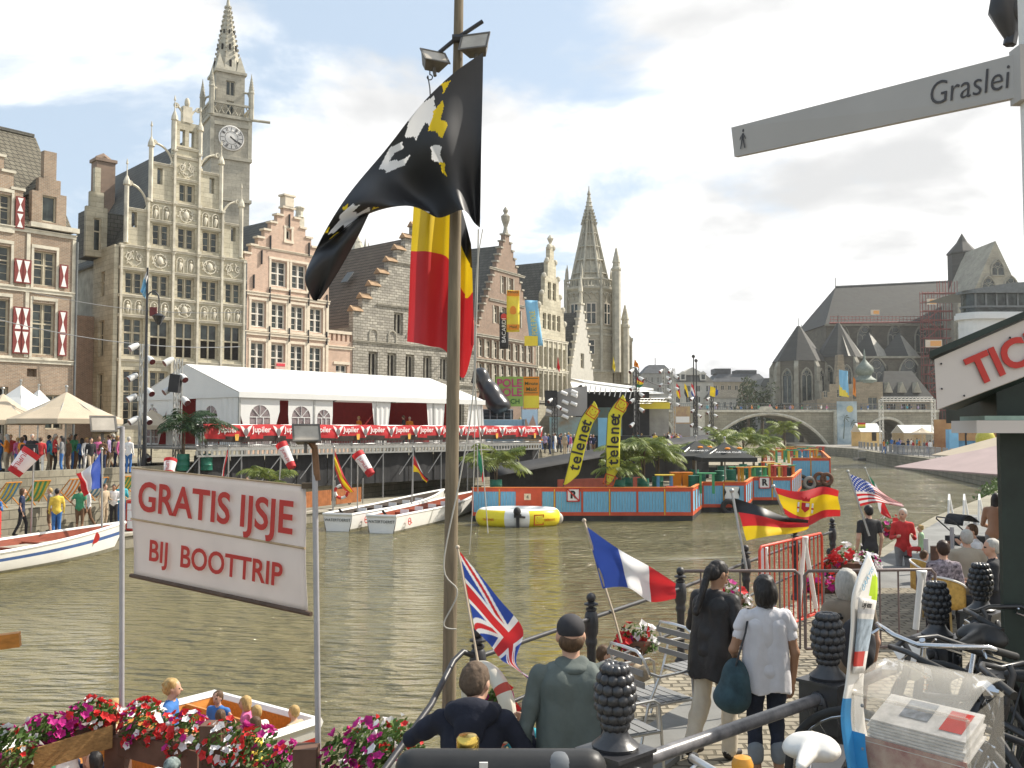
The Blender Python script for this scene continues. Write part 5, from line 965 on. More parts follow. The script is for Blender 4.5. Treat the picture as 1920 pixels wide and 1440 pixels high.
parasol('cream parasol half hidden behind the truss tower and tent', 285, 768, 110, 53, cv_c, 2.4, 798, 'cream cafe parasols', 8, .1)
parasol('white peaked marquee roof behind the leftmost cream parasols', 38, 722, 120, 54, cv, 2.4, 765, 'white marquee peaks', 4, .5)
parasol('smaller white marquee peak right of the larger white peak', 72, 730, 70, 56, cv, 2.4, 765, 'white marquee peaks', 4, .4)
# palms
palm_m = mat('palm_green', (.10, .17, .035), .5, .4, 2, c2=(.26, .30, .07), transl=.3); palm_d = mat('dark_palm_green', (.03, .06, .02), .5, .4, 2, transl=.2); barrel = mat('green_barrel', (.02, .15, .1), .4, .15, 3)
def frond(mb, L_, az, el, droop, rnd, nl=15):
    pts = []; p = Vector((0, 0, 0)); e_ = el; st = L_/10
    for i in range(11): pts.append(p.copy()); p = p+Vector((cos(az)*cos(e_), sin(az)*cos(e_), sin(e_)))*st; e_ -= droop/10
    mb.tube(pts, [.02*(1-i/12) for i in range(11)], 3, False)
    for i in range(nl):
        f = .18+.8*i/nl; c = catmull(pts, f); t = (catmull(pts, min(1, f+.05))-c).normalized(); sd_ = t.cross(Vector((0, 0, 1))).normalized(); ll = L_*.34*sin(pi*(.12+.85*f))**.7
        for s in (-1, 1):
            d = (sd_*s+t*.7+Vector((0, 0, -.25-.35*rnd.random()))).normalized(); b = c+d*ll*.55+Vector((0, 0, .02)); q = c+d*ll+Vector((0, 0, -.18*ll)); w_ = t*.045*L_/1.6; mb.add([c, b-w_, q, b+w_], [(0, 1, 2, 3)])
def palm(label, p, h, L_, m, n=14, pot=True, seed=1, group=None, cat='palm'):
    rnd = random.Random(seed); e = T('potted_palm' if pot else 'palm', label, cat, p, rnd.random()*6, group); z0 = 0
    if pot: mb = MB(); mb.lathe([(.27, 0), (.3, .02), (.3, .25), (.315, .27), (.3, .29), (.3, .52), (.315, .54), (.3, .56), (.3, .8), (.27, .8), (.26, .72), (.01, .72)], 16); mb.build('barrel', barrel, e, 40); z0 = .7
    mb = MB(); 
    for k in range(3): mb.tube([(.05*k-.05, .04*(k % 2), z0), (.1*k-.1, .08*(k % 2), z0+h*(.8+.1*k))], [.045, .03], 6)
    mb.build('trunk', bark, e)
    for i in range(n): mb = MB(); k = i % 3; mb.M = Matrix.Translation((.1*k-.1, .08*(k % 2), z0+h*(.8+.1*k)-.05)); frond(mb, L_*rnd.uniform(.75, 1.1), i*2.4+rnd.random()*.4, rnd.uniform(.5, 1.25), rnd.uniform(1.2, 2.2), rnd); mb.build('frond', m, e)
    return e
G3 = 'palms standing on the bar barge'
palm('tall dark palm at the left end of the beer platform', (sp(345, 46), 46, 2.4), 1.6, 1.7, palm_d, 16, True, 2); palm('second dark palm close to the platform banner, right of the taller one', (sp(388, 46.5), 46.5, 2.4), 1.4, 1.6, palm_d, 14, True, 3)
palm('bright green palm rising behind the top edge of the white ice cream sign', (sp(505, 44.5), 44.5, .5), .9, 1.6, palm_m, 12, True, 5)
for i, (px, d, h, L_, l) in enumerate(((930, 47.5, .9, 1.9, 'bushy palm at the left end of the bar barge by the numbered gate'), (1175, 50, 1.5, 1.8, 'tall palm directly right of the upright yellow flag'), (1205, 49, 1.7, 1.9, 'tallest green palm in a row of barrels on the bar barge'), (1232, 51, 1.2, 1.6, 'shorter palm just left of the orange bins'), (1160, 47.5, .5, 1.5, 'low palm at the foot of the upright yellow flag'), (1352, 66, 1.9, 1.9, 'pale palm behind the two black parasols'), (1392, 70, 2.0, 2.0, 'broad palm right of the black parasols'), (1428, 72, 1.8, 1.9, 'bushy palm above the bar tables left of the bridge arch'), (1412, 64, 1.1, 1.6, 'drooping palm in front of the bar tables'), (1470, 95, 2.2, 2.0, 'farthest palm on the barge under the bridge arch'), (1300, 60, 1.4, 1.7, 'low palm half hidden behind the left black parasol'))):
    palm(l, (sp(px, d), d, 1.1 if d < 80 else 1.7), h, L_*1.12, palm_m, 17, True, 20+i, G3)
# ---------------------------------------------------------------- boats
bw = mat('white_boat_paint', (.78, .77, .73), .35, .06, 1.5); bri = mat('red_brown_varnish', (.26, .065, .035), .35, .25, 2, stretch=(1, 6, 6)); blw = mat('blue_boat_stripe', (.06, .12, .3), .45); vwood = mat('orange_varnished_wood', (.50, .2, .04), .35, .25, 3, stretch=(1, 8, 8)); dirtw = mat('waterline_dirt', (.2, .19, .14), .7)
def boat(name, label, p, rz, L_, B_, H=.62, bench=5, stripe=None, inner=None, bowrake=.7, sheer=.35, group=None, hi=.95, stern=.8):
    e = T(name, label, 'boat', (p[0], p[1], 0), rz, group); inner = inner or bri
    hb = lambda u: B_/2*min(1, (stern+(1-stern)*min(1, u*3)))*(1-max(0, (u-.5)/.5)**2.3*.97); zs = lambda u: H+sheer*max(0, (u-.3)/.7)**2
    def shell(off, zb, side):
        def f(u, v):
            x = -L_/2+L_*u+bowrake*v*u**6; b = (hb(u)-off)*(.72+.28*v**.6); return Vector((x*(1-off/L_), side*max(.005, b), zb+(zs(u)-zb)*v))
        return f
    mb = MB(); ns = 28
    for s in (1, -1): mb.grid(shell(0, -.12, s), ns, 8, lambda u, v: 2 if v < .26 else (1 if stripe and .62 < v < .76 else 0))
    mb.m = 0
    for a in range(1): b0 = hb(0); mb.add([(-L_/2, -b0*.72, -.12), (-L_/2, b0*.72, -.12), (-L_/2, b0, zs(0)), (-L_/2, -b0, zs(0))], [(0, 3, 2, 1)])
    mb.build('hull', [bw, stripe or bw, dirtw], e, 35)
    mb = MB()
    for s in (1, -1): mb.grid(shell(.09, .08, s), ns, 4)
    b0 = hb(0)-.09; mb.add([(-L_/2+.06, -b0*.75, .08), (-L_/2+.06, b0*.75, .08), (-L_/2+.06, b0, zs(0)), (-L_/2+.06, -b0, zs(0))], [(0, 1, 2, 3)])
    fl = [shell(.09, .08, 1)(i/ns, .12) for i in range(ns+1)]; n0 = len(fl); mb.add(fl+[Vector((q.x, -q.y, q.z)) for q in fl], [(i, i+1, n0+i+1, n0+i) for i in range(ns)]); mb.build('lining', inner, e, 40)
    mb = MB()
    for s in (1, -1): mb.tube([shell(.04, 0, s)(i/ns, 1) for i in range(ns+1)], .065, 6)
    mb.tube([(-L_/2, -hb(0), zs(0)), (-L_/2, hb(0), zs(0))], .065, 6); mb.build('gunwale', bw, e, 40)
    for i in range(bench): u = .14+.62*i/max(1, bench-1); x = -L_/2+L_*u; b = hb(u)-.12; mb = MB(); mb.box(x-.16, x+.16, -b, b, .38, .42).box(x-.2, x-.16, -b, b, .3, .62); mb.build('bench', inner, e)
    return e, shell, hb, zs
qa = math.atan2(QD.y, QD.x)
e, sh, hb, zs = boat('white_boat', 'white open tour boat with blue stripe and red brown interior at the left edge', (-16.6, 29.3), qa+.06, 11.5, 2.6, .62, 6, blw)
text('canal boat trips', .3, frame((.5, -1.38, .36), (1, 0, 0), (0, 0, 1)), mat('faded_grey_lettering', (.5, .5, .5), .6), e) if 0 else None
mb = MB(); mb.lathe([(.28, 0), (.28, .02)], 14); mb = MB(); mb.M = Matrix.Translation((4.35, -.62, .66)) @ Matrix.Rotation(-.5, 4, 'Z') @ Matrix.Rotation(pi/2, 4, 'X'); mb.lathe([(.22, 0), (.22, .05)], 14); mb.build('emblem', brd, e)
ba = math.atan2(12.3, 3.6)
for i, (px, d, l) in enumerate(((640, 46.6, 'white tour boat with dark interior moored nearer the far quay'), (733, 46.3, 'white tour boat with varnished interior moored in front beside the pole'))):
    x, d = ((-5.74, 47.5), (-3.75, 46.7))[i]; e, sh, hb, zs = boat('tour_boat', l, (x-.0, d), ba, 12.5, 1.75, .72, 6, None, bri if i else mat('dark_boat_lining', (.06, .045, .035), .6), .6, .3, 'white tour boats')
    text('WATERTOERIST', .17, frame((-6.27, 0, .47), (0, -1, 0), (0, 0, 1)), blk, e); mb = MB(); mb.M = Matrix.Translation((-5.2, -.84, .42)) @ Matrix.Rotation(pi/2, 4, 'X'); mb.lathe([(.13, 0), (.16, 0), (.16, .02), (.13, .02), (.13, 0)], 12); mb.box(-.1, .1, -.02, .03, 0, .02).box(.1, .25, -.1, -.05, 0, .02); mb.build('red_emblem', brd, e)
    for k in range(5): mb = MB(); mb.box(-4.0+k*1.7, -3.97+k*1.7, -.3, .1, .64, .82); mb.build('name_card', white_t, e)
    mb = MB(); mb.box(-5.6, -4.9, -.3, .3, .3, .55); mb.tube([(-5.4, 0, .5), (-5.9, .1, .9)], .05, 6); mb.build('engine', blk, e)
# round inflatable boat
e = T('round_boat', 'round white and yellow inflatable boat with outboard motor before the red barge', 'inflatable boat', (.28, 44.4, 0)); R1, R2 = 1.62, 1.02
yb = mat('yellow_pvc', (.80, .66, .03), .35, .05); wp = mat('white_pvc', (.76, .76, .74), .35, .05)
def tor(u, v):
    a, b = 2*pi*u, 2*pi*v; k = .34; return Vector(((R1+k*cos(b))*cos(a), (R2+k*cos(b))*sin(a), .36+.42*sin(b)))
def tcol(u, v):
    a = math.degrees(2*pi*u) % 360; vv = v < .16 or v > .64; return 1 if vv and (186 < a < 250 or 285 < a < 352 or 20 < a < 70) else 0
mb = MB(); mb.grid(tor, 96, 24, tcol); mb.build('tube', [wp, yb], e, 80)
mb = MB(); mb.slab([(R1*cos(a), R2*sin(a)) for a in [i*pi/12 for i in range(24)]], .2, .26); mb.build('floor', wp, e)
mb = MB(); mb.sph((1.85, -.1, .3), (.22, .22, .26)); mb.build('fender', mat('grey_pvc', (.5, .47, .42), .5), e, 80)
mb = MB(); mb.sph((-.05, -1.5, .72), (.17, .2, .2)).box(-.1, .05, -1.56, -1.42, -.1, .6).box(-.2, .14, -1.6, -1.4, .45, .6).tube([(.1, -1.45, .5), (.3, -1.35, .45)], .05, 6); mb.build('outboard_motor', blk, e, 50)
lt = mat('orange_line_print', (.55, .09, .01), .5); m = MB(); c = (.92, -1.17, .32); MS2 = Matrix.Translation(c) @ Matrix.Rotation(.42, 4, 'Z') @ Matrix.Rotation(.1, 4, 'X')
def smiley(M, s, par, m_=lt, nm='smiley_emblem'):
    m = MB(); m.M = M
    for a, b, c_, d in ((-s, s, s*.82, s), (-s, s, -s, -s*.82), (-s, -s*.82, -s, s), (s*.82, s, -s, s)): m.box(a, b, -.015, .0, c_, d)
    m.box(-s*.4, -s*.28, -.01, 0, s*.2, s*.5).box(s*.28, s*.4, -.01, 0, s*.2, s*.5); m.tube([(s*.55*cos(a), -.005, -s*.05+s*.5*sin(a)) for a in [pi+q*pi/8 for q in range(9)]], s*.05, 4); m.build(nm, m_, par)
smiley(MS2, .24, e); text('telenet', .2, frame((1.42, -.97, .32), (1, .55, 0), (0, 0, 1)), lt, e); text('telenet', .2, frame((-1.35, -1.03, .34), (1, -.5, 0), (0, 0, 1)), lt, e)
# ---------------------------------------------------------------- barges
bred = mat('red_barge_paint', (.58, .085, .035), .5, .15, 2); bblu = mat('blue_plank_paint', (.17, .42, .60), .55, .18, 4, stretch=(6, 6, .6)); bora = mat('orange_rail_paint', (.75, .22, .05), .5, .1); hullk = mat('black_tarred_hull', (.02, .02, .019), .6, .4, 1.5, .3); dkw = brick('barge_deck_boards', (.34, .30, .22), (.27, .24, .18), (.1, .09, .07), 3, .16, .012, .3, .85, .3, flat=False); yst = mat('yellow_stain', (.7, .5, .05), .5)
def barge(name, label, pts, zd, zt_, back, zb=.42):
    c = pts[0]; e = T(name, label, 'barge', (c[0], c[1], 0)); P = [(x-c[0], y-c[1]) for x, y in pts]; Bk = [(x-c[0], y-c[1]) for x, y in back]
    cc = Vector((sum(x for x, y in P+Bk)/len(P+Bk), sum(y for x, y in P+Bk)/len(P+Bk))); ins = [(x+(cc.x-x)*.02, y+(cc.y-y)*.02+.04) for x, y in P+Bk]; mb = MB(); mb.slab(P+Bk, -.3, zb-.17); mb.slab(ins, zb-.16, zd-.18); mb.build('hull', hullk, e); mb = MB(); mb.slab(ins, zd-.176, zd); mb.build('deck', dkw, e)
    for i in range(len(P)-1):
        a, b = Vector(P[i]), Vector(P[i+1]); L_ = (b-a).length; an = math.atan2(b.y-a.y, b.x-a.x); n = max(1, round(L_/1.35)); M = Matrix.Translation((a.x, a.y, 0)) @ Matrix.Rotation(an, 4, 'Z')
        fr = MB(); fr.M = M; fr.box(0, L_, -.02, .06, zt_-.17, zt_-.03).box(0, L_, -.02, .06, zb-.17, zb).box(0, L_, -.03, .0, zt_-.03, zt_)
        for j in range(n+1): x = min(max(L_*j/n, .04), L_-.04); fr.box(x-.04, x+.04, -.03, .05, zb, zt_-.17)
        f = fr.build('railing_frame', bred, e); cp = MB(); cp.M = M; cp.box(-.02, L_+.02, -.07, .1, zt_+.003, zt_+.04); cp.build('handrail', bora, f)
        pl = MB(); pl.M = M
        for j in range(n):
            x0 = L_*j/n+.05; x1 = L_*(j+1)/n-.05; k = max(3, int((x1-x0)/.13)); w_ = (x1-x0)/k
            for q in range(k): pl.box(x0+q*w_+.008+.004*(q % 3), x0+(q+1)*w_-.006, .0, .02, zb, zt_-.17)
        pl.build('planks', bblu, f); pw = MB(); pw.M = M; pw.box(.04, L_-.04, .024, .034, zb, zt_-.17); pw.build('inner_board', mat('faded_board', (.5, .52, .5), .8), f)
        st_ = MB(); st_.M = M
        for j in range(1, n+1, 2): x = L_*j/n-.01; st_.box(x-.02, x+.02, -.045, -.031, zb-.15, zt_-.05)
        st_.build('yellow_strip', yst, f)
    return e
B1 = [(-1.92, 46.2), (8.64, 46.2), (10.1, 51.2), (12.4, 51.2), (14.1, 56.5), (16.4, 56.5), (20.4, 68)]
e1 = barge('bar_barge', 'long red and blue railed bar barge moored across the canal', B1, 1.1, 1.57, [(16, 72), (4, 62), (-2.0, 56)])
B2 = [(20.9, 72), (23.8, 72), (32.2, 100), (24, 100.5)]
e2 = barge('bar_barge', 'farther red and blue barge crowded with coloured bar tables near the bridge', B2, 1.7, 2.25, [(12, 84), (13, 74)], .62)
mb = MB(); mb.box(2.1, 3.2, -.03, -.0, .42, 1.52); mb = MB(); mb.box(2.1, 3.35, -.05, .02, .42, 1.55); g = mb.build('gate', bred, e1); m = MB(); m.box(2.5, 2.82, -.065, -.055, 1.0, 1.3); n_ = m.build('number_plate', mat('cream_plate', (.75, .6, .4), .5), g); text('4', .24, frame((2.66, -.07, 1.14), (1, 0, 0), (0, 0, 1)), blk, n_)
def noR(par, x, y, z, s, cross=True):
    m = MB(); m.box(x-s, x+s, y-.05, y-.03, z-s, z+s); o = m.build('sign_plate', shut_w, par); text('R', s*1.5, frame((x, y-.06, z), (1, 0, 0), (0, 0, 1)), blk, o, bold=.05); f = MB()
    for a, b, c, d in ((-s, s, s*.84, s), (-s, s, -s, -s*.84), (-s, -s*.84, -s, s), (s*.84, s, -s, s)): f.box(x+a, x+b, y-.075, y-.052, z+c, z+d)
    if cross: f.M = Matrix.Translation((x, y-.08, z)) @ Matrix.Rotation(pi/4, 4, 'Y'); f.box(-s*1.3, s*1.3, -.0, .012, -s*.09, s*.09)
    f.build('red_border', brd, o)
noR(e1, 4.85, -.02, 1.24, .32); noR(e1, 16.7, 10.25, 1.28, .34, False)
m = MB(); m.box(13.2, 13.95, 4.9, 4.94, .72, 1.35); a = m.build('notice_plate', shut_w, e1)
for s in (-1, 1): m = MB(); m.prism([(13.575+s*.42, 1.32), (13.575+s*.3, 1.06), (13.575+s*.42, .8)], 4.87, 4.89); m.build('black_arrow', blk, a)
tyre = mat('black_rubber', (.018, .018, .018), .7, .3, 6); tyb = mat('rusty_tyre', (.13, .06, .035), .8, .3, 5); rope = mat('rope', (.55, .5, .4), .9)
for i, (px, py, d, m_, l) in enumerate(((1364, 950, 50.9, tyre, 'black tyre fender hanging under the middle barge railing'), (1500, 902, 71.6, tyre, 'leftmost of the four tyres on the far barge hull'), (1515, 905, 71.5, mat('white_rimmed_tyre', (.3, .27, .24), .7), 'pale rimmed tyre fender roped to the far barge'), (1534, 897, 71.5, tyb, 'rust brown tyre fender on the far barge'), (1547, 898, 71.4, tyb, 'rightmost brown tyre on the corner of the far barge'))):
    mb = MB(); r = .38 if i else .32; mb.grid(lambda u, v: Vector(((r+.14*cos(2*pi*v))*cos(2*pi*u), .12*sin(2*pi*v), (r+.14*cos(2*pi*v))*sin(2*pi*u))), 20, 8); o = mb.build('tyre', m_, None, 80); o.location = (sp(px, d), d-.12, sz(py, d)); tag(o, l, 'tyre', 'tyre fenders on the barges')
# black awning walls at the back of the barge
e = T('black_awning', 'sloping black fabric awning and curtain along the back of the bar barge', 'awning', (0, 0, 0))
mb = MB(); A = [(-1.2, 52), (4, 56), (9, 60.5), (13.5, 66)]; zt2 = [2.35, 3.1, 3.7, 4.05]
mb.grid(lambda u, v: catmull([Vector((x, y, z)) for (x, y), z in zip(A, zt2)], u)+Vector((.55*v, -.85*v, -.42*v)), 18, 2)
mb.build('awning_roof', blk, e, 60, .03); mb = MB(); mb.grid(lambda u, v: (lambda p: Vector((p.x+.12*sin(u*60), p.y+.06*sin(u*80), .6+(p.z-.65)*v)))(catmull([Vector((x, y, z)) for (x, y), z in zip(A, zt2)], u)), 90, 1); mb.build('curtain', blk, e)
mb = MB(); mb.box(0, 5.5, -.05, .05, .6, 1.75); o = mb.build('red_board_wall', mat('dull_red_boards', (.26, .06, .04), .7, .2, 2)); o.location = (2.4, 50.5, 0); o.rotation_euler.z = .55; tag(o, 'dull red board wall under the black awning on the barge', 'wall')
# yellow feather flags
fy = mat('yellow_flag_cloth', (.78, .72, .06), .6, .06, 1, transl=.25)
def feather(label, ctr, wd, d, s0):
    pts = [Vector(S(px, py, d)) for px, py in ctr]; e = T('feather_flag', label, 'flag', pts[0]); P = [p-pts[0] for p in pts]; mb = MB(); n = 30
    def w_at(t): return wd*min(1, t*5+.12) if t < .86 else wd*(1-((t-.86)/.14)**1.6*.97)
    def f(u, v):
        c = catmull(P, v); t = (catmull(P, min(1, v+.02))-catmull(P, max(0, v-.02))).normalized(); sd_ = Vector((t.z, 0, -t.x)); return c+sd_*((u)*w_at(v))+Vector((0, .05*sin(v*9+u*3), 0))
    mb.grid(f, 6, n); mb.build('cloth', fy, e, 80, .01); mb = MB(); mb.tube([Vector((0, .03, -.4))]+[catmull(P, i/12)+Vector((0, .03, 0)) for i in range(13)], .022, 6); mb.build('pole', iron, e)
    L_ = sum((P[i+1]-P[i]).length for i in range(len(P)-1))
    def fr(v, off=.5): c = f(off, v); t = (f(off, v+.03)-f(off, v-.03)).normalized(); return c+Vector((0, -.08, 0)), t
    for s in s0: c, t = fr(s); smiley(frame(c, (t.z, 0, -t.x), t) @ Matrix.Rotation(-pi/2, 4, 'X') @ Matrix.Rotation(pi, 4, 'Y') if 0 else Matrix.Translation(c) @ Matrix.Rotation(math.atan2(t.x, t.z), 4, 'Y'), .27, e)
    v0 = .2
    for i, chh in zip((0, .82, 1.5, 2.15, 3.15, 4.15, 4.95), 'telenet'):
        c, t = fr(.22+.095*i); text(chh, .78, frame(c, t, (-t.z, 0, t.x)), blk, e, bold=.02)
feather('slanted yellow feather flag with telenet lettering standing on the barge', [(1056, 908), (1066, 868), (1078, 820), (1092, 780), (1114, 752)], .62, 46.6, (.86,))
feather('upright yellow feather flag with telenet lettering standing on the barge', [(1136, 910), (1136, 860), (1138, 810), (1143, 770), (1168, 740)], .66, 46.7, (.07, .88))
# barge furniture
col = {'red': mat('red_table_paint', (.5, .06, .04), .5, .15), 'green': mat('green_table_paint', (.06, .3, .13), .5, .15), 'yellow': mat('yellow_table_paint', (.6, .45, .06), .5, .15), 'orange': mat('orange_table_paint', (.68, .24, .03), .5, .15), 'blue': mat('blue_table_paint', (.08, .25, .42), .5, .15)}
def btable(px, d, top, leg, hi, zb, size=1.0):
    h = (1.05 if hi else .5); w_ = (.95 if hi else .55)*size; e = T('bar_table' if hi else 'bar_stool', f'{top} topped {"tall bar table" if hi else "low stool"} with {leg} legs on the '+('near' if d < 71 else 'far')+' bar barge', 'table' if hi else 'stool', (sp(px, d), d, zb), random.uniform(-.2, .2), 'painted tables and stools on the barges')
    mb = MB(); mb.box(-w_/2, w_/2, -w_*.35, w_*.35, h-.05, h); mb.build('tabletop' if hi else 'seat', col[top], e)
    for s in (-1, 1): mb = MB(); mb.box(s*w_*.34-.06, s*w_*.34+.06, -w_*.3, -w_*.2, 0, h-.053).box(s*w_*.34-.06, s*w_*.34+.06, w_*.2, w_*.3, 0, h-.053).box(s*w_*.34-.03, s*w_*.34+.03, -w_*.2, w_*.2, h*.25, h*.35); mb.build('leg', col[leg], e)
for a in ((1245, 47.6, 'yellow', 'blue', 1), (1275, 47.2, 'orange', 'yellow', 0), (1258, 47.0, 'red', 'red', 0), (1324, 49.5, 'green', 'green', 1), (1366, 52.5, 'yellow', 'red', 0), (1380, 58, 'green', 'yellow', 1), (1394, 57.5, 'orange', 'orange', 1), (1422, 58.5, 'yellow', 'green', 1), (1430, 58, 'green', 'green', 0), (1460, 60, 'red', 'red', 1), (1476, 61, 'green', 'orange', 1), (1450, 64, 'yellow', 'yellow', 1), (1438, 67, 'orange', 'red', 1)): btable(*a, 1.1)
for a in ((1440, 84, 'green', 'red', 1), (1462, 80, 'yellow', 'green', 1), (1485, 78, 'green', 'yellow', 1), (1505, 79, 'red', 'blue', 1), (1520, 82, 'yellow', 'orange', 1), (1460, 88, 'red', 'orange', 1), (1482, 87, 'orange', 'green', 1), (1502, 88, 'green', 'blue', 1), (1524, 89, 'red', 'yellow', 1), (1478, 95, 'yellow', 'red', 1), (1500, 94, 'orange', 'blue', 1), (1520, 95, 'green', 'green', 1), (1536, 96, 'red', 'red', 1), (1492, 83, 'red', 'green', 0), (1532, 85, 'blue', 'yellow', 0)): btable(*a, 1.7)
obin = mat('orange_plastic', (.72, .22, .01), .45, .06)
for i, px in enumerate((1266, 1286)):
    e = T('waste_bin', ['left orange wheeled bin on the barge', 'right orange wheeled bin on the barge'][i], 'bin', (sp(px, 51), 51, 1.1), 0, 'orange bins'); mb = MB(); mb.add([(-.2, -.22, 0), (.2, -.22, 0), (.2, .22, 0), (-.2, .22, 0), (-.28, -.3, .95), (.28, -.3, .95), (.28, .3, .95), (-.28, .3, .95)], [(0, 1, 5, 4), (1, 2, 6, 5), (2, 3, 7, 6), (3, 0, 4, 7), (3, 2, 1, 0), (4, 5, 6, 7)]); mb.build('bin_body', obin, e); mb = MB(); mb.box(-.3, .3, -.32, .32, .953, 1.02); mb.build('lid', obin, e)
for i, (px, d) in enumerate(((1300, 50), (1312, 52.5), (1348, 56), (1370, 57.5), (1405, 60), (1418, 62))):
    mb = MB(); mb.lathe([(.27, 0), (.3, .02), (.3, .28), (.32, .3), (.3, .32), (.3, .6), (.32, .62), (.3, .64), (.3, .88), (.27, .9), (.01, .88)], 14); o = mb.build('barrel', barrel, None, 40); o.location = (sp(px, d), d, 1.1); tag(o, ['green barrel in front of the left black parasol', 'green barrel just behind the nearest one under the left parasol', 'green barrel under the right black parasol', 'green barrel beside the green tall table', 'green barrel under the drooping palm', 'farthest green barrel behind the table rows'][i], 'barrel', 'green barrels on the barge')
pk = mat('black_parasol_cloth', (.03, .032, .03), .7, .2, 1, transl=.05)
parasol('left black parasol with white lettering over the barge tables', 1304, 826, 135, 56, pk, 1.1, 854, 'black parasols on the barge', 4, .9, True); parasol('right black parasol with white lettering over the barge tables', 1358, 829, 140, 53, pk, 1.1, 857, 'black parasols on the barge', 4, .75, True)

# things on the lower quay at left
for i, (t_, o_, c1, c2) in enumerate(((-4, 5.3, 'yellow', 'white'), (-2.6, 5.4, 'green', 'white'), (-1.2, 5.3, 'blue', 'yellow'), (.2, 5.4, 'yellow', 'green'), (1.6, 5.3, 'orange', 'white'), (3.0, 5.4, 'blue', 'white'), (4.4, 5.3, 'green', 'yellow'), (5.8, 5.4, 'red', 'white'))):
    p = ql(t_, o_, 1.4); e = T('deck_chair', f'deck chair with {c1} and {c2} striped cloth on the ledge behind the white boat', 'deck chair', p, qa+pi-.2*(i % 2), 'striped deck chairs'); mb = MB(); [mb.tube([(x, -.5, .05), (x, .45, .95)], .025, 5) for x in (-.32, .32)]; [mb.tube([(x, .5, .0), (x, -.3, .55)], .025, 5) for x in (-.28, .28)]; mb.tube([(-.32, .45, .95), (.32, .45, .95)], .025, 5); mb.build('frame', vwood, e); mb = MB(); cw_ = shut_w if c2 == 'white' else col[c2]
    mb.grid(lambda u, v: Vector((-.29+.58*u, -.45+.9*v, .1+.85*v-.16*sin(pi*v))), 6, 6, lambda u, v: int(u*6) % 2); mb.build('cloth', [col[c1], cw_], e, 80)
p = ql(-6.2, 4.9, .47); e = T('parasol', 'black parasol with white letters over the lower quay at the left edge', 'parasol', p); mb = MB(); n = 8; r_ = 1.7; P = [(r_*cos(2*pi*j/n), r_*sin(2*pi*j/n)) for j in range(n)]; mb.add([(0, 0, 2.75)]+[(x, y, 2.25) for x, y in P]+[(x, y, 2.05) for x, y in P], [(0, 1+j, 1+(j+1) % n) for j in range(n)]+[(1+j, 1+n+j, 1+n+(j+1) % n, 1+(j+1) % n) for j in range(n)]); mb.build('canopy', pk, e, None, .01); mb = MB(); mb.tube([(0, 0, 0), (0, 0, 2.8)], .03, 6); mb.build('pole', alu, e)
for i, (t_, o_, l) in enumerate(((-4.6, 1.6, 'red and white drum table nearest the white boat on the lower quay'), (1.5, 1.3, 'red drum half hidden behind the left sign pole on the lower quay'))):
    p = ql(t_, o_, .47); e = T('drum', l, 'barrel', p, 0, 'red drums on the lower quay'); mb = MB(); mb.lathe([(.42, 0), (.44, .02), (.44, .38), (.46, .4), (.44, .42), (.44, .78), (.46, .8), (.44, .82), (.44, 1.15), (.4, 1.17), (.01, 1.15)], 18); mb.build('drum_body', brd, e, 40); mb = MB(); mb.grid(lambda u, v: Vector((.45*cos(-2.2+1.5*u), .45*sin(-2.2+1.5*u), .1+.95*v)), 10, 1); mb.build('white_panel', white_t, e)
for i in range(3):
    p = ql(-5+i*3.4, 6.2, 2.4); mb = MB(); mb.cbox((0, 0, .75), (.7, .06, 1.1), Euler((-.15, 0, 0)).to_matrix()); mb.cbox((0, .25, .7), (.7, .04, 1.3), Euler((.2, 0, 0)).to_matrix()); o = mb.build('menu_board', lea_ if False else blk); o.location = p+Vector((0, 3.5, 0)); tag(o, ['leftmost of the three black menu boards under the cream parasols', 'middle one of the three black menu boards under the cream parasols', 'rightmost of the three black menu boards under the cream parasols'][i], 'menu board', 'menu boards of the quay cafe')
for i, s_ in enumerate((-.5, .5)): text('VEDETT', .17, frame(p+Vector((0, 0, 0)), (1, 0, 0), (0, 0, 1)), white_t, None) if 0 else None
# wooden panels, life ring and bicycles behind the tour boats
e = T('panel_fence', 'brown wooden panel fence with steel posts on the quay behind the tour boats', 'fence', ql(10.2, .7, .56), qa); mb = MB(); [mb.box(i*.165, i*.165+.155, -.02, .02, .1, .85) for i in range(17)]; [mb.box(3.2+i*.165, 3.355+i*.165, -.02, .02, .1, .85) for i in range(13)]; mb.build('panel', mat('brown_panel_wood', (.33, .12, .04), .6, .25, 3), e); mb = MB(); [mb.tube([(x, 0, 0), (x, 0, 1.3)], .03, 6) for x in (-.1, 2.95, 3.1, 5.5)]; mb.build('post', alu, e)
mb = MB(); mb.grid(lambda u, v: Vector(((.3+.07*cos(2*pi*v))*cos(2*pi*u), .07*sin(2*pi*v), (.3+.07*cos(2*pi*v))*sin(2*pi*u))), 32, 8, lambda u, v: int(u*8) % 2); o = mb.build('life_ring', [shut_w, brd], None, 180); o.location = W(640, 922, 46.5); tag(o, 'red and white life ring on the far quay behind the moored tour boats', 'life ring')
for i, (a, b, l) in enumerate((((60, 548, 60), (455, 585, 66), 'thin overhead cable crossing the upper storeys of the brick and guild houses'), ((0, 600, 50), (450, 650, 58), 'thin overhead cable crossing the tall lower windows of the guild house'), ((1195, 700, 86), (1255, 720, 108), 'looping black cable between lamp towers over the stage crowd'))):
    A_, B_ = W(*a), W(*b); mb = MB(); mb.tube([A_.lerp(B_, k/20)-Vector((0, 0, .5*(1-(k/10-1)**2))) for k in range(21)], .022 if i < 2 else .05, 4); tag(mb.build('cable', stl if i < 2 else tr_k), l, 'cable')
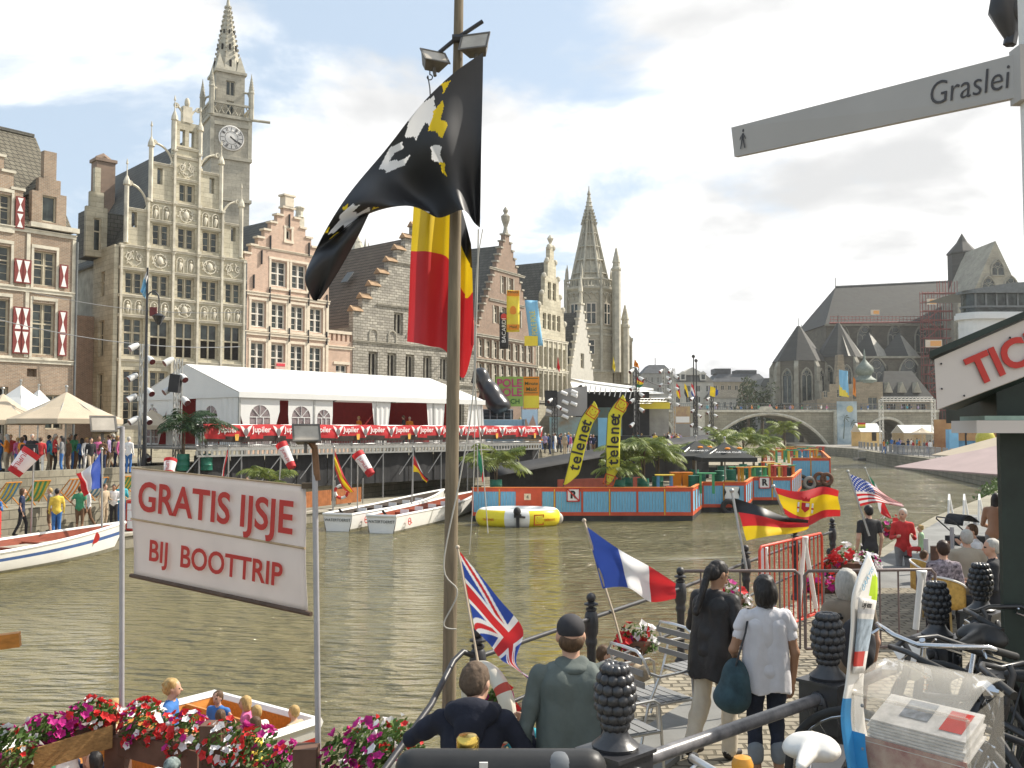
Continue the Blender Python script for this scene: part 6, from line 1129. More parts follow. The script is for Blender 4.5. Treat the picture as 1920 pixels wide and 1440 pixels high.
# ---------------------------------------------------------------- far right quay
e = T('palm_mural', 'tall blue painted panel of palm trees against the bridge pier', 'mural', (wx(1588, 197), 197, 1.5)); k = 197/FPX; w_, h = 37*k, wz(757, 197)-wz(838, 197); mb = MB(); mb.box(-w_/2, w_/2, 0, .2, 0, h); mb.build('panel', mat('blue_mural_print', (.28, .42, .52), .7, .4, .35, c2=(.55, .62, .62)), e)
mb = MB()
for cx, b, t_, s in ((-.8, 1.2, 5.6, 1), (1.2, .8, 4.6, -1)):
    mb.prism([(cx-.12, b), (cx+.12, b), (cx+.1+.3*s, t_), (cx-.02+.3*s, t_)], -.03, -.01)
    for i in range(7): a = i*.9; c_, s_ = cos(a), sin(a)*.8; mb.prism([(cx+.3*s, t_), (cx+.3*s+.7*c_-.12*s_, t_+.7*s_+.12*c_), (cx+.3*s+1.3*c_, t_+1.1*s_-.25), (cx+.3*s+.6*c_+.1*s_, t_+.55*s_-.15)], -.03-.002*i, -.01)
mb.build('palm_silhouette', mat('mural_grey_green', (.14, .17, .15), .7), e); mb = MB(); mb.prism([(.6+.7*cos(a), 7.3+.7*sin(a)) for a in [q*pi/8 for q in range(16)]], -.02, 0); mb.build('yellow_sun', mat('mural_yellow', (.65, .52, .15), .7), e)
e = T('beach_mural', 'orange painted beach mural with dark palms behind the pink parasol', 'mural', (wx(1800, 118), 118, 1.5)); mb = MB(); mb.box(-3.2, 7, 0, .2, 0, 4.2); mb.build('panel', mat('orange_mural_print', (.55, .2, .08), .7, .5, .3, c2=(.62, .38, .16)), e); mb = MB(); mb.box(-1.0, 7, -.03, -.005, .2, 1.6); mb.build('blue_field', mat('mural_blue', (.12, .28, .42), .7, .4, 1), e)
mb = MB(); 
for i in range(8): a = i*.8; mb.prism([(.6, 3.2), (.6+.7*cos(a)-.1*sin(a), 3.2+.6*sin(a)+.1*cos(a)), (.6+1.1*cos(a), 3+.8*sin(a)), (.6+.6*cos(a), 3.1+.5*sin(a))], -.06-.003*i, -.04)
mb.prism([(.5, .3), (.75, .3), (.65, 3.2), (.52, 3.2)], -.062, -.04); mb.build('palm_silhouette', blk, e)
mb = MB(); mb.box(wx(1779, 114), wx(1796, 114), 114, 115, 1.5, wz(805, 114)); tag(mb.build('toilet_booth', blu), 'small bright blue booth in front of the orange beach mural', 'booth')
mb = MB(); mb.sph((0, 0, 0), (1.0, 1.0, 1.15), 16, 10); o = mb.build('balloon', mat('olive_yellow_balloon', (.5, .45, .06), .4), None, 180); o.location = (wx(1846, 104), 104, wz(824, 104)); tag(o, 'round olive yellow balloon above the quay near the orange mural', 'balloon')
def stall(label, px0, px1, py0, py1, d, wm):
    e = T('market_stall', label, 'stall', (wx((px0+px1)/2, d), d, 1.5)); w_ = (px1-px0)*d/FPX; zt_, ze = wz(py0, d)-1.5, wz(py1, d)-1.5; mb = MB(); mb.add([(-w_/2, -.2, ze), (w_/2, -.2, ze), (w_/2, 2.4, zt_), (-w_/2, 2.4, zt_), (-w_/2, 5, ze), (w_/2, 5, ze)], [(0, 1, 2, 3), (3, 2, 5, 4)]); mb.build('roof', cv, e, None, .06)
    mb = MB(); mb.box(-w_/2+.1, w_/2-.1, 0, .1, 0, 1.0).box(-w_/2+.1, -w_/2+1.6, 0, .1, 1, ze-.1).box(w_/2-1, w_/2-.1, 0, .1, 1, ze-.1).box(-w_/2+.1, w_/2-.1, 4.7, 4.8, 0, ze); mb.build('front_wall', wm, e); return e
stall('white roofed yellow stall at the foot of the palm mural', 1612, 1653, 794, 810, 172, sand); stall('wide white roofed stall with beige parasol on the far right quay', 1693, 1760, 797, 812, 150, mat('cream_stall', (.55, .42, .25), .7))
e = T('flag_board', 'small red yellow green board on the yellow stall', 'sign', (wx(1615, 170), 170, wz(803, 170))); 
for i, m in enumerate((grn, yel, brd)): mb = MB(); mb.box(-.7, .7, 0, .1, .33*i, .33*i+.33); mb.build('stripe', m, e)
parasol('beige parasol in front of the wide white stall on the far quay', 1728, 802, 44, 146, cv_c, 1.5, 812, None, 8)
mb = MB(); d = 150; a, b, t_ = wx(1652, d), wx(1750, d), wz(749, d); truss(mb, (a, d, 1.5), (a, d, t_), .7, r=.05); truss(mb, (a, d, t_), (b, d, t_), .7, r=.05); truss(mb, (b, d, t_), (b, d, 1.5), .7, r=.05); tag(mb.build('truss_gate', mat('white_truss', (.6, .58, .52), .5)), 'white truss gateway spanning the far right quay', 'truss')
bar0 = T('crowd_barrier', 'x', 'barrier', (0, 0, 0), 0, 'grey barriers along the far right quay'); mb = MB()
for z in (.15, 1.1): mb.tube([(-1.15, 0, z), (1.15, 0, z)], .03, 4)
for x in (-1.15, 1.15): mb.tube([(x, 0, 0), (x, 0, 1.1)], .03, 4)
mb.build('frame', stl, bar0); mb = MB()
for i in range(14): x = -1.05+i*.162; mb.box(x-.012, x+.012, -.012, .012, .15, 1.1)
mb.build('bars', stl, bar0)
edge = [Vector((37.3, 73.5, 1.5)), Vector((44, 100, 1.5)), Vector((47.2, 120, 1.5)), Vector((55.5, 154, 1.5))]; nb = 26
for i in range(nb):
    p = catmull(edge, i/(nb-1)*.98); q = catmull(edge, i/(nb-1)*.98+.02); o = bar0 if i == 0 else dup(bar0, p, 0, ''); o.location = p; o.rotation_euler.z = math.atan2(q.y-p.y, q.x-p.x); o['label'] = 'grey steel crowd barrier standing in the long row along the far right quay edge'
e = T('floating_dock', 'small floating dock with rails against the far quay wall', 'dock', (wx(1622, 140), 140, 0)); mb = MB(); mb.box(-1.6, 1.6, -1, 1, -.1, .35); mb.build('dock_deck', pave, e); mb = MB()
for x in (-1.4, 0, 1.4): mb.tube([(x, -.8, .35), (x, -.8, 1.4)], .05, 4)
mb.tube([(-1.4, -.8, 1.4), (1.4, -.8, 1.4)], .05, 4); mb.build('rail', stl, e)
# vegetation at the water's edge on the right
mb = MB(); rnd = random.Random(5)
for i in range(26): t_ = rnd.random(); c = Vector((21.5, 42.5, 0)).lerp(Vector((28, 53.5, 0)), t_)+Vector((-.5, .2, rnd.uniform(.2, 1.5))); leaf_cloud(mb, c, (.6, .6, .5), 40, .1, rnd)
tag(mb.build('ivy', leafm), 'green ivy hanging over the right bank wall under the pink parasol', 'ivy', kind='stuff')
# planter greenery on the left quay
mb = MB()
for i in range(60): t_ = 7.5+i*.66; leaf_cloud(mb, ql(t_, 4.6+rnd.random()*1.2, 1.5), (.45, .45, .22), 26, .08, rnd)
tag(mb.build('planter_plants', leafm), 'row of low green plants along the planter ledge below the black skirt', 'plants', kind='stuff')
# ---------------------------------------------------------------- flags
FR3, FB, FW, FK, FY = (mat('flag_red', (.55, .03, .035), .6, .06, 2, transl=.3), mat('flag_blue', (.03, .07, .33), .6, .06, 2, transl=.25), mat('flag_white', (.78, .77, .76), .6, .03, 2, transl=.25), mat('flag_black', (.012, .012, .013), .5, .3, 2, spec=.5), mat('flag_yellow', (.78, .56, .02), .6, .05, 2, transl=.3)); FG = mat('flag_green', (.02, .2, .1), .6, .1, transl=.25)
def flag(name, label, pole, top, bot, mats, mf, d0, nu=40, nv=24, amp=.03, waves=2.2, pr=.015, pm=None, dd=0, group=None, ph=0):
    # top/bot: (px, py[, depth]) control points from hoist to fly
    w3 = lambda p: W(p[0], p[1], p[2] if len(p) > 2 else d0)
    o0 = w3(pole[0]) if pole else w3(top[0]); e = T(name, label, 'flag', o0, 0, group); R = lambda l: [w3(p)-o0 for p in l]
    if pole: mb = MB(); mb.tube(R(pole), pr, 6); mb.sph(R(pole)[-1], pr*1.8, 6, 4); mb.build('pole', pm or alu, e, 60)
    mb = MB(); cloth(mb, R(top), R(bot), nu, nv, mf, amp, waves, ph); o = mb.build('cloth', mats, e, 100); return e, o
tri = lambda u, v: min(2, int(u*3)); hor = lambda u, v: min(2, int(v*3)); esp = lambda u, v: 0 if v < .25 or v > .75 else 1
def ukf(u, v):
    x, y = u*60-30, v*36-18
    if abs(x) < 3.6 or abs(y) < 3.6: return 0
    if abs(x) < 6 or abs(y) < 6: return 1
    d = abs(abs(x)*18/30-abs(y))*.857; s = abs(x)*.6-abs(y)
    if d < 1.3: return 0
    return 1 if d < 3.6 else 2
def usf(u, v):
    if u < .4 and v < 7/13:
        cx, cy = u/.4*11, v/(7/13)*9; fx, fy = cx % 1-.5, cy % 1-.5
        return 1 if (int(cx)+int(cy)) % 2 == 1 and fx*fx+fy*fy*1.1 < .17 and .6 < cx < 10.8 else 2
    return 0 if int(v*13) % 2 == 0 else 1
pw_ = mat('pale_wood_pole', (.5, .42, .32), .6, .15, 4)
e, _ = flag('british_flag', 'red white and blue union flag drooping over the railing beside the wooden mast', [(905, 1290, 7.7), (858, 1026, 7.75)], [(862, 1034, 7.7), (925, 1110, 7.55), (980, 1180, 7.5), (968, 1240, 7.4), (1001, 1278, 7.35)], [(890, 1180, 7.7), (912, 1200, 7.6), (930, 1225, 7.55), (952, 1245, 7.5), (988, 1272, 7.4)], [FR3, FW, FB], ukf, 7.7, 120, 80, .035, 2.2, .01, pw_)
e, _ = flag('french_flag', 'blue white and red striped flag flying from the railing in front of the canal', [(1165, 1205, 9.9), (1150, 1150, 9.9), (1095, 976, 9.9)], [(1098, 986, 9.9), (1160, 1030, 9.75), (1215, 1060, 9.9), (1268, 1095, 9.8)], [(1130, 1104, 9.9), (1176, 1100, 9.7), (1222, 1130, 9.85), (1266, 1122, 9.75)], [FB, FW, FR3], tri, 9.9, 60, 24, .05, 1.3, .013, pw_)
e, _ = flag('german_flag', 'black red and yellow striped flag flying from the quay railing', [(1400, 1070, 13.4), (1372, 920, 13.6)], [(1377, 934, 13.6), (1420, 948, 13.4), (1470, 968, 13.6), (1515, 975, 13.4)], [(1400, 1014, 13.5), (1435, 1005, 13.3), (1478, 1002, 13.5), (1513, 992, 13.4)], [FK, FR3, FY], hor, 13.6, 40, 24, .06, 1.5, .02)
e, sp_f = flag('spanish_flag', 'red and yellow banded flag with coat of arms flying behind the black red yellow one', [(1470, 962, 15.6), (1450, 912, 15.6)], [(1453, 914, 15.6), (1500, 922, 15.4), (1540, 912, 15.7), (1574, 920, 15.5)], [(1470, 962, 15.6), (1505, 985, 15.4), (1545, 972, 15.7), (1576, 968, 15.5)], [FR3, FY], esp, 15.6, 40, 24, .06, 1.2, .02)
cr = MB(); c = W(1510, 950, 15.2)-e.location; M0 = Matrix.Translation(c) @ Matrix.Rotation(.1, 4, 'Y'); cr.M = M0 @ Matrix.Scale(.62, 4); cr.m = 0; cr.prism([(-.1, .1), (.1, .1), (.1, -.06), (0, -.15), (-.1, -.06)], -.012, 0); cr.prism([(-.09, .13), (.09, .13), (.12, .24), (.04, .19), (0, .26), (-.04, .19), (-.12, .24)], -.012, 0); cr.m = 1; cr.prism([(.0, .09), (.09, .09), (.09, -.0), (.0, 0)], -.018, -.013); cr.box(-.2, -.16, -.012, 0, -.15, .1).box(.16, .2, -.012, 0, -.15, .1); cr.m = 0; cr.box(-.21, -.15, -.016, -.004, -.06, -.02).box(.15, .21, -.016, -.004, -.06, -.02); cr.build('coat_of_arms', [FR3, FW], e)
e, _ = flag('american_flag', 'starred and striped red white and blue flag above the landing stage', [(1630, 1005, 17.4), (1590, 884, 17.6)], [(1592, 888, 17.6), (1625, 902, 17.4), (1660, 928, 17.6), (1693, 945, 17.5)], [(1612, 950, 17.6), (1640, 942, 17.3), (1668, 946, 17.5), (1692, 950, 17.4)], [FR3, FW, FB], usf, 17.6, 110, 65, .05, 1.4, .018)
e, _ = flag('green_red_flag', 'green white and red flag drooping behind the starred flag', [(1655, 960, 20), (1622, 878, 20)], [(1624, 884, 20), (1640, 905, 20), (1655, 935, 19.8), (1672, 972, 19.8)], [(1634, 915, 20), (1643, 938, 20), (1652, 962, 19.8), (1668, 972, 19.8)], [FG, FW, FR3], tri, 20, 30, 12, .03, 1.5, .015)
G1 = 'flags on the far boats and quay'
flag('french_flag', 'small blue white red flag on a pole at the white boat at left', [(191, 990, 34), (191, 842, 34)], [(191, 845, 34), (170, 870, 33.6), (155, 885, 34), (141, 888, 33.8)], [(189, 915, 34), (175, 918, 33.6), (165, 925, 34), (157, 931, 33.8)], [FB, FW, FR3], tri, 34, 24, 16, .12, 1.2, .035, None, group=G1)
flag('spanish_flag', 'drooping red and yellow flag on a pole by the moored white tour boats', [(624, 975, 43), (626, 838, 43)], [(627, 843, 43), (640, 880, 43), (650, 900, 43), (663, 922, 43)], [(628, 880, 43), (636, 900, 43), (645, 918, 43), (655, 924, 43)], [FR3, FY], esp, 43, 24, 16, .08, 1.2, .035, None, group=G1)
flag('german_flag', 'drooping black yellow and red flag left of the wooden mast', [(772, 945, 47), (775, 838, 47)], [(776, 838, 47), (785, 870, 47), (795, 890, 47), (803, 898, 47)], [(773, 885, 47), (785, 886, 47), (792, 898, 47), (800, 905, 47)], [FK, FR3, FY], hor, 47, 24, 16, .08, 1.3, .035, None, group=G1)
flag('white_red_flag', 'narrow red and white drooping flag just above the ice cream sign', [(428, 900, 40), (429, 836, 40)], [(428, 840, 40), (424, 865, 40), (420, 893, 40)], [(424, 850, 40), (419, 875, 40), (415, 893, 40)], [FR3, FW], lambda u, v: 0 if v < .6 else 1, 40, 16, 8, .05, 1, .03, None, group=G1)
flag('green_flag', 'dark green and red drooping flag beside the left barge palm', [(896, 925, 45), (895, 834, 45)], [(897, 838, 45), (905, 870, 45), (908, 900, 45)], [(896, 870, 45), (902, 890, 45), (905, 905, 45)], [FG, FR3], lambda u, v: 0 if u < .6 else 1, 45, 16, 8, .05, 1, .03, None, group=G1)
flag('striped_flag', 'red yellow green flag on the mast over the stage crowd', [(1190, 790, 86), (1190, 690, 86)], [(1191, 704, 86), (1200, 710, 86), (1207, 716, 86)], [(1192, 726, 86), (1200, 727, 86), (1206, 722, 86)], [FR3, FY, FG], hor, 86, 12, 9, .1, 1, .04, group=G1)
flag('orange_flag', 'small orange flag at the top of the mast over the stage crowd', None, [(1190, 673, 86), (1197, 683, 86)], [(1188, 686, 86), (1199, 691, 86)], [ora], lambda u, v: 0, 86, 8, 6, .1, group=G1)
flag('blue_yellow_flag', 'blue and yellow flag on the lamp tower left of the bridge arch', [(1330, 790, 115), (1329, 722, 115)], [(1329, 724, 115), (1338, 726, 115), (1347, 733, 115)], [(1328, 740, 115), (1338, 744, 115), (1346, 740, 115)], [FB, FY], lambda u, v: 1 if .2 < u < .65 else 0, 115, 12, 8, .1, 1, .04, group=G1)
for i, (px, ms, l) in enumerate(((1268, [FR3, FY], 'leftmost red and yellow flag among masts by the far houses'), (1283, [FY, FK], 'yellow and black drooping flag among masts by the far houses'), (1296, [FR3, FW, FB], 'red white blue drooping flag among masts by the far houses'))): flag('small_flag', l, [(px, 790, 125), (px, 705, 125)], [(px, 718, 125), (px+5, 726, 125), (px+8, 744, 125)], [(px, 738, 125), (px+3, 744, 125), (px+6, 748, 125)], ms, lambda u, v: min(len(ms)-1, int(v*len(ms))), 125, 10, 6, .05, group=G1)
flag('tall_banner', 'tall blue and yellow banner in front of the church wall', [(1573, 770, 190), (1573, 690, 190)], [(1573, 693, 190), (1590, 696, 190)], [(1574, 742, 190), (1592, 745, 190)], [blu, yel], lambda u, v: 1 if v > .6+.3*u else 0, 190, 8, 12, .2, group=G1); flag('tall_banner', 'tall orange banner beside the blue one before the church wall', [(1598, 770, 190), (1598, 700, 190)], [(1600, 706, 190), (1604, 712, 190)], [(1599, 740, 190), (1605, 744, 190)], [ora], lambda u, v: 0, 190, 4, 8, .2, group=G1)
flag('pale_blue_flag', 'limp pale blue and white flag on the lamp post before the guild house', None, [(276, 503, 48), (278, 520, 48)], [(263, 545, 48), (272, 560, 48)], [FW, blu], lambda u, v: 1 if v > .4 else 0, 48, 8, 16, .1, group=G1)
for px, m, l in ((1046, FR3, 'small dark red flag in front of the cream gabled house'), (1150, yel, 'small blue yellow banner on the octagonal tower side')): flag('small_flag', l, None, [(px, 668, 92), (px+4, 690, 92)], [(px-2, 690, 92), (px+3, 698, 92)], [m], lambda u, v: 0, 92, 6, 8, .1, group=G1)
# windsocks
def sock(label, a, b, r, d, pole):
    A, B = W(*a, d), W(*b, d-.3); e = T('windsock', label, 'windsock', A, 0, 'red and white windsocks'); mb = MB(); n = 12; v = B-A; mb.m = 0
    for i, m_ in ((0, 0), (1, 1), (2, 0)): mb.m = m_; f0, f1 = (0, .2, .8)[i], (.2, .8, 1)[i]; mb.tube([v*f0, v*(f0+f1)/2, v*f1], [r*(1-.3*f0), r*(1-.15*(f0+f1)), r*(1-.3*f1)], n, i == 2)
    mb.build('sock', [FR3, FW], e, 60); ax = v.normalized(); text('JUPILER', r*.72, frame(v*.5+Vector((0, -r*.97, 0)), (ax.x, ax.y*.3, ax.z), Vector((0, -1, 0)).cross(ax)), FR3, e); mb = MB(); P0 = W(*pole, d+.1)-A; mb.tube([P0, Vector((0, .1, .1))], .03, 5); mb.build('pole', alu, e)
sock('red and white windsock on the white boat pole at far left', (61, 846), (25, 888), .33, 33, (58, 1005)); sock('red and white windsock hanging before the black skirt by the tour boats', (670, 850), (696, 890), .28, 44, (670, 960)); sock('red and white windsock hanging before the black skirt behind the sign lamp', (527, 832), (548, 877), .26, 42, (524, 900)); sock('upright end of a red topped windsock just above the ice cream sign', (320, 862), (316, 890), .26, 38, (330, 900))
# ---------------------------------------------------------------- wooden mast with flags, sign on poles
wdm = mat('weathered_mast_wood', (.20, .16, .105), .8, .35, 3, .4, stretch=(6, 6, .5))
e = T('wooden_mast', 'weathered wooden mast carrying the big black flag and two floodlights', 'mast', W(842, 1310, 8.9)*1); b0 = e.location.copy(); mb = MB(); mb.tube([W(842, 1330, 8.9)-b0-Vector((0, 0, 3)), W(842, 1310, 8.9)-b0, W(851, 600, 8.9)-b0, W(861, -40, 8.9)-b0], [.066, .064, .06, .043], 14); mb.build('pole', wdm, e, 60)
mb = MB(); R_ = lambda px, py, dd=8.85: W(px, py, dd)-b0; mb.tube([R_(800, 118), R_(852, 75), R_(905, 40)], .02, 6); mb.tube([R_(848, 72), R_(868, 72)], .04, 8); mb.build('crossbar', iron, e)
def flood(px, py, rz, rx, par, b0, d, s=1, lens=True):
    M = Matrix.Translation(W(px, py, d)-b0) @ Matrix.Rotation(rz, 4, 'Z') @ Matrix.Rotation(rx, 4, 'X'); mb = MB(); mb.M = M; s *= .12
    mb.add([(-s, -s*.5, -s*.7), (s, -s*.5, -s*.7), (s, -s*.5, s*.7), (-s, -s*.5, s*.7), (-s*.6, s*.6, -s*.4), (s*.6, s*.6, -s*.4), (s*.6, s*.6, s*.4), (-s*.6, s*.6, s*.4)], [(0, 1, 2, 3), (1, 5, 6, 2), (5, 4, 7, 6), (4, 0, 3, 7), (3, 2, 6, 7), (4, 5, 1, 0)]); mb.box(-s*1.08, s*1.08, -s*.56, -s*.46, -s*.78, -s*.64).box(-s*1.08, s*1.08, -s*.56, -s*.46, s*.64, s*.78).box(-s*1.08, -s*.94, -s*.56, -s*.46, -s*.64, s*.64).box(s*.94, s*1.08, -s*.56, -s*.46, -s*.64, s*.64); mb.tube([(0, s*.2, -s*.4), (0, s*.5, -s*1.2)], s*.14, 6)
    o = mb.build('floodlight', mat('grey_lamp_housing', (.13, .12, .105), .5, .3, 9), par); g = MB(); g.M = M; g.box(-s*.94, s*.94, -s*.515, -s*.503, -s*.64, s*.64); g.build('lens', mat('lamp_glass', (.42, .38, .32), .2, .2), o)
flood(812, 116, .5, -.7, e, b0, 8.8); flood(893, 88, -.3, -.5, e, b0, 8.8, 1.1)
mb = MB(); mb.tube([R_(806, 128), R_(806, 140)]+[R_(806+5*sin(a), 145-5*cos(a)) for a in [q*.6 for q in range(10)]]+[R_(806, 165), R_(807, 185)], .006, 5); mb.build('hook', iron, e)
cord = mat('pale_cord', (.5, .48, .42), .8, .1)
for l, pts, r in (('pale cord spiralling down the wooden mast and tied near the railing', [(897, 430), (893, 600), (885, 760), (862, 900), (832, 1060), (858, 1110), (832, 1170), (856, 1180)], .007), ('pair of thin halyard lines hanging from the black flag', [(905, 430), (893, 520), (890, 700), (905, 870), (915, 1000)], .005), ('thin white line spanning from the mast to the barge railing', [(893, 620), (888, 900), (880, 1040)], .004)):
    mb = MB(); mb.tube([catmull([W(x, y, 8.75) for x, y in pts], i/40) for i in range(41)], r, 5); tag(mb.build('rope', cord, None, 80), l, 'rope')
LION = [[(.22, .02), (.29, -.02), (.33, .06), (.31, .2), (.27, .16), (.25, .24), (.22, .14)], [(.34, .08), (.38, .02), (.43, .1), (.43, .2), (.38, .28), (.345, .24), (.38, .2), (.4, .13), (.37, .1), (.355, .14)], [(.25, .42), (.28, .36), (.3, .44), (.275, .56)], [(.44, .9), (.5, .84), (.49, .98)], [(.57, 0.162), (.6, 0.077), (.63, 0.145), (.67, 0.094), (.69, 0.196), (.66, 0.264), (.69, 0.349), (.65, 0.434), (.63, 0.366), (.6, 0.451), (.58, 0.383), (.61, 0.315), (.6, 0.230), (.57, 0.264)], [(.68, 0.417), (.72, 0.383), (.71, 0.502)]]; LY = [[(.19, .1), (.235, .12), (.265, .24), (.23, .36), (.2, .3), (.215, .22)], [(.26, .56), (.285, .52), (.28, .66)], [(.56, 0.094), (.58, 0.043), (.585, 0.128)], [(.64, 0.043), (.66, 0.009), (.665, 0.085)], [(.7, 0.230), (.715, 0.179), (.71, 0.298)], [(.57, 0.434), (.59, 0.451), (.575, 0.510)], [(.16, .04), (.19, .0), (.19, .07)]]
def inpoly(P, x, y):
    c = False; j = len(P)-1
    for i in range(len(P)):
        if (P[i][1] > y) != (P[j][1] > y) and x < (P[j][0]-P[i][0])*(y-P[i][1])/(P[j][1]-P[i][1])+P[i][0]: c = not c
        j = i
    return c
def lionf(u, v):
    x = u+.004*sin(v*50); y = v+.01*sin(u*50)
    if any(inpoly(p, x, y) for p in LY): return 2
    return 1 if any(inpoly(p, x, y) for p in LION) else 0
e, _ = flag('black_lion_flag', 'large black flag with white and yellow lion emblem hanging from the mast crossbar', None, [(906, 98, 8.6), (850, 135, 8.45), (775, 215, 8.5), (700, 300, 8.6), (640, 390, 8.4), (590, 465, 8.5), (576, 520, 8.5), (586, 562, 8.5)], [(900, 426, 8.6), (890, 420, 8.75), (866, 392, 8.4), (822, 412, 8.75), (780, 385, 8.4), (722, 368, 8.7), (672, 440, 8.5), (598, 560, 8.5)], [FK, FW, FY], lionf, 8.6, 230, 120, .07, 3.1)
e, _ = flag('belgian_flag', 'black yellow and red striped flag hanging behind the wooden mast', None, [(778, 320, 9.15), (805, 318, 9.05), (840, 322, 9.15), (868, 400, 9.2), (884, 460, 9.1)], [(763, 640, 9.15), (800, 648, 9.0), (835, 658, 9.2), (868, 708, 9.2), (890, 640, 9.1)], [FK, FY, FR3], lambda u, v: 0 if v < .2+.12*max(0, u-.6) else (1 if v < .48+.1*max(0, u-.7) else 2), 9.1, 60, 40, .06, 2.6)
# ice cream sign on two poles
grp = mat('grey_painted_pole', (.42, .41, .42), .4, .12, 6, metal=.2); rt = mat('red_lettering', (.52, .045, .035), .55, .06)
PL = [W(229, 800, 10.0), W(228, 1425, 10.0)]; PR = [W(590, 850, 8.6), W(597, 1445, 8.6)]
for i, (P, l) in enumerate(((PL, 'left grey steel pole carrying the ice cream sign, with a floodlight on top'), (PR, 'right grey steel pole carrying the ice cream sign, with a floodlight on top'))):
    e = T('steel_pole', l, 'pole', P[1], 0, 'grey poles of the ice cream sign'); mb = MB(); mb.tube([Vector((0, 0, -1.2)), Vector((0, 0, 0)), P[0]-P[1]], .026, 12); mb.build('tube', grp, e, 60)
    if i == 0: flood(192, 800, .6, -.5, e, P[1], 9.9, 1.0); mb = MB(); mb.tube([W(200, 803, 9.95)-P[1], W(231, 802, 10)-P[1]], .02, 6); mb.build('bracket', grp, e)
    else: flood(573, 818, .35, -.55, e, P[1], 8.5, .95); mb = MB(); mb.tube([W(595, 900, 8.6)-P[1], W(590, 840, 8.55)-P[1], W(578, 822, 8.5)-P[1]], .03, 6); mb.build('bracket', mat('rusty_bracket', (.2, .11, .06), .8, .3), e)
c = [W(246, 877, 9.95), W(572, 911, 8.65), W(576, 1150, 8.65), W(251, 1080, 9.95)]; e = T('ice_cream_sign', 'white cloth sign reading GRATIS IJSJE BIJ BOOTTRIP stretched between two poles', 'sign', c[3]); Q = [p-c[3] for p in c]; sgn = mat('white_sign_cloth', (.72, .67, .64), .7, .05, 2, .1, transl=.35)
mb = MB(); mb.grid(lambda u, v: Q[3].lerp(Q[2], u).lerp(Q[0].lerp(Q[1], u), v)+Vector((.3, 1, 0))*(.012*sin(v*7+u*2)), 30, 16); mb.build('cloth', sgn, e, 180, .004)
mb = MB(); mb.tube([Q[3]+(Q[3]-Q[2])*.02, Q[2]+(Q[2]-Q[3])*.02], .022, 8); mb.build('bottom_batten', mat('dark_brown_batten', (.1, .065, .045), .7, .3, 5), e); mb = MB(); mb.tube([Q[0], Q[1]], .008, 6); mb.tube([Q[3].lerp(Q[0], .53)+Vector((-.005, -.02, 0)), Q[2].lerp(Q[1], .51)+Vector((-.005, -.02, 0))], .011, 6); mb.build('middle_batten', mat('tan_batten', (.45, .33, .2), .7), e); mb = MB(); mb.cbox(Q[1]+Vector((.02, .02, 0)), (.1, .06, .05)); mb.build('wood_block', bark, e)
xd = (Q[2]-Q[3]).normalized(); nn = Vector((-xd.y, xd.x, 0))*-1
for s, u, v, sz_ in (('GRATIS IJSJE', .5, .73, .415), ('BIJ  BOOTTRIP', .5, .26, .295)):
    p = Q[3].lerp(Q[2], u).lerp(Q[0].lerp(Q[1], u), v); text(s, sz_, frame(p-Vector((xd.y*-1*0+.012, .03, 0)), xd, (0, 0, 1)), rt, e, bold=.02, sx=1.0, ext=.0004)
# ---------------------------------------------------------------- railings of the near quay
posts = []
PX = [(897, 7.96), (1107, 9.6), (1273, 11.4), (1395, 13.6), (1487, 15.8), (1557, 17.8)]
def rail_post(label, p, h=1.15):
    e = T('railing_post', label, 'post', p, 0, 'black ball topped railing posts'); mb = MB(); mb.lathe([(.075, 0), (.075, .06), (.055, .09), (.045, .14), (.045, .62), (.06, .65), (.06, .68), (.05, .71), (.068, .76), (.072, .86), (.06, .95), (.045, .97), (.055, .98), (.055, 1.0), (.03, 1.01), (.028, 1.03)], 14); mb.build('shaft', iron, e, 40); mb = MB(); mb.lathe([(.03, 1.02), (.07, 1.03), (.07, 1.045), (.03, 1.06)], 14); mb.sph((0, 0, 1.1), (.048, .048, .05)); mb.build('ball_finial', iron, e, 60); return e
lab = ['nearest black railing post, beside the life ring', 'black railing post right behind the man in the grey cap', 'black railing post behind the aluminium chairs and the blue white red flag', 'black railing post below the black red yellow flag', 'black railing post under the red yellow banded flag', 'farthest black railing post beside the big red flower basket']
for (px, d), l in zip(PX, lab): p = Vector(((px-960)/FPX*d, d, 1.55)); posts.append(p); rail_post(l, p)
for i in range(5):
    mb = MB(); mb.tube([posts[i]+Vector((0, 0, .9)), posts[i+1]+Vector((0, 0, .9))], .022, 8); mb.tube([posts[i]+Vector((0, 0, .42)), posts[i+1]+Vector((0, 0, .42))], .018, 8); tag(mb.build('handrail', iron, None, 60), 'pair of black rails between '+['the life ring post and the grey cap man', 'the second and third railing posts behind the chairs', 'the posts behind the woman in black', 'the posts below the two striped flags', 'the two farthest posts by the flower basket'][i], 'railing')
e = T('stair_rail', 'black stair handrail bending down toward the water from the nearest post', 'railing', posts[0]); mb = MB(); mb.tube([Vector((0, 0, .9)), W(868, 1222, 7.85)-posts[0], W(850, 1240, 7.75)-posts[0], W(808, 1322, 7.2)-posts[0], W(722, 1442, 6.4)-posts[0], W(690, 1490, 6.1)-posts[0]], .024, 8); mb.build('handrail', iron, e, 60)
mb = MB(); mb.tube([W(900, 1400, 7.6)-posts[0], W(955, 1318, 7.95)-posts[0]], .02, 6); mb.build('lower_rail', iron, e)
lw = mat('old_white_lifebuoy', (.6, .56, .47), .5, .12, 3)
e = T('life_ring', 'worn white life ring with red bands hanging on the railing beside the man in navy', 'life ring', W(915, 1320, 7.55)); mb = MB(); RR = .27; mb.M = Matrix.Rotation(-.95, 4, 'Z') @ Matrix.Rotation(.1, 4, 'X')
def bandc(u, v): a = (u*360) % 90; return 1 if 28 < a < 42 else 0
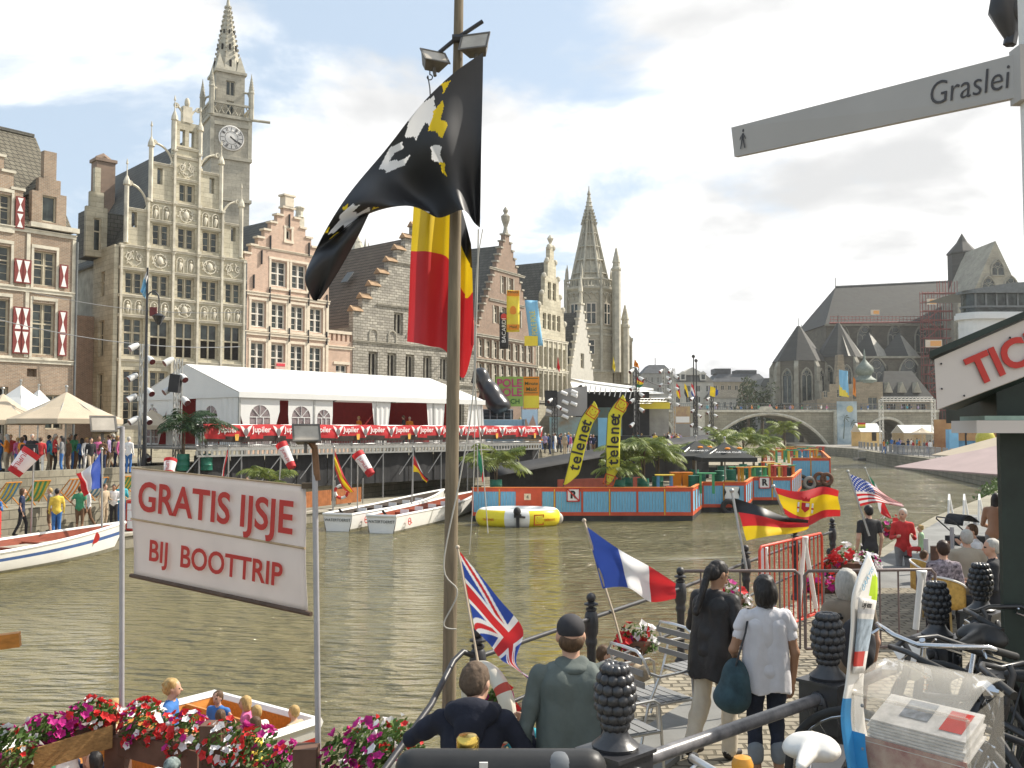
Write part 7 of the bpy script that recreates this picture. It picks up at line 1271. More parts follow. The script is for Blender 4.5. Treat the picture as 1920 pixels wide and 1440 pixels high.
mb.grid(lambda u, v: Vector(((RR+.062*cos(2*pi*v))*cos(2*pi*u), .062*sin(2*pi*v), (RR+.062*cos(2*pi*v))*sin(2*pi*u))), 60, 14, bandc); mb.build('ring', [lw, mat('faded_red_band', (.42, .06, .04), .6)], e, 180)
# grape posts and pipe rails of the street edge
irong = mat('glossy_black_iron', (.022, .022, .024), .34, .3, 12, .2, spec=.6)
GP = [Vector((.41, 3.87, 0)), Vector((1.605, 4.94, 0)), Vector((2.61, 5.96, 0)), Vector((3.28, 6.78, 0))]
def grape(label, p, z=2.3):
    e = T('bollard', label, 'bollard', (p.x, p.y, z), .75, 'cast iron posts topped with grape clusters'); mb = MB()
    mb.box(-.1, .1, -.1, .1, 0, .34); mb.lathe([(.11, .34), (.085, .38), (.07, .42), (.07, .46), (.085, .5)], 14); mb.box(-.105, .105, -.105, .105, .5, .73); mb.box(-.115, .115, -.115, .115, .73, .745); mb.lathe([(.09, .745), (.095, .76), (.06, .79), (.05, .81), (.045, .83)], 16); mb.build('pedestal', irong, e, 35)
    mb = MB(); mb.lathe([(.04, .8), (.055, .86), (.06, .95), (.055, 1.03), (.02, 1.07)], 12); rows = 7
    for i in range(rows): t_ = i/(rows-1); r = .062*(sin(pi*(.16+.66*t_))**.7); z_ = .835+.22*t_; n = 11; s = .0235+.004*sin(pi*t_); [mb.sph((r*cos(2*pi*(j+.5*(i % 2))/n), r*sin(2*pi*(j+.5*(i % 2))/n), z_), (s, s, s*.95), 8, 6) for j in range(n)]
    mb.build('grape_cluster', irong, e, 180); 
    for s in range(4):
        a = s*pi/2; M = Matrix.Rotation(a, 4, 'Z'); m = MB(); m.M = M; y = -.107; m.sph((0, y, .62), (.055, .022, .08), 10, 7).sph((0, y-.024, .615), (.012, .014, .024), 6, 5); [m.sph((q*.024, y-.018, .645), (.014, .01, .008), 6, 4) for q in (-1, 1)]; m.sph((0, y-.018, .575), (.022, .01, .007), 6, 4); m.build('mask_relief', irong, e, 180)
    return e
for p, l in zip(GP, ('nearest grape topped iron post at the bottom, in front of the aluminium chairs', 'grape topped iron post left of the leaflet stand', 'grape topped iron post behind the bicycle handlebar', 'farthest grape topped iron post beside the dark kiosk')): grape(l, p)
pipe = mat('worn_grey_pipe', (.09, .09, .1), .35, .4, 14, .1, spec=.6, c2=(.2, .19, .19))
for (a, b, l) in ((GP[0]-Vector((.7, .68, .06)), GP[0], 'short worn pipe rail running to the nearest grape post from the bottom edge'), (GP[0], GP[1], 'worn grey pipe rail sloping from the nearest grape post to the next'), (GP[1], GP[2], 'worn pipe rail behind the leaflet stand carrying the white paper'), (GP[2], GP[3], 'short pipe rail between the two farthest grape posts')): d = (b-a).normalized()*.1; mb = MB(); mb.tube([a+d+Vector((0, 0, 2.96)), b-d+Vector((0, 0, 2.96))], .03, 12); tag(mb.build('pipe_rail', pipe, None, 60), l, 'railing')
# barriers
def barrier(name, label, a, b, z, h, m, n, foot=True):
    a, b = Vector(a), Vector(b); L_ = (b-a).length; e = T(name, label, 'barrier', (a.x, a.y, z), math.atan2(b.y-a.y, b.x-a.x)); mb = MB(); mb.tube([(0, 0, .12), (0, 0, h-.05), (.05, 0, h), (L_-.05, 0, h), (L_, 0, h-.05), (L_, 0, .12), (0, 0, .12)], .02, 8); mb.build('frame', m, e, 60); mb = MB()
    for i in range(1, n): x = L_*i/n; mb.tube([(x, 0, .12), (x, 0, h)], .011, 6)
    mb.build('bars', m, e); mb = MB(); [mb.tube([(x, -.25, .02), (x, 0, .14), (x, .25, .02)], .02, 6) for x in (.3, L_-.3)]; mb.build('feet', m, e)
gb = mat('grey_brown_galvanised', (.16, .12, .11), .5, .3, 7)
barrier('steel_barrier', 'grey crowd barrier across the cobbles right of the woman in white', (3.55, 11.75), (5.2, 11.9), 1.55, 1.05, gb, 7); barrier('steel_barrier', 'grey crowd barrier behind the woman in black and the woman in white', (2.05, 11.75), (3.5, 11.8), 1.55, 1.05, gb, 6)
barrier('red_barrier', 'bright red barred barrier standing askew on the quay', (3.2, 12.5), (4.55, 14.2), 1.55, 1.25, mat('bright_red_tube', (.62, .06, .03), .45), 14)
for i, (px, py0, py1, d, l) in enumerate(((1432, 1030, 1160, 13.0, 'left white rounded trestle leg behind the woman in white'), (1508, 1010, 1140, 13.6, 'right white rounded trestle against the red barrier'), (1727, 1076, 1180, 9.6, 'white plastic trestle end beside the third grape post'))):
    mb = MB(); a, b, t_ = W(px-10, py1, d), W(px+22, py1, d+.2), W(px, py0, d); mb.tube([a, a.lerp(t_, .9), t_+Vector((-.02, 0, .02)), t_+Vector((.03, 0, .02)), b.lerp(t_, .9), b], .032, 8); tag(mb.build('trestle', shut_w, None, 80), l, 'trestle')
# aluminium chairs
slat = mat('grey_plastic_slat', (.22, .22, .215), .5, .1, 5); alup = mat('polished_aluminium', (.6, .6, .59), .28, .08, 4, metal=.85)
def chair(label, p, rz, mf=None, ms=None, name='metal_chair', group='aluminium terrace chairs'):
    e = T(name, label, 'chair', p, rz, group); mf = mf or alup; ms = ms or slat; w_ = .26; mb = MB()
    for s in (-1, 1): mb.tube([(s*w_, .3, 0), (s*w_, .27, .43), (s*w_, .25, .64), (s*w_, .2, .67), (s*w_, -.1, .66), (s*w_*.98, -.2, .7)], .013, 6)
    arc = [(-w_*.98, -.2, .7), (-w_*.92, -.25, .82), (-w_*.7, -.27, .875), (0, -.28, .885), (w_*.7, -.27, .875), (w_*.92, -.25, .82), (w_*.98, -.2, .7)]; mb.tube(arc, .014, 6)
    mb.tube([(-w_, .26, .43), (w_, .26, .43)], .011, 6); mb.tube([(-w_, .26, .43), (-w_*.9, -.2, .42), (w_*.9, -.2, .42), (w_, .26, .43)], .012, 6); mb.build('frame', mf, e, 60)
    for s in (-1, 1): mb = MB(); mb.tube([(s*w_, -.1, .66), (s*w_*.9, -.2, .42), (s*w_*1.02, -.33, 0)], .013, 6); mb.build('leg', mf, e)
    mb = MB(); [mb.box(-w_*.93, w_*.93, y, y+.075, .432, .445) for y in (-.19, -.1, -.01, .08, .17)]; mb.build('seat', ms, e); mb = MB(); [mb.cbox((0, -.24-.014*i, .6+i*.1), (w_*1.84, .012, .05)) for i in range(3)]; mb.build('backrest', ms, e); return e
ledge = MB(); ledge.slab([(.55, 7.9), (2.1, 10.3), (2.55, 10.0), (1.05, 7.6)], 1.554, 1.6); tag(ledge.build('stone_ledge', asph), kind='structure')
chair('aluminium slatted chair just right of the nearest grape cluster', (1.18, 8.35, 1.6), -1.05); chair('aluminium slatted chair beside the woman in black jacket', (1.75, 9.3, 1.6), -1.0); chair('aluminium chair half hidden behind the man in the grey cap', (.78, 7.55, 1.58), -1.1)
# ---------------------------------------------------------------- flowers
lf = mat('petunia_leaves', (.07, .14, .025), .6, .4, 6, c2=(.13, .22, .05), transl=.25); fred = mat('red_blossom', (.62, .03, .03), .6, .15, 8, transl=.2); fpk = mat('magenta_blossom', (.48, .02, .22), .6, .25, 8, transl=.2); fwh = mat('white_blossom', (.8, .78, .78), .6, .05, 8, transl=.2); fye = mat('yellow_blossom', (.7, .5, .05), .6)
def flowers(par, cs, n, sz, rnd, leafn=330, cols=((fred, 'red_blossoms', .4), (fpk, 'magenta_blossoms', .35), (fwh, 'white_blossoms', .25))):
    mb = MB(); [leaf_cloud(mb, c, r, leafn, .035, rnd) for c, r in cs]; mb.build('foliage', lf, par); seeds = []
    for c, r in cs:
        for q in range(n//len(cs)):
            a, b = rnd.uniform(0, 6.28), rnd.uniform(-.75, 1); seeds.append((Vector(c)+Vector((r[0]*cos(a)*sqrt(1-b*b)*1.03, r[1]*sin(a)*sqrt(1-b*b)*1.08, r[2]*b*1.08)), Vector((cos(a)*.8, sin(a)*.8, b*.8+.5)).normalized()))
    pat = [rnd.uniform(0, 10) for _ in range(3)]
    by = {i: [] for i in range(len(cols))}
    for p, nrm in seeds: k = max(range(len(cols)), key=lambda i: cols[i][2]+.45*sin(p.x*4.3+p.y*3+pat[i % 3]+i*2.1)+rnd.uniform(0, .7)); by[k].append((p, nrm))
    for i, (m, nm, _) in enumerate(cols):
        mb = MB()
        for p, nrm in by[i]:
            t = nrm.orthogonal().normalized(); b = nrm.cross(t); s = sz*rnd.uniform(.55, 1.3); nrm = (nrm+Vector((rnd.gauss(0, .35), rnd.gauss(0, .35), rnd.gauss(0, .3)))).normalized(); t = nrm.orthogonal().normalized(); b = nrm.cross(t); p = p+nrm*rnd.uniform(-.05, .02); ring = [p+nrm*.012+(t*cos(j*2*pi/10)+b*sin(j*2*pi/10))*s*(rnd.uniform(.9, 1.1) if j % 2 else .74) for j in range(10)]; mb.add([p-nrm*.012]+ring, [(0, 1+j, 1+(j+1) % 10) for j in range(10)])
        if by[i]: mb.build(nm, m, par)
plank = mat('honey_plank', (.34, .20, .075), .65, .3, 3, .2, stretch=(2, 14, 14)); bpost = mat('brown_post_wood', (.14, .075, .05), .7, .3, 4)
rnd = random.Random(9)
def fbox(label, a, b, n, post=True, plk=True, hgt=.2):
    a, b = Vector(a), Vector(b); e = T('flower_box', label, 'flower box', a, 0, 'petunia boxes on the landing stage railing'); L_ = (b-a).length; d = (b-a).normalized(); nn = Vector((d.y, -d.x, 0)).normalized(); k = max(2, int(L_/.32)); cs = [((b-a)*((i+.5)/k)+Vector((rnd.uniform(-.03, .03), rnd.uniform(-.05, .05), rnd.uniform(-.05, .08))), (.24, .21, hgt)) for i in range(k)]
    M = Matrix((d, -nn, Vector((0, 0, 1)))).transposed().to_4x4(); mb = MB(); mb.M = M; mb.box(0, L_, -.12, .12, -.34, -.1); mb.build('planter', bpost, e)
    if plk: mb = MB(); mb.M = M; mb.box(.05, L_-.05, -.26, -.23, -.32, -.1); mb.build('front_plank', plank, e)
    flowers(e, cs, n, .042, rnd); return e
fbox('petunia box with wide honey coloured plank at the left bottom corner', W(50, 1374, 9.6), W(215, 1326, 10.0), 170, hgt=.13); fbox('dark leafed magenta petunias cut off by the left edge', W(-60, 1392, 9.0), W(45, 1398, 9.3), 50, plk=False); fbox('dense red and pink petunia box right of the left sign pole', W(238, 1346, 9.9), W(385, 1384, 9.6), 230, plk=False, hgt=.24); fbox('petunia box with many white blossoms at bottom left of the right sign pole', W(398, 1408, 9.3), W(570, 1452, 8.7), 230, plk=False, hgt=.26); fbox('red and magenta petunias at the foot of the stair rail', W(625, 1436, 8.6), W(775, 1400, 8.0), 170, plk=False, hgt=.25)
for i, (px, py, d, l) in enumerate(((400, 1380, 9.2, 'square brown wooden post between the petunia boxes'), (575, 1425, 8.5, 'brown wooden post at the right sign pole foot'), (222, 1400, 9.9, 'dark wooden post at the left sign pole foot'))): p = W(px, py, d); mb = MB(); mb.box(-.1, .1, -.1, .1, -1.2, .12); o = mb.build('wooden_post', bpost); o.location = p; tag(o, l, 'post')
mb = MB(); mb.cbox(W(2, 1203, 9), (.32, .1, .13), Euler((0, -.08, .3)).to_matrix()); tag(mb.build('wooden_beam', vwood), 'end of an orange wooden beam poking in from the left edge', 'beam')
def basket(label, px, py, d, r, n):
    p = W(px, py, d); e = T('flower_basket', label, 'flower basket', p, 0, 'flower baskets on the quay railing'); mb = MB(); mb.lathe([(r*.4, -r*.9), (r*.8, -r*.3), (r*.82, -.02)], 10); mb.build('basket', bpost, e); flowers(e, [((0, 0, .02), (r, r*.8, r*.62)), ((r*.5, 0, -.08), (r*.7, r*.6, r*.5)), ((-r*.5, 0, -.05), (r*.7, r*.6, r*.5))], n, .06, rnd, 110)
basket('large basket of red white and pink flowers beside the farthest railing post', 1600, 1050, 17.6, .42, 190); basket('small basket of pink flowers behind the woman in black', 1372, 1118, 12.6, .22, 60); basket('red flowers seen between the aluminium chairs', 1195, 1195, 10.6, .2, 60); basket('flower tub beyond the red barrier in front of the large basket', 1545, 1095, 16.6, .3, 90); basket('magenta flowers on the landing behind the woman in red', 1670, 985, 21.5, .3, 70); basket('pink flowers beside the life ring under the lower rail', 935, 1308, 8.6, .12, 24)
# ---------------------------------------------------------------- near boats
e, sh, hb, zs = boat('passenger_boat', 'red and white wooden boat carrying a woman and children below the flower boxes', (-4.75, 11.05, 0), -2.214, 4.8, 2.25, .62, 3, brd, vwood, .3, .1, None, .95, .98)
boat('passenger_boat', 'red and white boat moored at the landing stage right of the flower basket', (7.6, 19.8, 0), .85, 6.5, 1.9, .95, 4, brd, bri, .5, .2, None)
boat('passenger_boat', 'boat with white edge and passengers at the bottom left corner under the flowers', (-4.6, 9.2, 0), .25, 4.6, 2.0, .62, 3, brd, vwood, .4, .1, None)
# jetty
jp = mat('grey_jetty_planks', (.34, .30, .235), .85, .25, 2, .2, stretch=(2, 12, 2))
e = T('jetty', 'grey plank jetty with pale steel poles at the right water edge', 'jetty', (7.9, 18.6, 0), .97); mb = MB(); [mb.box(i*.2, i*.2+.19, -1.0, .0, .95, 1.02) for i in range(75)]; mb.build('planking', jp, e); mb = MB(); [mb.tube([(x, y, -.5), (x, y, 2.2)], .045, 6) for x, y in ((.3, 0), (3, 0), (6, 0), (9.5, 0), (13, 0))]; mb.build('pole', grp, e); mb = MB(); [mb.tube([(x, -.05, -.5), (x, -.05, 2.0)], .09, 8) for x in (.9, 2.0, 4.4, 11)]; mb.build('mooring_post', bpost, e)
e = T('gangway_rails', 'white tubular ladder rails at the far end of the jetty', 'ladder', (12.9, 28.6, 1.0)); mb = MB(); [mb.tube([(x, 0, 0), (x+.05, 0, 1.25), (x+.2, .3, 1.4), (x+.5, .6, .4)], .03, 6) for x in (0, .45, .9)]; mb.build('rail', shut_w, e)
# ---------------------------------------------------------------- terrace furniture
pkc = mat('dusty_pink_canvas', (.46, .355, .335), .75, .08, 2, transl=.15)
e = T('parasol', 'large dusty pink parasol over the terrace at the right edge', 'parasol', (9.05, 15.3, 1.53)); zz_ = W(1700, 891, 14)[2]-1.53; r = 2.9; mb = MB(); n = 4; P = [(r*cos(pi/4+j*pi/2+.1), r*sin(pi/4+j*pi/2+.1)) for j in range(4)]; mb.add([(0, 0, zz_+.72)]+[(x*.5, y*.5, zz_+.33) for x, y in P]+[(x, y, zz_) for x, y in P], [(0, 1+j, 1+(j+1) % 4) for j in range(4)]+[(1+j, 5+j, 5+(j+1) % 4, 1+(j+1) % 4) for j in range(4)]); mb.build('canopy', pkc, e, None, .02); mb = MB(); mb.tube([(0, 0, 0), (0, 0, zz_+.75)], .04, 8); mb.build('pole', alu, e)
e = T('parasol', 'pale parasol behind the pink one at the right edge', 'parasol', (11.8, 21, 1.53)); zz_ = 2.2; r = 2.6; mb = MB(); P = [(r*cos(pi/4+j*pi/2), r*sin(pi/4+j*pi/2)) for j in range(4)]; mb.add([(0, 0, zz_+.75)]+[(x, y, zz_) for x, y in P], [(0, 1+j, 1+(j+1) % 4) for j in range(4)]); mb.build('canopy', cv_c, e, None, .02); mb = MB(); mb.tube([(0, 0, 0), (0, 0, zz_+.8)], .04, 8); mb.build('pole', alu, e)
wick = mat('yellow_wicker', (.52, .32, .08), .6, .25, 20, .3); tabw = mat('brown_table_top', (.28, .17, .09), .45, .2, 3)
def ctable(label, p, s=.4):
    e = T('cafe_table', label, 'table', p, .4); mb = MB(); mb.lathe([(s, .72), (s, .75)], 20); mb.build('tabletop', tabw, e); mb = MB(); mb.tube([(0, 0, .05), (0, 0, .72)], .03, 8); mb.lathe([(.22, 0), (.22, .03), (.03, .06)], 12); mb.build('pedestal', iron, e)
ctable('round brown cafe table between the floral woman and the man in dark suit', (6.55, 12.95, 1.55), .42); ctable('cafe table in front of the grey haired man in the beige jacket', (7.3, 14.4, 1.55), .5)
def wchair(label, p, rz):
    e = T('wicker_chair', label, 'chair', p, rz, 'yellow wicker terrace chairs'); mb = MB(); mb.lathe([(.24, .44), (.25, .46), (.23, .48)], 16); mb.build('seat', wick, e); mb = MB(); mb.grid(lambda u, v: Vector((.27*cos(pi+pi*u), .27*sin(pi+pi*u)*1.0, .46+.4*v*sin(pi*(.15+.7*u))**.5)), 16, 4); mb.build('backrest', wick, e, 80, .015); mb = MB(); mb.tube([Vector((.28*cos(pi+pi*u/16), .28*sin(pi+pi*u/16), .46+.4*sin(pi*(.15+.7*u/16))**.5)) for u in range(17)], .015, 6); mb.build('rim', shut_w, e)
    for a in (.8, 2.3, 3.9, 5.5): mb = MB(); mb.tube([(.18*cos(a), .18*sin(a), .44), (.23*cos(a), .23*sin(a), 0)], .014, 6); mb.build('leg', mat('bamboo_leg', (.4, .27, .1), .5), e)
wchair('yellow wicker chair with white rim, farther of the pair left of the floral woman', (6.1, 14.1, 1.55), -2.2); wchair('yellow wicker chair nearer of the pair under the floral woman', (5.7, 12.75, 1.55), -.9)
e = T('baby_stroller', 'black baby stroller parked on the jetty beside the terrace', 'stroller', (10.3, 22.0, 1.3), .3); mb = MB(); mb.grid(lambda u, v: Vector((-.3+.1*v+.75*v*v*.5, -.28+.56*u, .55+.55*sin(pi*(.2+.55*v)))), 8, 10); mb.box(-.3, .45, -.26, .26, .42, .6); mb.build('hood', blk, e, 80, .02); mb = MB(); mb.tube([(-.4, .25, .1), (.1, .25, .5), (-.55, .25, 1.0), (-.62, .15, 1.05), (-.62, -.15, 1.05), (-.55, -.25, 1.0), (.1, -.25, .5), (-.4, -.25, .1)], .016, 6); mb.build('frame', iron, e)
for x, y in ((-.4, .26), (-.4, -.26), (.4, .2), (.4, -.2)): mb = MB(); mb.M = Matrix.Translation((x, y, .12)) @ Matrix.Rotation(pi/2, 4, 'X'); mb.lathe([(.02, -.02), (.12, -.02), (.12, .02), (.02, .02)], 14); mb.build('wheel', tyre, e)
# ---------------------------------------------------------------- kiosk, finger post, leaflet stand, bicycles
dgn = mat('very_dark_green_paint', (.012, .02, .017), .45, .3, 4, .1); brdm = mat('off_white_board', (.60, .55, .51), .55, .04, 2)
kd = 5.5; e = T('ticket_kiosk', 'dark green ticket kiosk with sloping white TICKETS board at the right edge', 'kiosk', (W(1868, 808, kd).x, kd, 2.3)); ko = e.location.copy()
mb = MB(); mb.slab([(0, 0), (3, 0), (3, .75), (.5, .75)], 0, 2.05); mb.box(-.0, .12, -.04, 0, 0, 2.0).box(.35, .42, -.03, 0, 0, 2.0).box(.6, 2.9, -.03, 0, .2, .9); mb.build('wall', dgn, e)
RK = lambda px, py, d: W(px, py, d)-ko
P4 = [(1752, 674), (1935, 594), (1935, 700), (1757, 768)]; A = [RK(x, y, 5.1) for x, y in P4]; B = [p+Vector((.03, .05, 0)) for p in A]; mb = MB(); mb.add(A+B, [(0, 3, 2, 1), (4, 5, 6, 7), (0, 1, 5, 4), (1, 2, 6, 5), (2, 3, 7, 6), (3, 0, 4, 7)]); ex = [p+(A[1]-A[0])*2.0 for p in (A[1], A[2])]; mb.add([A[1], A[2], ex[1], ex[0]], [(0, 1, 2, 3)]); bd = mb.build('sign_board', brdm, e)
mb = MB(); d_ = (A[1]-A[0]); mb.add([A[0]+Vector((-.04, -.03, .005)), A[0]+d_*2.5+Vector((0, -.03, .005)), A[0]+d_*2.5+Vector((.4, .7, .005)), A[0]+Vector((.36, .7, .005)), A[0]+Vector((-.04, -.03, .04)), A[0]+d_*2.5+Vector((0, -.03, .04)), A[0]+d_*2.5+Vector((.4, .7, .04)), A[0]+Vector((.36, .7, .04))], [(0, 3, 2, 1), (4, 5, 6, 7), (0, 1, 5, 4), (1, 2, 6, 5), (2, 3, 7, 6), (3, 0, 4, 7)]); mb.build('roof', dgn, e)
mb = MB(); mb.add([A[3]+Vector((.03, .03, .01)), A[2]*1+Vector((0, .03, .01)), A[2]+Vector((.4, .65, .01)), A[3]+Vector((.4, .65, .01))], [(0, 1, 2, 3)]); mb.box(RK(1842, 0, 5.6).x, 3, .05, .7, 2.05, 2.3); mb.build('soffit', dgn, e)
xd = (A[1]-A[0]).normalized(); T0 = RK(1818, 703, 5.1)+Vector((0, -.012, 0)); text('TICKETS', .215, frame(T0, (xd.x, 0, xd.z), (-xd.z, 0, xd.x)), rt, bd, bold=.03, align='LEFT')
mb = MB(); [mb.sph(RK(x, y, 5.09), .006, 6, 4) for x, y in ((1765, 682), (1766, 729), (1808, 742), (1894, 633))]; mb.build('screws', iron, bd)
s0, s1 = RK(1831, 790, 5.2), RK(1831, 812, 5.2); mb = MB(); mb.box(s0.x, 3, s0.y, .0, s1.z, s0.z+.005); mb.build('shelf', brdm, e); mb = MB(); mb.box(s0.x+.05, 3, s0.y+.01, 0, s0.z+.006, s0.z+.03); mb.build('shelf_glass', mat('green_glass_edge', (.3, .42, .36), .2), e)
e = T('finger_post', 'grey direction sign reading Graslei on a white post at the top right', 'sign', (W(1948, 150, 2.72).x, 2.72, 2.3)); fo = e.location.copy(); fg = mat('light_grey_enamel', (.44, .415, .39), .45, .04, 3)
A = [W(1371, 239, 3.78)-fo, W(1905, 101, 2.72)-fo, W(1908, 182, 2.72)-fo, W(1377, 294, 3.78)-fo]; xd = (A[1]-A[0]).normalized(); nrm = Vector((xd.y, -xd.x, 0)); B = [p-nrm*.02 for p in A]; mb = MB(); mb.add(A+B, [(0, 3, 2, 1), (4, 5, 6, 7), (0, 1, 5, 4), (1, 2, 6, 5), (2, 3, 7, 6), (3, 0, 4, 7)]); a_ = mb.build('sign_arm', fg, e)
dkt = mat('dark_grey_lettering', (.075, .07, .072), .6); M = frame(A[0].lerp(A[1], .872)*.5+A[3].lerp(A[2], .872)*.5+nrm*.003, xd, (0, 0, 1)); lt_ = text('Graslei', .105, M, dkt, a_, bold=-.008, ext=.0005, sx=.92)
mb = MB(); c = A[0].lerp(A[1], .05)*.5+A[3].lerp(A[2], .05)*.5+nrm*.004; mb.M = frame(c, xd, (0, 0, 1)); s = .045; z0 = 0
for P in ([(-.1, .55), (.12, .55), (.16, .1), (.02, -.05), (-.14, .1)], [(.0, .05), (.14, .05), (.45, -.75), (.3, -.8)], [(-.12, .1), (.02, 0), (-.1, -.8), (-.24, -.8)], [(.1, .5), (.32, .25), (.45, 0), (.36, 0), (.24, .2)], [(-.1, .5), (-.34, .2), (-.36, 0), (-.26, .0), (-.22, .15)]): mb.add([(x*s, y*s, z0) for x, y in P], [tuple(range(len(P)))])
mb.add([(s*(.03+.13*cos(a)), s*(.78+.15*sin(a)), 0) for a in [q*pi/5 for q in range(10)]], [tuple(range(10))]); mb.build('pedestrian_symbol', dkt, a_)
mb = MB(); mb.tube([(0, 0, 0), (0, 0, 3.9)], .05, 14); mb.build('post', shut_w, e, 60); mb = MB(); mb.cbox((A[1]+A[2])/2+Vector((.02, 0, 0)), (.05, .06, .16)); mb.build('clamp', fg, e)
e = T('iron_lantern', 'dark iron ornament with red glowing edges cut off at the top right corner', 'lantern', W(1885, 10, 3.0)); mb = MB(); q = lambda px, py: W(px, py, 3.0)-W(1885, 10, 3.0); mb.tube([q(1898, 85), q(1890, 50), q(1880, 20), q(1890, -20)], [.01, .03, .045, .05], 8); mb.sph(q(1905, 20), .05).sph(q(1878, 5), .035); mb.tube([q(1893, 84), q(1912, -20)], .02, 6); mb.build('body', iron, e, 60); mb = MB(); mb.tube([q(1862, -5), q(1864, 10), q(1870, 20), q(1880, 26)], .008, 6); mb.build('red_edge', brd, e)
# leaflet stand
P0, P1 = W(1598, 1300, 3.25), W(1815, 1362, 2.95); bx = Vector((P1.x-P0.x, P1.y-P0.y, 0)); Lb = bx.length; an = math.atan2(bx.y, bx.x); e = T('leaflet_stand', 'clear plastic leaflet dispenser with tall white and green back board', 'leaflet stand', (P0.x, P0.y, 2.3), an)
clr = mat('clear_acrylic', (.72, .68, .6), .12, .1, 3, alpha=.2, spec=.6); clr2 = mat('scuffed_acrylic_edge', (.7, .66, .58), .2, .1, 6, alpha=.26); zt_, zb_ = P0.z-2.3, .55; dpt = .24
mb = MB(); mb.add([(0, 0, zb_), (Lb, 0, zb_), (Lb, 0, zt_), (0, 0, zt_), (0, dpt, zb_), (Lb, dpt, zb_), (Lb, dpt, zt_+.05), (0, dpt, zt_+.05)], [(0, 1, 2, 3), (1, 5, 6, 2), (0, 3, 7, 4)]); mb.build('box', clr, e); mb = MB(); mb.grid(lambda u, v: Vector((Lb*u, -.02+(dpt+.03)*v, zt_+.01+.075*sin(pi*(.0+.62*v)))), 4, 12); mb.build('lid', clr2, e, 80, .004)
mb = MB(); [mb.tube(p, .006, 6) for p in ([(0, 0, zb_), (0, 0, zt_)], [(Lb, 0, zb_), (Lb, 0, zt_)], [(0, 0, zt_), (Lb, 0, zt_)])]; mb.build('edge', clr2, e); mb = MB(); [mb.sph((x, -.006, z), .007, 6, 4) for x, z in ((.04, zt_-.03), (Lb-.04, zt_-.16), (.04, zt_-.17))]; mb.build('screws', stl, e)
pap = mat('printed_paper', (.62, .60, .57), .6, .2, 30); 
lfv = T('leaflet_stack', 'thick stack of white printed leaflets with red corner inside the clear dispenser', 'leaflets', (P0.x, P0.y, 2.3), an); MQ = Matrix.Translation((Lb*.5, .075, zt_-.085)) @ Matrix.Rotation(.42, 4, 'X'); mb = MB(); mb.M = MQ
for i in range(8): mb.box(-Lb*.43+.003*((i*7) % 5), Lb*.43-.003*((i*3) % 4), -.07+.006*i, .09+.004*i, -.05+i*.0085, -.05+i*.0085+.006)
mb.build('sheets', pap, lfv); mb = MB(); mb.M = MQ; zq = -.05+7*.0085+.0075; mb.box(Lb*.17, Lb*.36, .0, .1, zq, zq+.0008); mb.build('red_print', brd, lfv); mb = MB(); mb.M = MQ; mb.box(-Lb*.2, .02, .02, .11, zq, zq+.0008); mb.build('photo_print', mat('grey_photo_print', (.2, .22, .25), .6, .6, 30), lfv)
mb = MB(); mb.box(.02, Lb-.02, .03, .034, zb_, zt_-.14); mb.build('red_card', mat('red_patterned_card', (.5, .09, .08), .6, .5, 14, c2=(.55, .4, .3)), e); mb = MB(); mb.grid(lambda u, v: Vector((.0+.05*u+.1*v*v, -.01, zt_-.12-.33*v)), 2, 8); mb.build('blue_strip', mat('bright_blue_strip', (.05, .3, .6), .5), e)
OF = lambda k: Matrix.Rotation(-an, 4, 'Z').to_3x3() @ Vector((.005*k, -.016*k, 0)); eo = e.location.copy(); Ri = Matrix.Rotation(-an, 4, 'Z'); loc = lambda px, py, d: Ri @ (W(px, py, d)-eo)
Lf = [(1592, 1450, 3.2), (1578, 1350, 3.2), (1588, 1270, 3.2), (1596, 1180, 3.18), (1600, 1110, 3.16), (1628, 1036, 3.22)]; Rf = [(1640, 1450, 3.3), (1620, 1350, 3.32), (1618, 1268, 3.34), (1632, 1180, 3.33), (1643, 1120, 3.31), (1643, 1075, 3.3)]
mb = MB(); mb.grid(lambda u, v: catmull([loc(*p) for p in Lf], v).lerp(catmull([loc(*p) for p in Rf], v), u), 8, 40, lambda u, v: 1 if u > .62 and .78 < v < .95 and (u-.98)**2*7+(v-.865)**2*60 < .9 else (2 if v < .3 and u < .35 else 0)); bb = mb.build('back_board', [shut_w, mat('lime_green_mark', (.42, .6, .03), .5), mat('blue_mark', (.06, .3, .6), .5)], e, 80, .006)
mb = MB(); mb.grid(lambda u, v: catmull([loc(*p) for p in Lf], .42+.36*v).lerp(catmull([loc(*p) for p in Rf], .42+.36*v), .14+.72*u)+OF(1), 4, 12, lambda u, v: 1 if .72 < v < .86 or .55 < v < .6 else (2 if .05 < v < .22 and u < .7 else (3 if .28 < v < .66 else 0))); mg = mb.build('magazine', [pap, mat('grey_print', (.45, .45, .46), .6), brd, mat('bluegrey_print', (.3, .36, .42), .6, .4, 30)], e, 80, .004)
f = lambda u, v: catmull([loc(*p) for p in Lf], v).lerp(catmull([loc(*p) for p in Rf], v), u)
o_, ux, uy = f(.45, .745), (f(.9, .745)-f(.1, .745)), (f(.45, .8)-f(.45, .7)); text('Logic-immo', .032, frame(o_+OF(1.4), ux, uy), blk, mg, ext=.0004, sx=.55); o_ = f(.36, .88); text('GRATIS', .03, frame(o_+OF(.7), f(.34, .93)-f(.2, .83), f(.2, .93)-f(.36, .86)), blu, bb, ext=.0004)
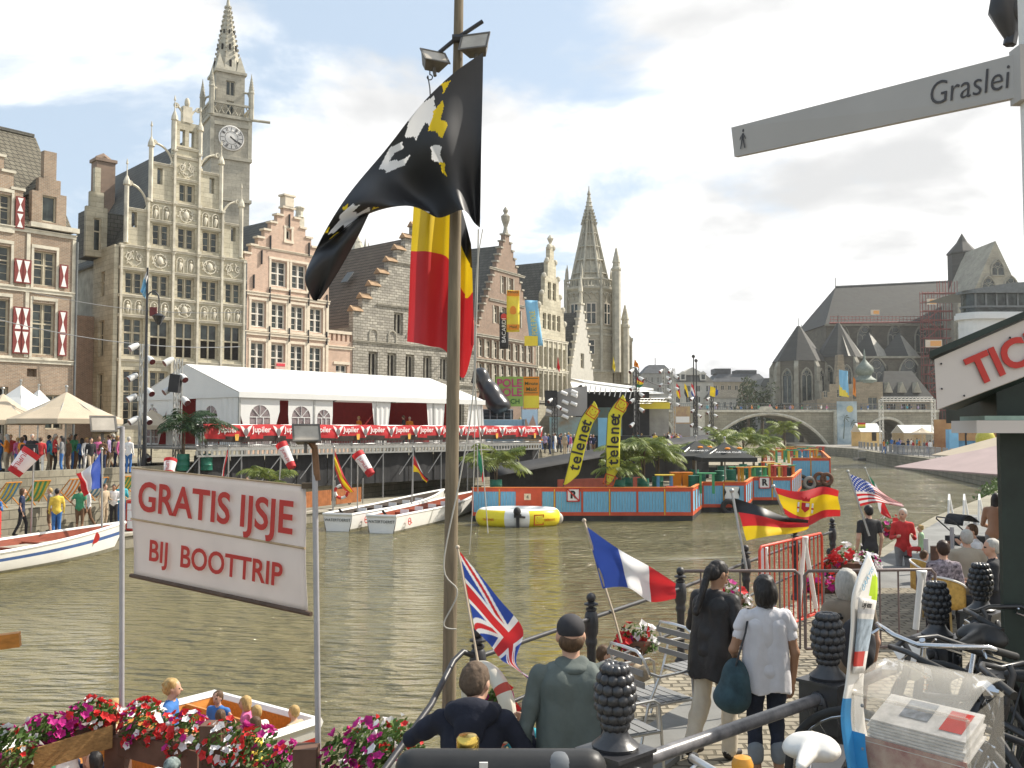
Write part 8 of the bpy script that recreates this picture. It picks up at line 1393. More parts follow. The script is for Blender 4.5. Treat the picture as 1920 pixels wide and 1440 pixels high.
e = T('paper_notice', 'white paper with orange print folded over the pipe rail behind the dispenser', 'paper', W(1700, 1240, 5.35)); po = e.location.copy(); mb = MB(); mb.grid(lambda u, v: (W(1668, 1213, 5.35)-po).lerp(W(1722, 1200, 5.55)-po, u).lerp((W(1690, 1268, 5.28)-po).lerp(W(1745, 1275, 5.45)-po, u), v)+Vector((0, -.02-.03*sin(v*3), .015*sin(3*v))), 6, 10); mb.build('sheet', shut_w, e, 80, .002); q0, q1 = W(1690, 1240, 5.2)-po, W(1732, 1240, 5.36)-po
for i, s in enumerate(('KAARTEN', 'BEKEND', 'DIRECT')): text(s, .045, frame((q0+q1)/2+Vector((.005*i, -.08, -.0-.06*i)), (q1-q0), (.05, 0, 1)), ora, e, ext=.0005)
# bicycles
chrome = mat('chrome', (.62, .62, .63), .15, .05, 4, metal=1); bkp = mat('black_bike_paint', (.015, .015, .016), .35, .2, 6, spec=.6); lea = mat('black_saddle', (.016, .016, .016), .45, .2, 8, .1)
def bike(label, p, rz, fm, sm, hm, tilt=0, ss=1., sh_=.95, hh=1.05):
    e = T('bicycle', label, 'bicycle', p, rz, 'parked bicycles'); e.rotation_euler.x = tilt
    for x in (-.52, .55):
        mb = MB(); mb.tube([(x+.33*cos(a), 0, .35+.33*sin(a)) for a in [q*pi/16 for q in range(33)]], .02, 8, False); w_ = mb.build('wheel', tyre, e, 60); mb = MB(); mb.tube([(x+.305*cos(a), 0, .35+.305*sin(a)) for a in [q*pi/16 for q in range(33)]], .01, 6, False); [mb.tube([(x, 0, .35), (x+.3*cos(a), 0, .35+.3*sin(a))], .0015, 3) for a in [q*pi/10 for q in range(20)]]; mb.tube([(x, -.05, .35), (x, .05, .35)], .02, 8); mb.build('rim', chrome, w_)
    mb = MB(); mb.tube([(-.22, 0, .78), (-.05, 0, .3)], .017, 8); mb.tube([(-.05, 0, .3), (.38, 0, .72)], .018, 8); mb.tube([(-.18, 0, .66), (.36, 0, .78)], .016, 8); [mb.tube([(-.05, 0, .3), (-.52, y, .35), (-.2, 0, .74)], .009, 6) for y in (-.06, .06)]; mb.tube([(.34, 0, .86), (.39, 0, .68)], .022, 8); mb.build('frame', fm, e, 60); mb = MB(); [mb.tube([(.39, y*.5, .68), (.44, y, .5), (.55, y, .35)], .011, 6) for y in (-.06, .06)]; mb.build('fork', fm, e)
    mb = MB(); mb.tube([(-.52+.37*cos(a), 0, .35+.37*sin(a)) for a in [q*pi/12 for q in range(0, 13)]], .03, 5, flat=.3); mb.build('mudguard', fm, e, 60)
    mb = MB(); mb.tube([(-.2, 0, .72), (-.26, 0, sh_-.04)], .014, 8); mb.build('seat_post', chrome, e, 60)
    mb = MB(); mb.tube([(.34, 0, .84), (.31, 0, hh-.06), (.33, 0, hh-.03)], .014, 8); mb.tube([(.12, .3, hh-.06), (.25, .26, hh-.02), (.36, .12, hh-.03), (.37, 0, hh-.05), (.36, -.12, hh-.03), (.25, -.26, hh-.02), (.12, -.3, hh-.06)], .013, 8); h_ = mb.build('handlebar', hm, e, 60)
    for s in (-1, 1):
        g = MB(); g.tube([(.2, s*.275, hh-.04), (.06, s*.315, hh-.08)], .018, 8); g.build('grip', lea, h_, 60); b = MB(); b.tube([(.25, s*.24, hh-.03), (.28, s*.27, hh-.06), (.14, s*.33, hh-.1)], .006, 5); b.build('brake_lever', chrome, h_, 60)
    sdf('saddle', [cone((-.24-.12*ss, .05*ss, sh_), (-.24-.12*ss, -.05*ss, sh_), .055*ss, .055*ss, k=.03), cone((-.24-.12*ss, 0, sh_), (-.24+.14*ss, 0, sh_-.005), .05*ss, .022*ss, k=.04), ell((-.24-.1*ss, .075*ss, sh_-.005), (.07*ss, .05*ss, .035*ss)), ell((-.24-.1*ss, -.075*ss, sh_-.005), (.07*ss, .05*ss, .035*ss))], sm, .012, e)
    mb = MB(); mb.tube([(.36, 0, .9), (.42, 0, .9)], [.02, .045], 10); mb.build('headlight', chrome, e); mb = MB(); mb.box(-.85, -.3, -.06, .06, .71, .725); mb.tube([(-.8, .05, .71), (-.52, .06, .36)], .006, 5); mb.tube([(-.8, -.05, .71), (-.52, -.06, .36)], .006, 5); mb.build('luggage_rack', fm, e)
    mb = MB(); mb.M = Matrix.Translation((-.05, .04, .3)) @ Matrix.Rotation(pi/2, 4, 'X'); mb.lathe([(.02, 0), (.1, 0), (.1, .008), (.02, .008)], 20); mb.M = Matrix(); mb.tube([(-.05, -.06, .3), (-.05, -.07, .15)], .01, 6); mb.tube([(-.05, .06, .3), (-.05, .08, .45)], .01, 6); mb.cbox((-.05, -.11, .14), (.08, .09, .02)).cbox((-.05, .13, .46), (.08, .09, .02)); mb.build('crankset', chrome, e); return e
bike('black bicycle with silver handlebar leaning by the dark kiosk', (2.12, 4.78, 2.3), math.atan2(-.45, -.5), bkp, lea, chrome, -.05, hh=1.06)
bike('bicycle with white saddle below the nearest pipe rail', (.95, 3.22, 2.3), math.atan2(-.8, -.42), bkp, mat('white_saddle', (.74, .72, .68), .4, .05), alup, .03, sh_=.86, hh=.98, ss=.82)
e = T('bicycle_bag', 'black padded handlebar bag with grey patches at the bottom edge', 'bag', W(900, 1440, 2.35)); sdf('bag_body', [cone((-.16, 0, -.0), (.26, 0, .0), .045, .045, 0, .03), ell((.05, 0, -.08), (.26, .09, .08))], lea, .012, e); mb = MB(); mb.box(.0, .02, -.052, -.046, .0, .03); mb.build('label_tab', pap, e); sdf('grey_patch', [ell((.19, -.012, .002), (.05, .036, .042))], mat('grey_patch_cloth', (.12, .13, .14), .6), .008, e)
e = T('bicycle_bell', 'shiny brass bicycle bell at the bottom edge in front of the man in navy', 'bell', W(877, 1397, 2.4)); mb = MB(); mb.lathe([(.025, -.012), (.028, -.008), (.028, .016), (.022, .024), (.0, .026)], 20); mb.build('brass_dome', mat('brass', (.75, .52, .12), .2, .08, metal=1), e, 40); mb = MB(); mb.tube([(0, 0, -.06), (0, 0, -.012)], .012, 8); mb.build('stem', lea, e)
e = T('bicycle_bell', 'small orange brown bell beside the white saddle bicycle grip', 'bell', W(1392, 1432, 2.75)); mb = MB(); mb.lathe([(.03, -.015), (.031, 0), (.024, .018), (.0, .026)], 16); mb.build('dome', mat('amber_bell', (.6, .28, .04), .25), e, 40); mb = MB(); mb.tube([(0, 0, -.05), (0, 0, -.015)], .01, 6); mb.build('stem', lea, e)
bike('dark bicycle standing behind the leaflet stand at the right bottom corner', (2.15, 3.75, 2.3), 2.0, bkp, lea, bkp, .08)
for i, (t_, o_, l) in enumerate(((9.0, 1.8, 'bicycle parked on the far quay left of the brown panel fence'), (9.6, 2.4, 'second bicycle parked on the far quay close to the panel fence'), (16.0, 2.0, 'bicycle parked on the far quay right of the brown panel fence'))): dup(bpy.data.objects['bicycle'], ql(t_, o_, .47), qa+.5*i, l, 'bicycles on the far quay')
for x, y, rz, l in ((2.05, 4.25, 2.5, 'dark bicycle in the parked row between the leaflet stand and the silver handlebar'), (2.75, 5.05, 2.2, 'dark bicycle pushed close against the front of the ticket kiosk')): bike(l, (x, y, 2.3), rz, bkp, lea, bkp, .04)
# ---------------------------------------------------------------- people
TOPC = {'red': (.5, .04, .04), 'white': (.75, .74, .72), 'blue': (.05, .16, .42), 'navy': (.02, .03, .07), 'green': (.06, .28, .14), 'orange': (.7, .22, .02), 'black': (.016, .016, .018), 'grey': (.22, .22, .22), 'pink': (.6, .14, .3), 'beige': (.45, .36, .25), 'yellow': (.7, .52, .08), 'turquoise': (.06, .4, .48), 'brown': (.16, .09, .05), 'lilac': (.36, .28, .45)}
fab = lambda n, k='top': mat(f'{n}_{k}_fabric', TOPC[n], .85, .2, 9, .25)
HAIR = {'brown': mat('brown_hair', (.09, .05, .025), .6, .4, 20, .3, stretch=(4, 4, 1)), 'black': mat('black_hair', (.012, .01, .009), .45, .4, 20, .3, stretch=(4, 4, 1)), 'blond': mat('blond_hair', (.42, .28, .11), .6, .35, 20, .3, stretch=(4, 4, 1)), 'grey': mat('grey_hair', (.42, .40, .36), .6, .2, 20, .3, stretch=(4, 4, 1))}
skin = mat('fair_skin', (.56, .33, .23), .55, .08, 5); skin2 = mat('tanned_skin', (.36, .2, .12), .55, .08, 5); shoe = mat('dark_shoe', (.03, .025, .022), .5); eye = mat('dark_eye', (.02, .015, .012), .3); lipm = mat('lips', (.42, .16, .13), .5)
DN = ((.05, -.03, -.29), (.055, .05, -.54))
def person(label, p, rz=0, h=1.72, top=None, bot=None, hair='brown', style='short', sit=0, lean=0, arms=(DN, DN), walk=0, yaw=0, nod=0, res=.035, bulk=1., sleeve=1, legs=1, group=None, sk=None, hem=0, fingers=0, tb=1., lw=1., face=True, fem=0, hairm=None):
    sk = sk or skin; top = top or fab('grey'); bot = bot or fab('navy'); e = T('person', label, 'person', p, rz, group); s = h/1.75; V = lambda *a: Vector(a)*s; P = []; HN = []; A = lambda q: P.append(q)
    zh = (sit+.08)/s if sit else .93; hip = Vector((0, 0, zh)); R = Matrix.Rotation(-lean, 3, 'X'); up = lambda x, y, z: (hip+R @ (Vector((x, y, z-.93))))*s
    c_ = lambda a, b, ra, rb, m, k=.03: A(cone(a, b, ra*s, rb*s, m, k*s)); E = lambda c, r, m, k=.03, M=None: A(ell(c, tuple(q*s for q in r), m, k*s, M)); Rm = R
    w = .93 if fem else 1.0; sw = .185*w*(.5+.5*bulk)
    E(up(0, 0, 1.31), (.165*w*bulk, .105*bulk, .2), 1, .05, Rm); E(up(0, .0, 1.1), ((.13 if fem else .15)*bulk*tb, .1*bulk*tb, .17), 1, .06, Rm); E(up(0, -.01, .955), (.165*bulk, .118*bulk, .12), 1 if hem >= 0 else 2, .05, Rm)
    if hem > 0: E(up(0, -.005, .87-hem*.3), ((.165 if fem else .175)*bulk*tb, .125*bulk*tb, .13+hem*.5), 1, .04, Rm)
    c_(up(-sw+.03, 0, 1.415), up(sw-.03, 0, 1.415), .055*bulk, .055*bulk, 1, .05); c_(up(0, 0, 1.42), up(0, .015, 1.53), .055, .05, 0, .02)
    hc = up(0, .03, 1.635); H = Rm @ Matrix.Rotation(lean*.6-nod, 3, 'X') @ Matrix.Rotation(yaw, 3, 'Z'); hd = lambda x, y, z: hc+H @ Vector((x, y, z))*s
    E(hd(0, -.005, .02), (.076, .096, .098), 0, .02, H); E(hd(0, .02, -.045), (.058, .07, .07), 0, .03, H)
    if face: c_(hd(0, .09, .0), hd(0, .112, -.028), .01, .015, 0, .015); [E(hd(q*.078, -.005, -.01), (.012, .022, .032), 0, .01, H) for q in (-1, 1)]
    if face and res < .03: [E(hd(q*.032, .083, .008), (.014, .012, .008), 4, .004, H) for q in (-1, 1)]; E(hd(0, .084, -.062), (.024, .014, .008), 5, .006, H)
    for i, q in enumerate((-1, 1)):
        sh = up(q*sw, 0, 1.41); eo, wo = arms[i]; el = sh+Vector((q*eo[0], eo[1], eo[2]))*s; wr = sh+Vector((q*wo[0], wo[1], wo[2]))*s; sm = 1 if sleeve else (1 if sleeve is None else 0)
        mid = sh.lerp(el, .55); c_(sh, mid, .056*bulk, .05*bulk, 1, .04); c_(mid, el, .05*(bulk if sleeve else .85), .042*(bulk if sleeve else .9), 1 if sleeve else 0, .02); c_(el, wr, .042*(bulk if sleeve else .9), (.034*bulk if sleeve else .026), 1 if sleeve else 0, .02)
        d = (wr-el).normalized(); n = Vector((q, 0, 0)); n = (n-d*n.dot(d)).normalized(); b = d.cross(n); Mh = Matrix((n, b, d)).transposed(); pc = wr+d*.055*s; HN.append(pc)
        E(pc, (.019, .04, .052), 0, .012, Mh)
        if fingers:
            for k, (off, ln) in enumerate(((-.03, .055), (-.011, .068), (.009, .064), (.028, .05))): r0 = pc+d*.04*s+b*off*s; kn = r0+(d*.55-n*.25)*ln*s; c_(r0, kn, .0105, .0095, 0, .006); c_(kn, kn+(d*.3-n*.45)*ln*s, .0095, .008, 0, .005)
            t0 = wr+d*.03*s+b*.035*s*(1 if d.z > 0 else -1); t1 = t0+(d*.5+b*.5*(1 if d.z > 0 else -1)-n*.3)*.05*s; c_(t0, t1, .013, .011, 0, .008); c_(t1, t1+(d*.6-n*.3)*.035*s, .011, .009, 0, .006)
        else: E(pc+d*.06*s-n*.008*s, (.015, .034, .045), 0, .015, Mh)
        hp = Vector((q*.088, 0, zh-.03))*s
        if sit: kn = Vector((q*.11, .42, zh-.02))*s; an = Vector((q*.11, .40, max(.09, zh-.47)))*s; tw = Vector((0, 1, 0))
        else: kn = Vector((q*.092, .04+walk*q*.16, .5))*s; an = Vector((q*.095, -.03+walk*q*.28-(abs(walk)*.06 if walk*q < 0 else 0), .085+(.05 if walk*q < 0 else 0)))*s; tw = Vector((0, 1, 0))
        c_(hp, kn, .088*(.5+.5*bulk), .06*lw, 2, .04); c_(kn, kn.lerp(an, .35), .06*lw, .056*lw, 2 if legs else 0, .02); c_(kn.lerp(an, .35), an, .056*lw if legs else .05, .05*lw if legs == 1 else .036, 2 if legs == 1 else 0, .02); c_(an-Vector((0, .03, .035))*s, an+tw*.14*s-Vector((0, 0, .05))*s, .042, .032, 3, .02)
    sdf('body', P, [sk, top, bot, shoe, eye, lipm], res, e, None, (.011, 11, 5.5, (1, 2)) if res < .012 else None)
    hm = hairm or HAIR.get(hair); hs = []; B = lambda c, r, k=.02: hs.append(ell(c, tuple(q*s for q in r), 0, k*s, H)); Cn = lambda a, b, ra, rb: hs.append(cone(a, b, ra*s, rb*s, 0, .03*s))
    if style != 'bald':
        B(hd(0, -.02, .032), (.085, .097, .098)); B(hd(0, -.055, -.01), (.076, .06, .075))
        if style == 'bob': [B(hd(q*.06, -.025, -.045), (.03, .05, .1), .04) for q in (-1, 1)]; B(hd(0, -.06, -.06), (.082, .055, .1), .04)
        if style == 'long': Cn(hd(0, -.07, -.02), hd(0, -.085, -.25), .07, .06); [Cn(hd(q*.06, -.03, 0), hd(q*.07, -.05, -.2), .035, .03) for q in (-1, 1)]
        if style == 'pony': B(hd(0, -.105, -.0), (.04, .035, .045)); Cn(hd(0, -.11, -.02), hd(0, -.1, -.42), .035, .03)
        if style == 'curly': r = random.Random(3); [B(hd(.075*cos(a)*r.uniform(.7, 1.1), -.03+.08*sin(a)*(.5 if sin(a) > 0 else 1), r.uniform(-.02, .11)), (.03, .03, .03), .015) for a in [q*.45 for q in range(22)]]
        if style == 'cap': hs.clear(); B(hd(0, -.008, .045), (.084, .102, .082)); hs.append(ell(hd(0, .1, .045), (.062*s, .06*s, .012*s), 0, .02*s, H))
        sdf({'cap': 'cap', 'sun': 'sun_hat'}.get(style, 'hair'), hs, hm, min(res, .025), e, None, (.007, 42, 7, None) if res < .02 and style not in ('cap', 'sun') else None)
    e['joint'] = 0; del e['joint']; return e, hd, up, H, HN
# crowd: a few templates, copied with their own colours
OUT = lambda x=.22, z=-.3: ((.06, .0, -.28), (-.02, x, z))
TP = []
for k, a in enumerate((dict(), dict(walk=.8), dict(arms=(OUT(), DN)), dict(arms=(OUT(.2, -.1), OUT(.25, -.2)), style='long', fem=1), dict(style='bob', fem=1, walk=-.6, sleeve=0), dict(sleeve=0, legs=2, arms=((( .12, -.06, -.24), (.02, .05, -.42)), DN)), dict(sit=.45, arms=(OUT(), OUT())))): TP.append(person('tmp', (0, 0, -50), 0, 1.7, res=.042, face=True, **a)[0])
for t_ in TP: KID[t_.name] = list(kids(t_))
used = set(); cnt = {}
HC = list(HAIR.values()); LEG = ['navy', 'black', 'grey', 'beige', 'blue', 'brown', 'white']
first = {}
def crowd(place, group, pts, rnd, zf, kinds=(0, 1, 2, 3, 4, 5), face=None, sc=(.92, 1.05), tops=None):
    for i, (x, y) in enumerate(pts):
        for _ in range(200):
            tc_ = rnd.choice(tops or list(TOPC)); lc = rnd.choice(LEG); lb = f'person in {tc_} top and {lc} trousers {place}'
            if lb not in used: break
        used.add(lb); k = rnd.choice(kinds); t_ = TP[k]; rz = face if face is not None else rnd.uniform(0, 6.3)
        if k not in first: first[k] = 1; o = t_; o.location = (x, y, zf); o.rotation_euler.z = rz; o['label'] = lb; o['group'] = group; ch = KID[t_.name]
        else: o = dup(t_, (x, y, zf), rz, lb, group); ch = [c for c in COL.objects[-3:] if c.parent == o]
        o.scale = (rnd.uniform(*sc),)*3
        for c in ch:
            ms = [rnd.choice((skin, skin, skin2)), fab(tc_), fab(lc), shoe] if c.name.startswith('body') else [rnd.choice(HC)]
            for q, m in enumerate(ms): c.material_slots[q].link = 'OBJECT'; c.material_slots[q].material = m
r = random.Random(21); row = lambda n, a, b, da, db: [((px-960)/FPX*d, d) for px, d in [(a+(b-a)*(i+r.uniform(.1, .9))/n, r.uniform(da, db)) for i in range(n)]]
crowd('on the upper quay by the cream parasols', 'people on the upper quay by the cafe', row(26, 0, 245, 42, 46.5), r, 2.4)
crowd('on the lower quay behind the white boat', 'people on the lower quay at left', [ql(-8+i*.62+r.uniform(-.4, .4), r.uniform(1.0, 3.9), 0).to_2d()[:] for i in range(30)], r, .47, sc=(.95, 1.05))
crowd('behind the banner of the beer platform', 'staff and guests on the beer platform', [((px-960)/FPX*d, d) for px, d in ((505, 54), (673, 57), (757, 59), (768, 60.5), (975, 67))], r, 3.52, (0, 2), tops=['orange', 'black', 'orange'])
crowd('in the crowd before the grey cloth wall', 'people before the grey cloth wall', row(20, 1008, 1115, 76, 90), r, 2.4)
crowd('in the dense crowd under the truss beam', 'crowd under the truss beam', row(40, 1180, 1275, 90, 128), r, 2.4)
crowd('at the railing over the main bridge arch', 'people on the bridge', row(24, 1300, 1560, 201.2, 204), r, 8.15, (0, 2, 3)); crowd('on the bridge before the slate roofed hall', 'people on the bridge', row(12, 1600, 1740, 201.2, 203), r, 8.15, (0, 2, 3))
crowd('along the far right quay stalls', 'people on the far right quay', row(30, 1655, 1835, 112, 150), r, 1.5)
for k, t_ in enumerate(TP):
    if k not in first:
        for c in list(KID[t_.name]): bpy.data.objects.remove(c)
        bpy.data.objects.remove(t_)
def coat(e, up, m, s, zc, r, q, nm, zt=1.37): return sdf(nm, [cone(up(k*.08, 0, zt), up(k*.085, -.01, zc-.12), r*s, (r+(.034 if nm == 'blouse' else .022))*s, 0, .06) for k in (-1, 1)]+[ell(up(k*.1, -.01, 1.36), ((.09*s, .1*s, .08*s) if nm != 'blouse' else (.05, .04, .04)), 0, .06) for k in (-1, 1)], m, .0095, e, lambda P: zc*s-P[..., 2]+.012*np.sin(P[..., 0]*25), (.006 if nm == 'blouse' else .009, 14, 5, None))
# near people ------------------------------------------------------------
navy = mat('navy_hoodie', (.016, .018, .03), .9, .3, 5, .5, bd=.03); sage = mat('sage_grey_jacket', (.105, .125, .115), .75, .18, 4, .5, bd=.03); blkj = mat('black_nylon_jacket', (.013, .012, .012), .5, .35, 6, .6, bd=.03); wht = mat('white_blouse', (.72, .70, .72), .8, .06, 9, .4, transl=.1); cream = mat('cream_trousers', (.62, .55, .44), .85, .1, 6, .3); jean = mat('dark_jeans', (.02, .026, .045), .85, .3, 14, .2); buzz = mat('brown_buzzed_hair', (.11, .075, .05), .8, .3, 40, .3); 
e, hd, up, H, HN = person('person in a navy hoodie seen from behind, leaning by the life ring with a bottle', (-.24, 5.3, 1.37), -.12, 1.66, navy, jean, lean=.42, yaw=-.35, nod=.2, arms=(((.19, .06, -.13), (.1, .28, -.12)), ((.17, .02, -.25), (.1, .22, -.12))), res=.0095, bulk=1.14, fingers=1, hairm=buzz)
hv = e.location+Matrix.Rotation(e.rotation_euler.z, 3, 'Z') @ HN[1]
sdf('hood', [ell(up(0, -.1, 1.44), (.15, .07, .09), 0, .05), cone(up(-.12, -.02, 1.47), up(.12, -.02, 1.47), .05, .05, 0, .06), ell(up(0, -.125, 1.33), (.085, .035, .08), 0, .05)], navy, .011, e)
bt = hv+Vector((.01, .03, .04)); e = T('water_bottle', 'clear plastic bottle in the hand of the navy hoodie man', 'bottle', bt-Vector((0, 0, .08))); mb = MB(); mb.lathe([(.02, -.02), (.03, 0), (.03, .1), (.012, .13), (.012, .15), (.001, .15)], 14); mb.build('bottle_body', mat('clear_plastic', (.7, .75, .78), .08, .05, alpha=.35, spec=.6), e, 50); mb = MB(); mb.lathe([(.014, .151), (.014, .17)], 10); mb.build('bottle_cap', shut_w, e)
e, hd, up, H, HN = person('person in a sage grey jacket and dark baseball cap beside the nearest grape post', (.34, 5.55, 1.55), .12, 1.69, sage, jean, style='cap', yaw=-.1, arms=(((.09, -.02, -.29), (.1, .02, -.55)), ((.08, -.06, -.28), (.06, .2, -.32))), res=.0095, bulk=1.06, tb=1.1, fingers=1, hem=0, hairm=mat('charcoal_cap', (.04, .038, .042), .8, .2, 8))
sdf('hair', [ell(hd(0, -.052, -.03), (.074, .05, .06), 0, .02)], HAIR['brown'], .011, e); sdf('collar', [cone(up(-.06, -.01, 1.475), up(.06, -.01, 1.475), .045, .045, 0, .03), ell(up(0, -.05, 1.45), (.1, .05, .035), 0, .03)], sage, .011, e)
coat(e, up, sage, 1.69/1.75, .83, .118, 1, 'jacket')
e = T('black_bag', 'black bag tucked under the arm of the man in the sage grey jacket', 'bag', (.58, 5.55, 2.48)); sdf('bag_body', [ell((0, 0, 0), (.1, .13, .19), 0, .03), ell((-.04, -.02, .1), (.07, .1, .12), 0, .05)], lea, .014, e)
e, hd, up, H, HN = person('person in a black jacket and cream trousers with long black ponytail looking down', (1.69, 8.2, 1.55), -.85, 1.64, blkj, cream, style='pony', hair='black', yaw=-.25, nod=.5, lean=.1, arms=(((.1, .02, -.27), (.0, .24, -.3)), ((.1, -.04, -.27), (.02, .2, -.36))), walk=.5, res=.0095, bulk=1.2, tb=1.22, lw=1.3, fingers=1, hem=0, fem=1, sk=skin2)
coat(e, up, blkj, 1.64/1.75, .73, .128, 1, 'jacket', 1.34)
mb = MB(); [mb.tube([hd(q*.032+.026*cos(a), .1, .008+.02*sin(a)) for a in [k*.7 for k in range(10)]], .003, 4) for q in (-1, 1)]; mb.tube([hd(-.058, .095, .01), hd(-.08, .0, .01)], .003, 4); mb.tube([hd(.058, .095, .01), hd(.08, .0, .01)], .003, 4); mb.build('glasses', iron, e)
e, hd, up, H, HN = person('person in a white short sleeved blouse and rolled dark jeans with black bobbed hair', (1.97, 7.55, 1.55), .0, 1.62, wht, jean, style='bob', hair='black', yaw=.15, nod=.15, arms=(((.1, .0, -.27), (.03, .14, -.42)), ((.07, -.02, -.29), (.07, .05, -.55))), res=.0095, sleeve=0, legs=2, fingers=1, fem=1, sk=skin2, hem=0, bulk=.97)
coat(e, up, wht, 1.62/1.75, .8, .1, 1, 'blouse', 1.33); s_ = 1.62/1.75; sdf('sleeve', [cone(up(-.17, 0, 1.425), up(-.215, 0, 1.33), .054*s_, .056*s_, 0, .02), cone(up(.17, 0, 1.425), up(.215, 0, 1.33), .054*s_, .056*s_, 0, .02)], wht, .011, e); cuff = mat('pale_denim_cuff', (.2, .22, .24), .85); [sdf('rolled_cuff', [cone((q*.096*s_, -.01, .3), (q*.096*s_, -.015, .24), .062, .06, 0, .01)], cuff, .011, e) for q in (-1, 1)]
e = T('shoulder_bag', 'large teal grey shoulder bag hanging at the left side of the woman in white', 'bag', (1.72, 7.5, 2.35)); sdf('bag_body', [ell((0, 0, .0), (.11, .15, .2), 0, .05), ell((-.03, 0, -.1), (.14, .17, .11), 0, .06)], mat('teal_grey_cloth', (.035, .07, .085), .8, .4, 8, .4), .013, e); mb = MB(); mb.tube([Vector((-.02, -.08, .14)), Vector((.07, -.05, .4)), Vector((.1, .0, .49)), Vector((.07, .06, .38)), Vector((0, .1, .12))], .014, 6, flat=.5); mb.build('strap', lea, e, 60)
e, hd, up, H, HN = person('person with grey bobbed hair and tan top carrying a backpack behind the leaflet stand', (2.74, 7.9, 1.55), .1, 1.62, mat('tan_brown_top', (.24, .19, .14), .85, .2, 6, .3), fab('brown'), style='bob', hair='grey', yaw=-.4, arms=(((.14, -.05, -.24), (.05, .12, -.4)), DN), res=.013, bulk=1.1, sleeve=0, fingers=1, fem=1)
e = T('backpack', 'dark backpack worn by the grey haired woman behind the leaflet stand', 'backpack', (2.74, 7.72, 2.6)); sdf('pack', [ell((0, 0, 0), (.15, .09, .22), 0, .04), ell((0, -.06, -.08), (.11, .06, .1), 0, .04)], mat('dark_grey_pack', (.035, .035, .04), .8, .3, 8, .3), .014, e); mb = MB(); [mb.tube([(q*.1, .06, .2), (q*.1, .16, .25), (q*.11, .24, .1)], .018, 6) for q in (-1, 1)]; mb.build('shoulder_strap', lea, e)
# terrace guests
flo = mat('dark_floral_blouse', (.04, .02, .06), .85, .8, 24, .2, c2=(.45, .38, .42)); OT = OUT(.3, -.25)
gt = dict(res=.016, sit=.46, arms=(OT, OT))
person('person in a dark floral blouse with short black hair sitting on a yellow wicker chair', (5.62, 12.6, 1.55), -.2, 1.66, flo, fab('black'), 'black', 'short', fem=1, hairm=mat('dark_auburn_hair', (.035, .018, .012), .5, .3, 20), **gt)
person('older person with balding grey head in a beige jacket sitting with back to us', (6.45, 13.7, 1.55), -.1, 1.72, mat('beige_jacket', (.36, .31, .24), .85, .1, 5, .2), fab('grey'), 'grey', 'short', bulk=1.12, **gt)
person('older person with grey hair in a black suit jacket sitting in profile by the kiosk', (6.25, 12.55, 1.55), 1.1, 1.72, fab('black'), fab('black'), 'grey', 'short', bulk=1.1, yaw=.3, **gt)
person('young person with brown hair drinking from a glass at the far terrace table', (7.35, 15.2, 1.55), 1.5, 1.6, fab('white'), fab('navy'), 'brown', 'short', res=.018, sit=.46, arms=(OUT(.28, -.0), OT), lean=.15)
person('dark haired person with bare tanned back bending over beside the pink parasol', (8.7, 17.4, 1.55), -.6, 1.66, skin2, fab('grey'), 'black', 'long', res=.02, lean=.35, sk=skin2, fem=1, arms=(OUT(.3, -.35), OUT(.3, -.35)))
person('person in a charcoal T shirt standing with back to us under the starred flag', (7.1, 19.2, 1.02), .1, 1.8, fab('grey') if 0 else mat('charcoal_tshirt', (.04, .04, .04), .85), fab('black'), 'black', 'short', res=.02, sleeve=0)
person('person in a red coat carrying a small child on the landing stage', (8.05, 19.9, 1.0), 2.9, 1.7, fab('red'), fab('grey'), 'grey', 'short', res=.02, fem=1, legs=0, arms=(OUT(.25, -.2), OUT(.28, -.22)), yaw=-.5)
person('small blond child in a pale green shirt held by the woman in red', (8.32, 19.65, 1.72), 1.4, 1.0, mat('pale_green_shirt', (.42, .6, .36), .85), fab('red'), 'blond', 'curly', sit=.12, res=.018)
person('crouching person in a white shirt on the jetty planks below the woman in red', (7.4, 17.6, 1.1), -1.2, 1.4, fab('white'), fab('grey'), 'brown', 'short', sit=.3, res=.018, lean=.2)
person('person with long dark hair in a black coat in the boat beyond the flower basket', (6.15, 18.6, .75), .6, 1.62, fab('black'), fab('black'), 'black', 'long', sit=.45, res=.02, nod=.4)
# boats
bl = dict(res=.016)
person('person with blond hair and sunglasses in a blue T shirt in the wooden boat', (-4.12, 11.75, 0.02), -1.5, 1.68, fab('blue'), fab('navy'), 'blond', 'curly', sit=.42, fem=1, sleeve=0, arms=(OUT(), ((.1, .1, -.25), (.05, .3, -.3))), yaw=.1, **bl)
for l, px, py, d, rz, tp, hr, st_ in (('child with brown hair in a blue shirt at the far side of the boat', 410, 1308, 12.4, 2.8, 'blue', 'brown', 'short'), ('blond child in a magenta top pointing in the wooden boat', 462, 1318, 12.1, 1.7, 'pink', 'blond', 'bob'), ('light brown haired child in white behind the pointing child', 482, 1336, 12.0, .9, 'white', 'blond', 'short'), ('child with chestnut hair in a white vest nearest the boat rim', 480, 1358, 11.5, 1.4, 'yellow', 'brown', 'bob'), ('ginger haired child seen from behind over the flowers', 413, 1345, 11.5, .1, 'lilac', 'brown', 'short'), ('child with golden hair alone in the bow of the wooden boat', 553, 1336, 12.2, 1.2, 'beige', 'blond', 'short')):
    q = W(px, py, d); person(l, (q.x, q.y, q.z-.92), rz, 1.25, fab(tp), fab('navy'), hr, st_, sit=.34, arms=(OUT(.2, .0), DN) if tp == 'pink' else (DN, DN), sleeve=0, **bl)
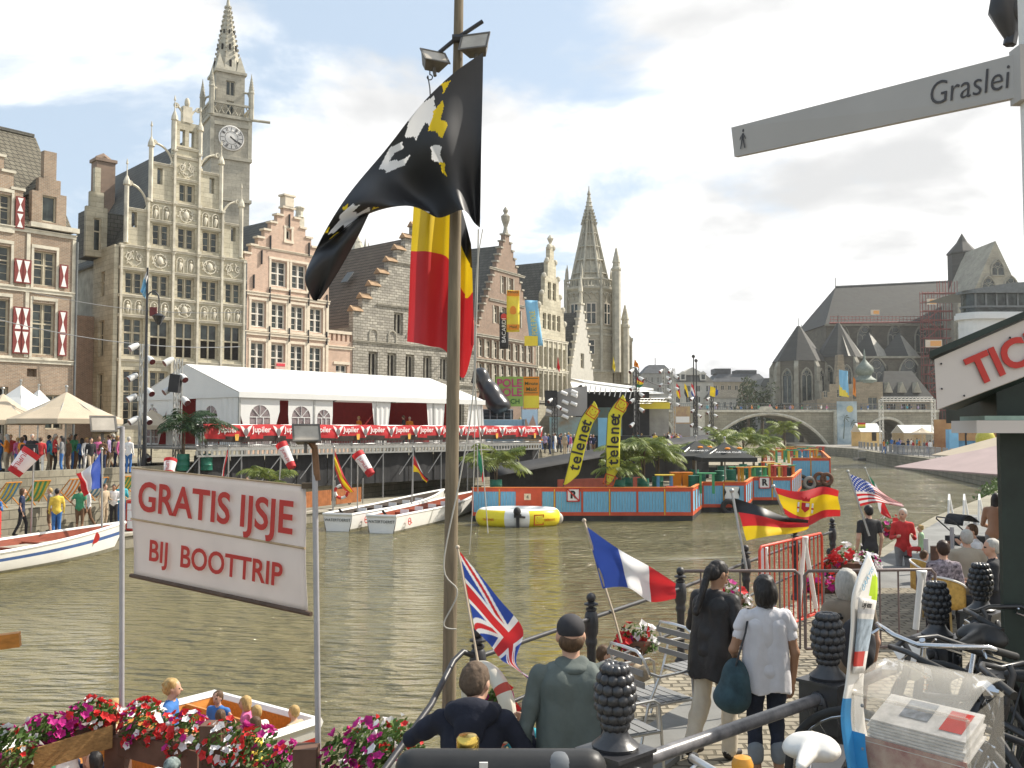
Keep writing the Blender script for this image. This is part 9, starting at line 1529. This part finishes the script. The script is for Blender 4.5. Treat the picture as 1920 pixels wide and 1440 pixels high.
for l, px, py, d, rz, tp, hr, st_, hh in (('brown haired child head above the white petunias at bottom left', 128, 1340, 10.6, .4, 'white', 'brown', 'short', 1.3), ('auburn haired person mostly hidden behind the bottom left petunias', 95, 1352, 10.7, 1.0, 'green', 'brown', 'short', 1.3), ('person with long light brown hair directly behind the left sign pole', 216, 1318, 10.8, 1.8, 'beige', 'blond', 'long', 1.6), ('child with dark hair looking left under the honey plank', 180, 1412, 9.5, 1.7, 'lilac', 'black', 'bob', 1.3), ('person in a patterned grey cap at the bottom edge left of the square post', 322, 1432, 8.9, .2, 'navy', 'grey', 'cap', 1.6), ('person in a cream cap at the bottom edge by the stair rail', 748, 1436, 7.9, .1, 'navy', 'blond', 'cap', 1.6), ('person with dark hair seated below the quay edge left of the chairs', 1130, 1218, 11.2, -1.6, 'white', 'brown', 'short', 1.6), ('person in sunglasses seated below the quay edge between the chairs', 1182, 1212, 11.6, 2.9, 'beige', 'brown', 'bob', 1.6), ('child in turquoise striped top below the lower rail by the life ring', 975, 1322, 9.2, -.3, 'turquoise', 'brown', 'bob', 1.3)):
    q = W(px, py, d); k = hh/1.75; person(l, (q.x, q.y, q.z-.62*k-.17-.55), rz, hh, fab(tp), fab('navy'), hr, st_, sit=.5, sleeve=0, hairm=mat('cream_cap', (.66, .58, .44), .8) if 'cream' in l else (mat('patterned_cap', (.12, .17, .17), .8, .7, 30, c2=(.3, .36, .34)) if 'patterned' in l else None), **bl)
bpy.context.view_layer.update()
for o in [x for x in COL.objects if x.name.startswith('person') and x.location.z < -20]:
    for c in kids(o): bpy.data.objects.remove(c)
    bpy.data.objects.remove(o)
# ---------------------------------------------------------------- summer haze
mb = MB(); mb.box(-420, 520, -60, 480, -4.5, 90); hz = mb.build('haze', bpy.data.materials.new('haze_air')); tag(hz, kind='stuff'); m = hz.data.materials[0]; m.use_nodes = True; t = m.node_tree; t.nodes.remove(t.nodes['Principled BSDF']); pv = t.nodes.new('ShaderNodeVolumePrincipled'); pv.inputs['Color'].default_value = (.95, .95, .93, 1); pv.inputs['Density'].default_value = .0002; pv.inputs['Anisotropy'].default_value = .35; t.links.new(pv.outputs[0], t.nodes['Material Output'].inputs['Volume'])
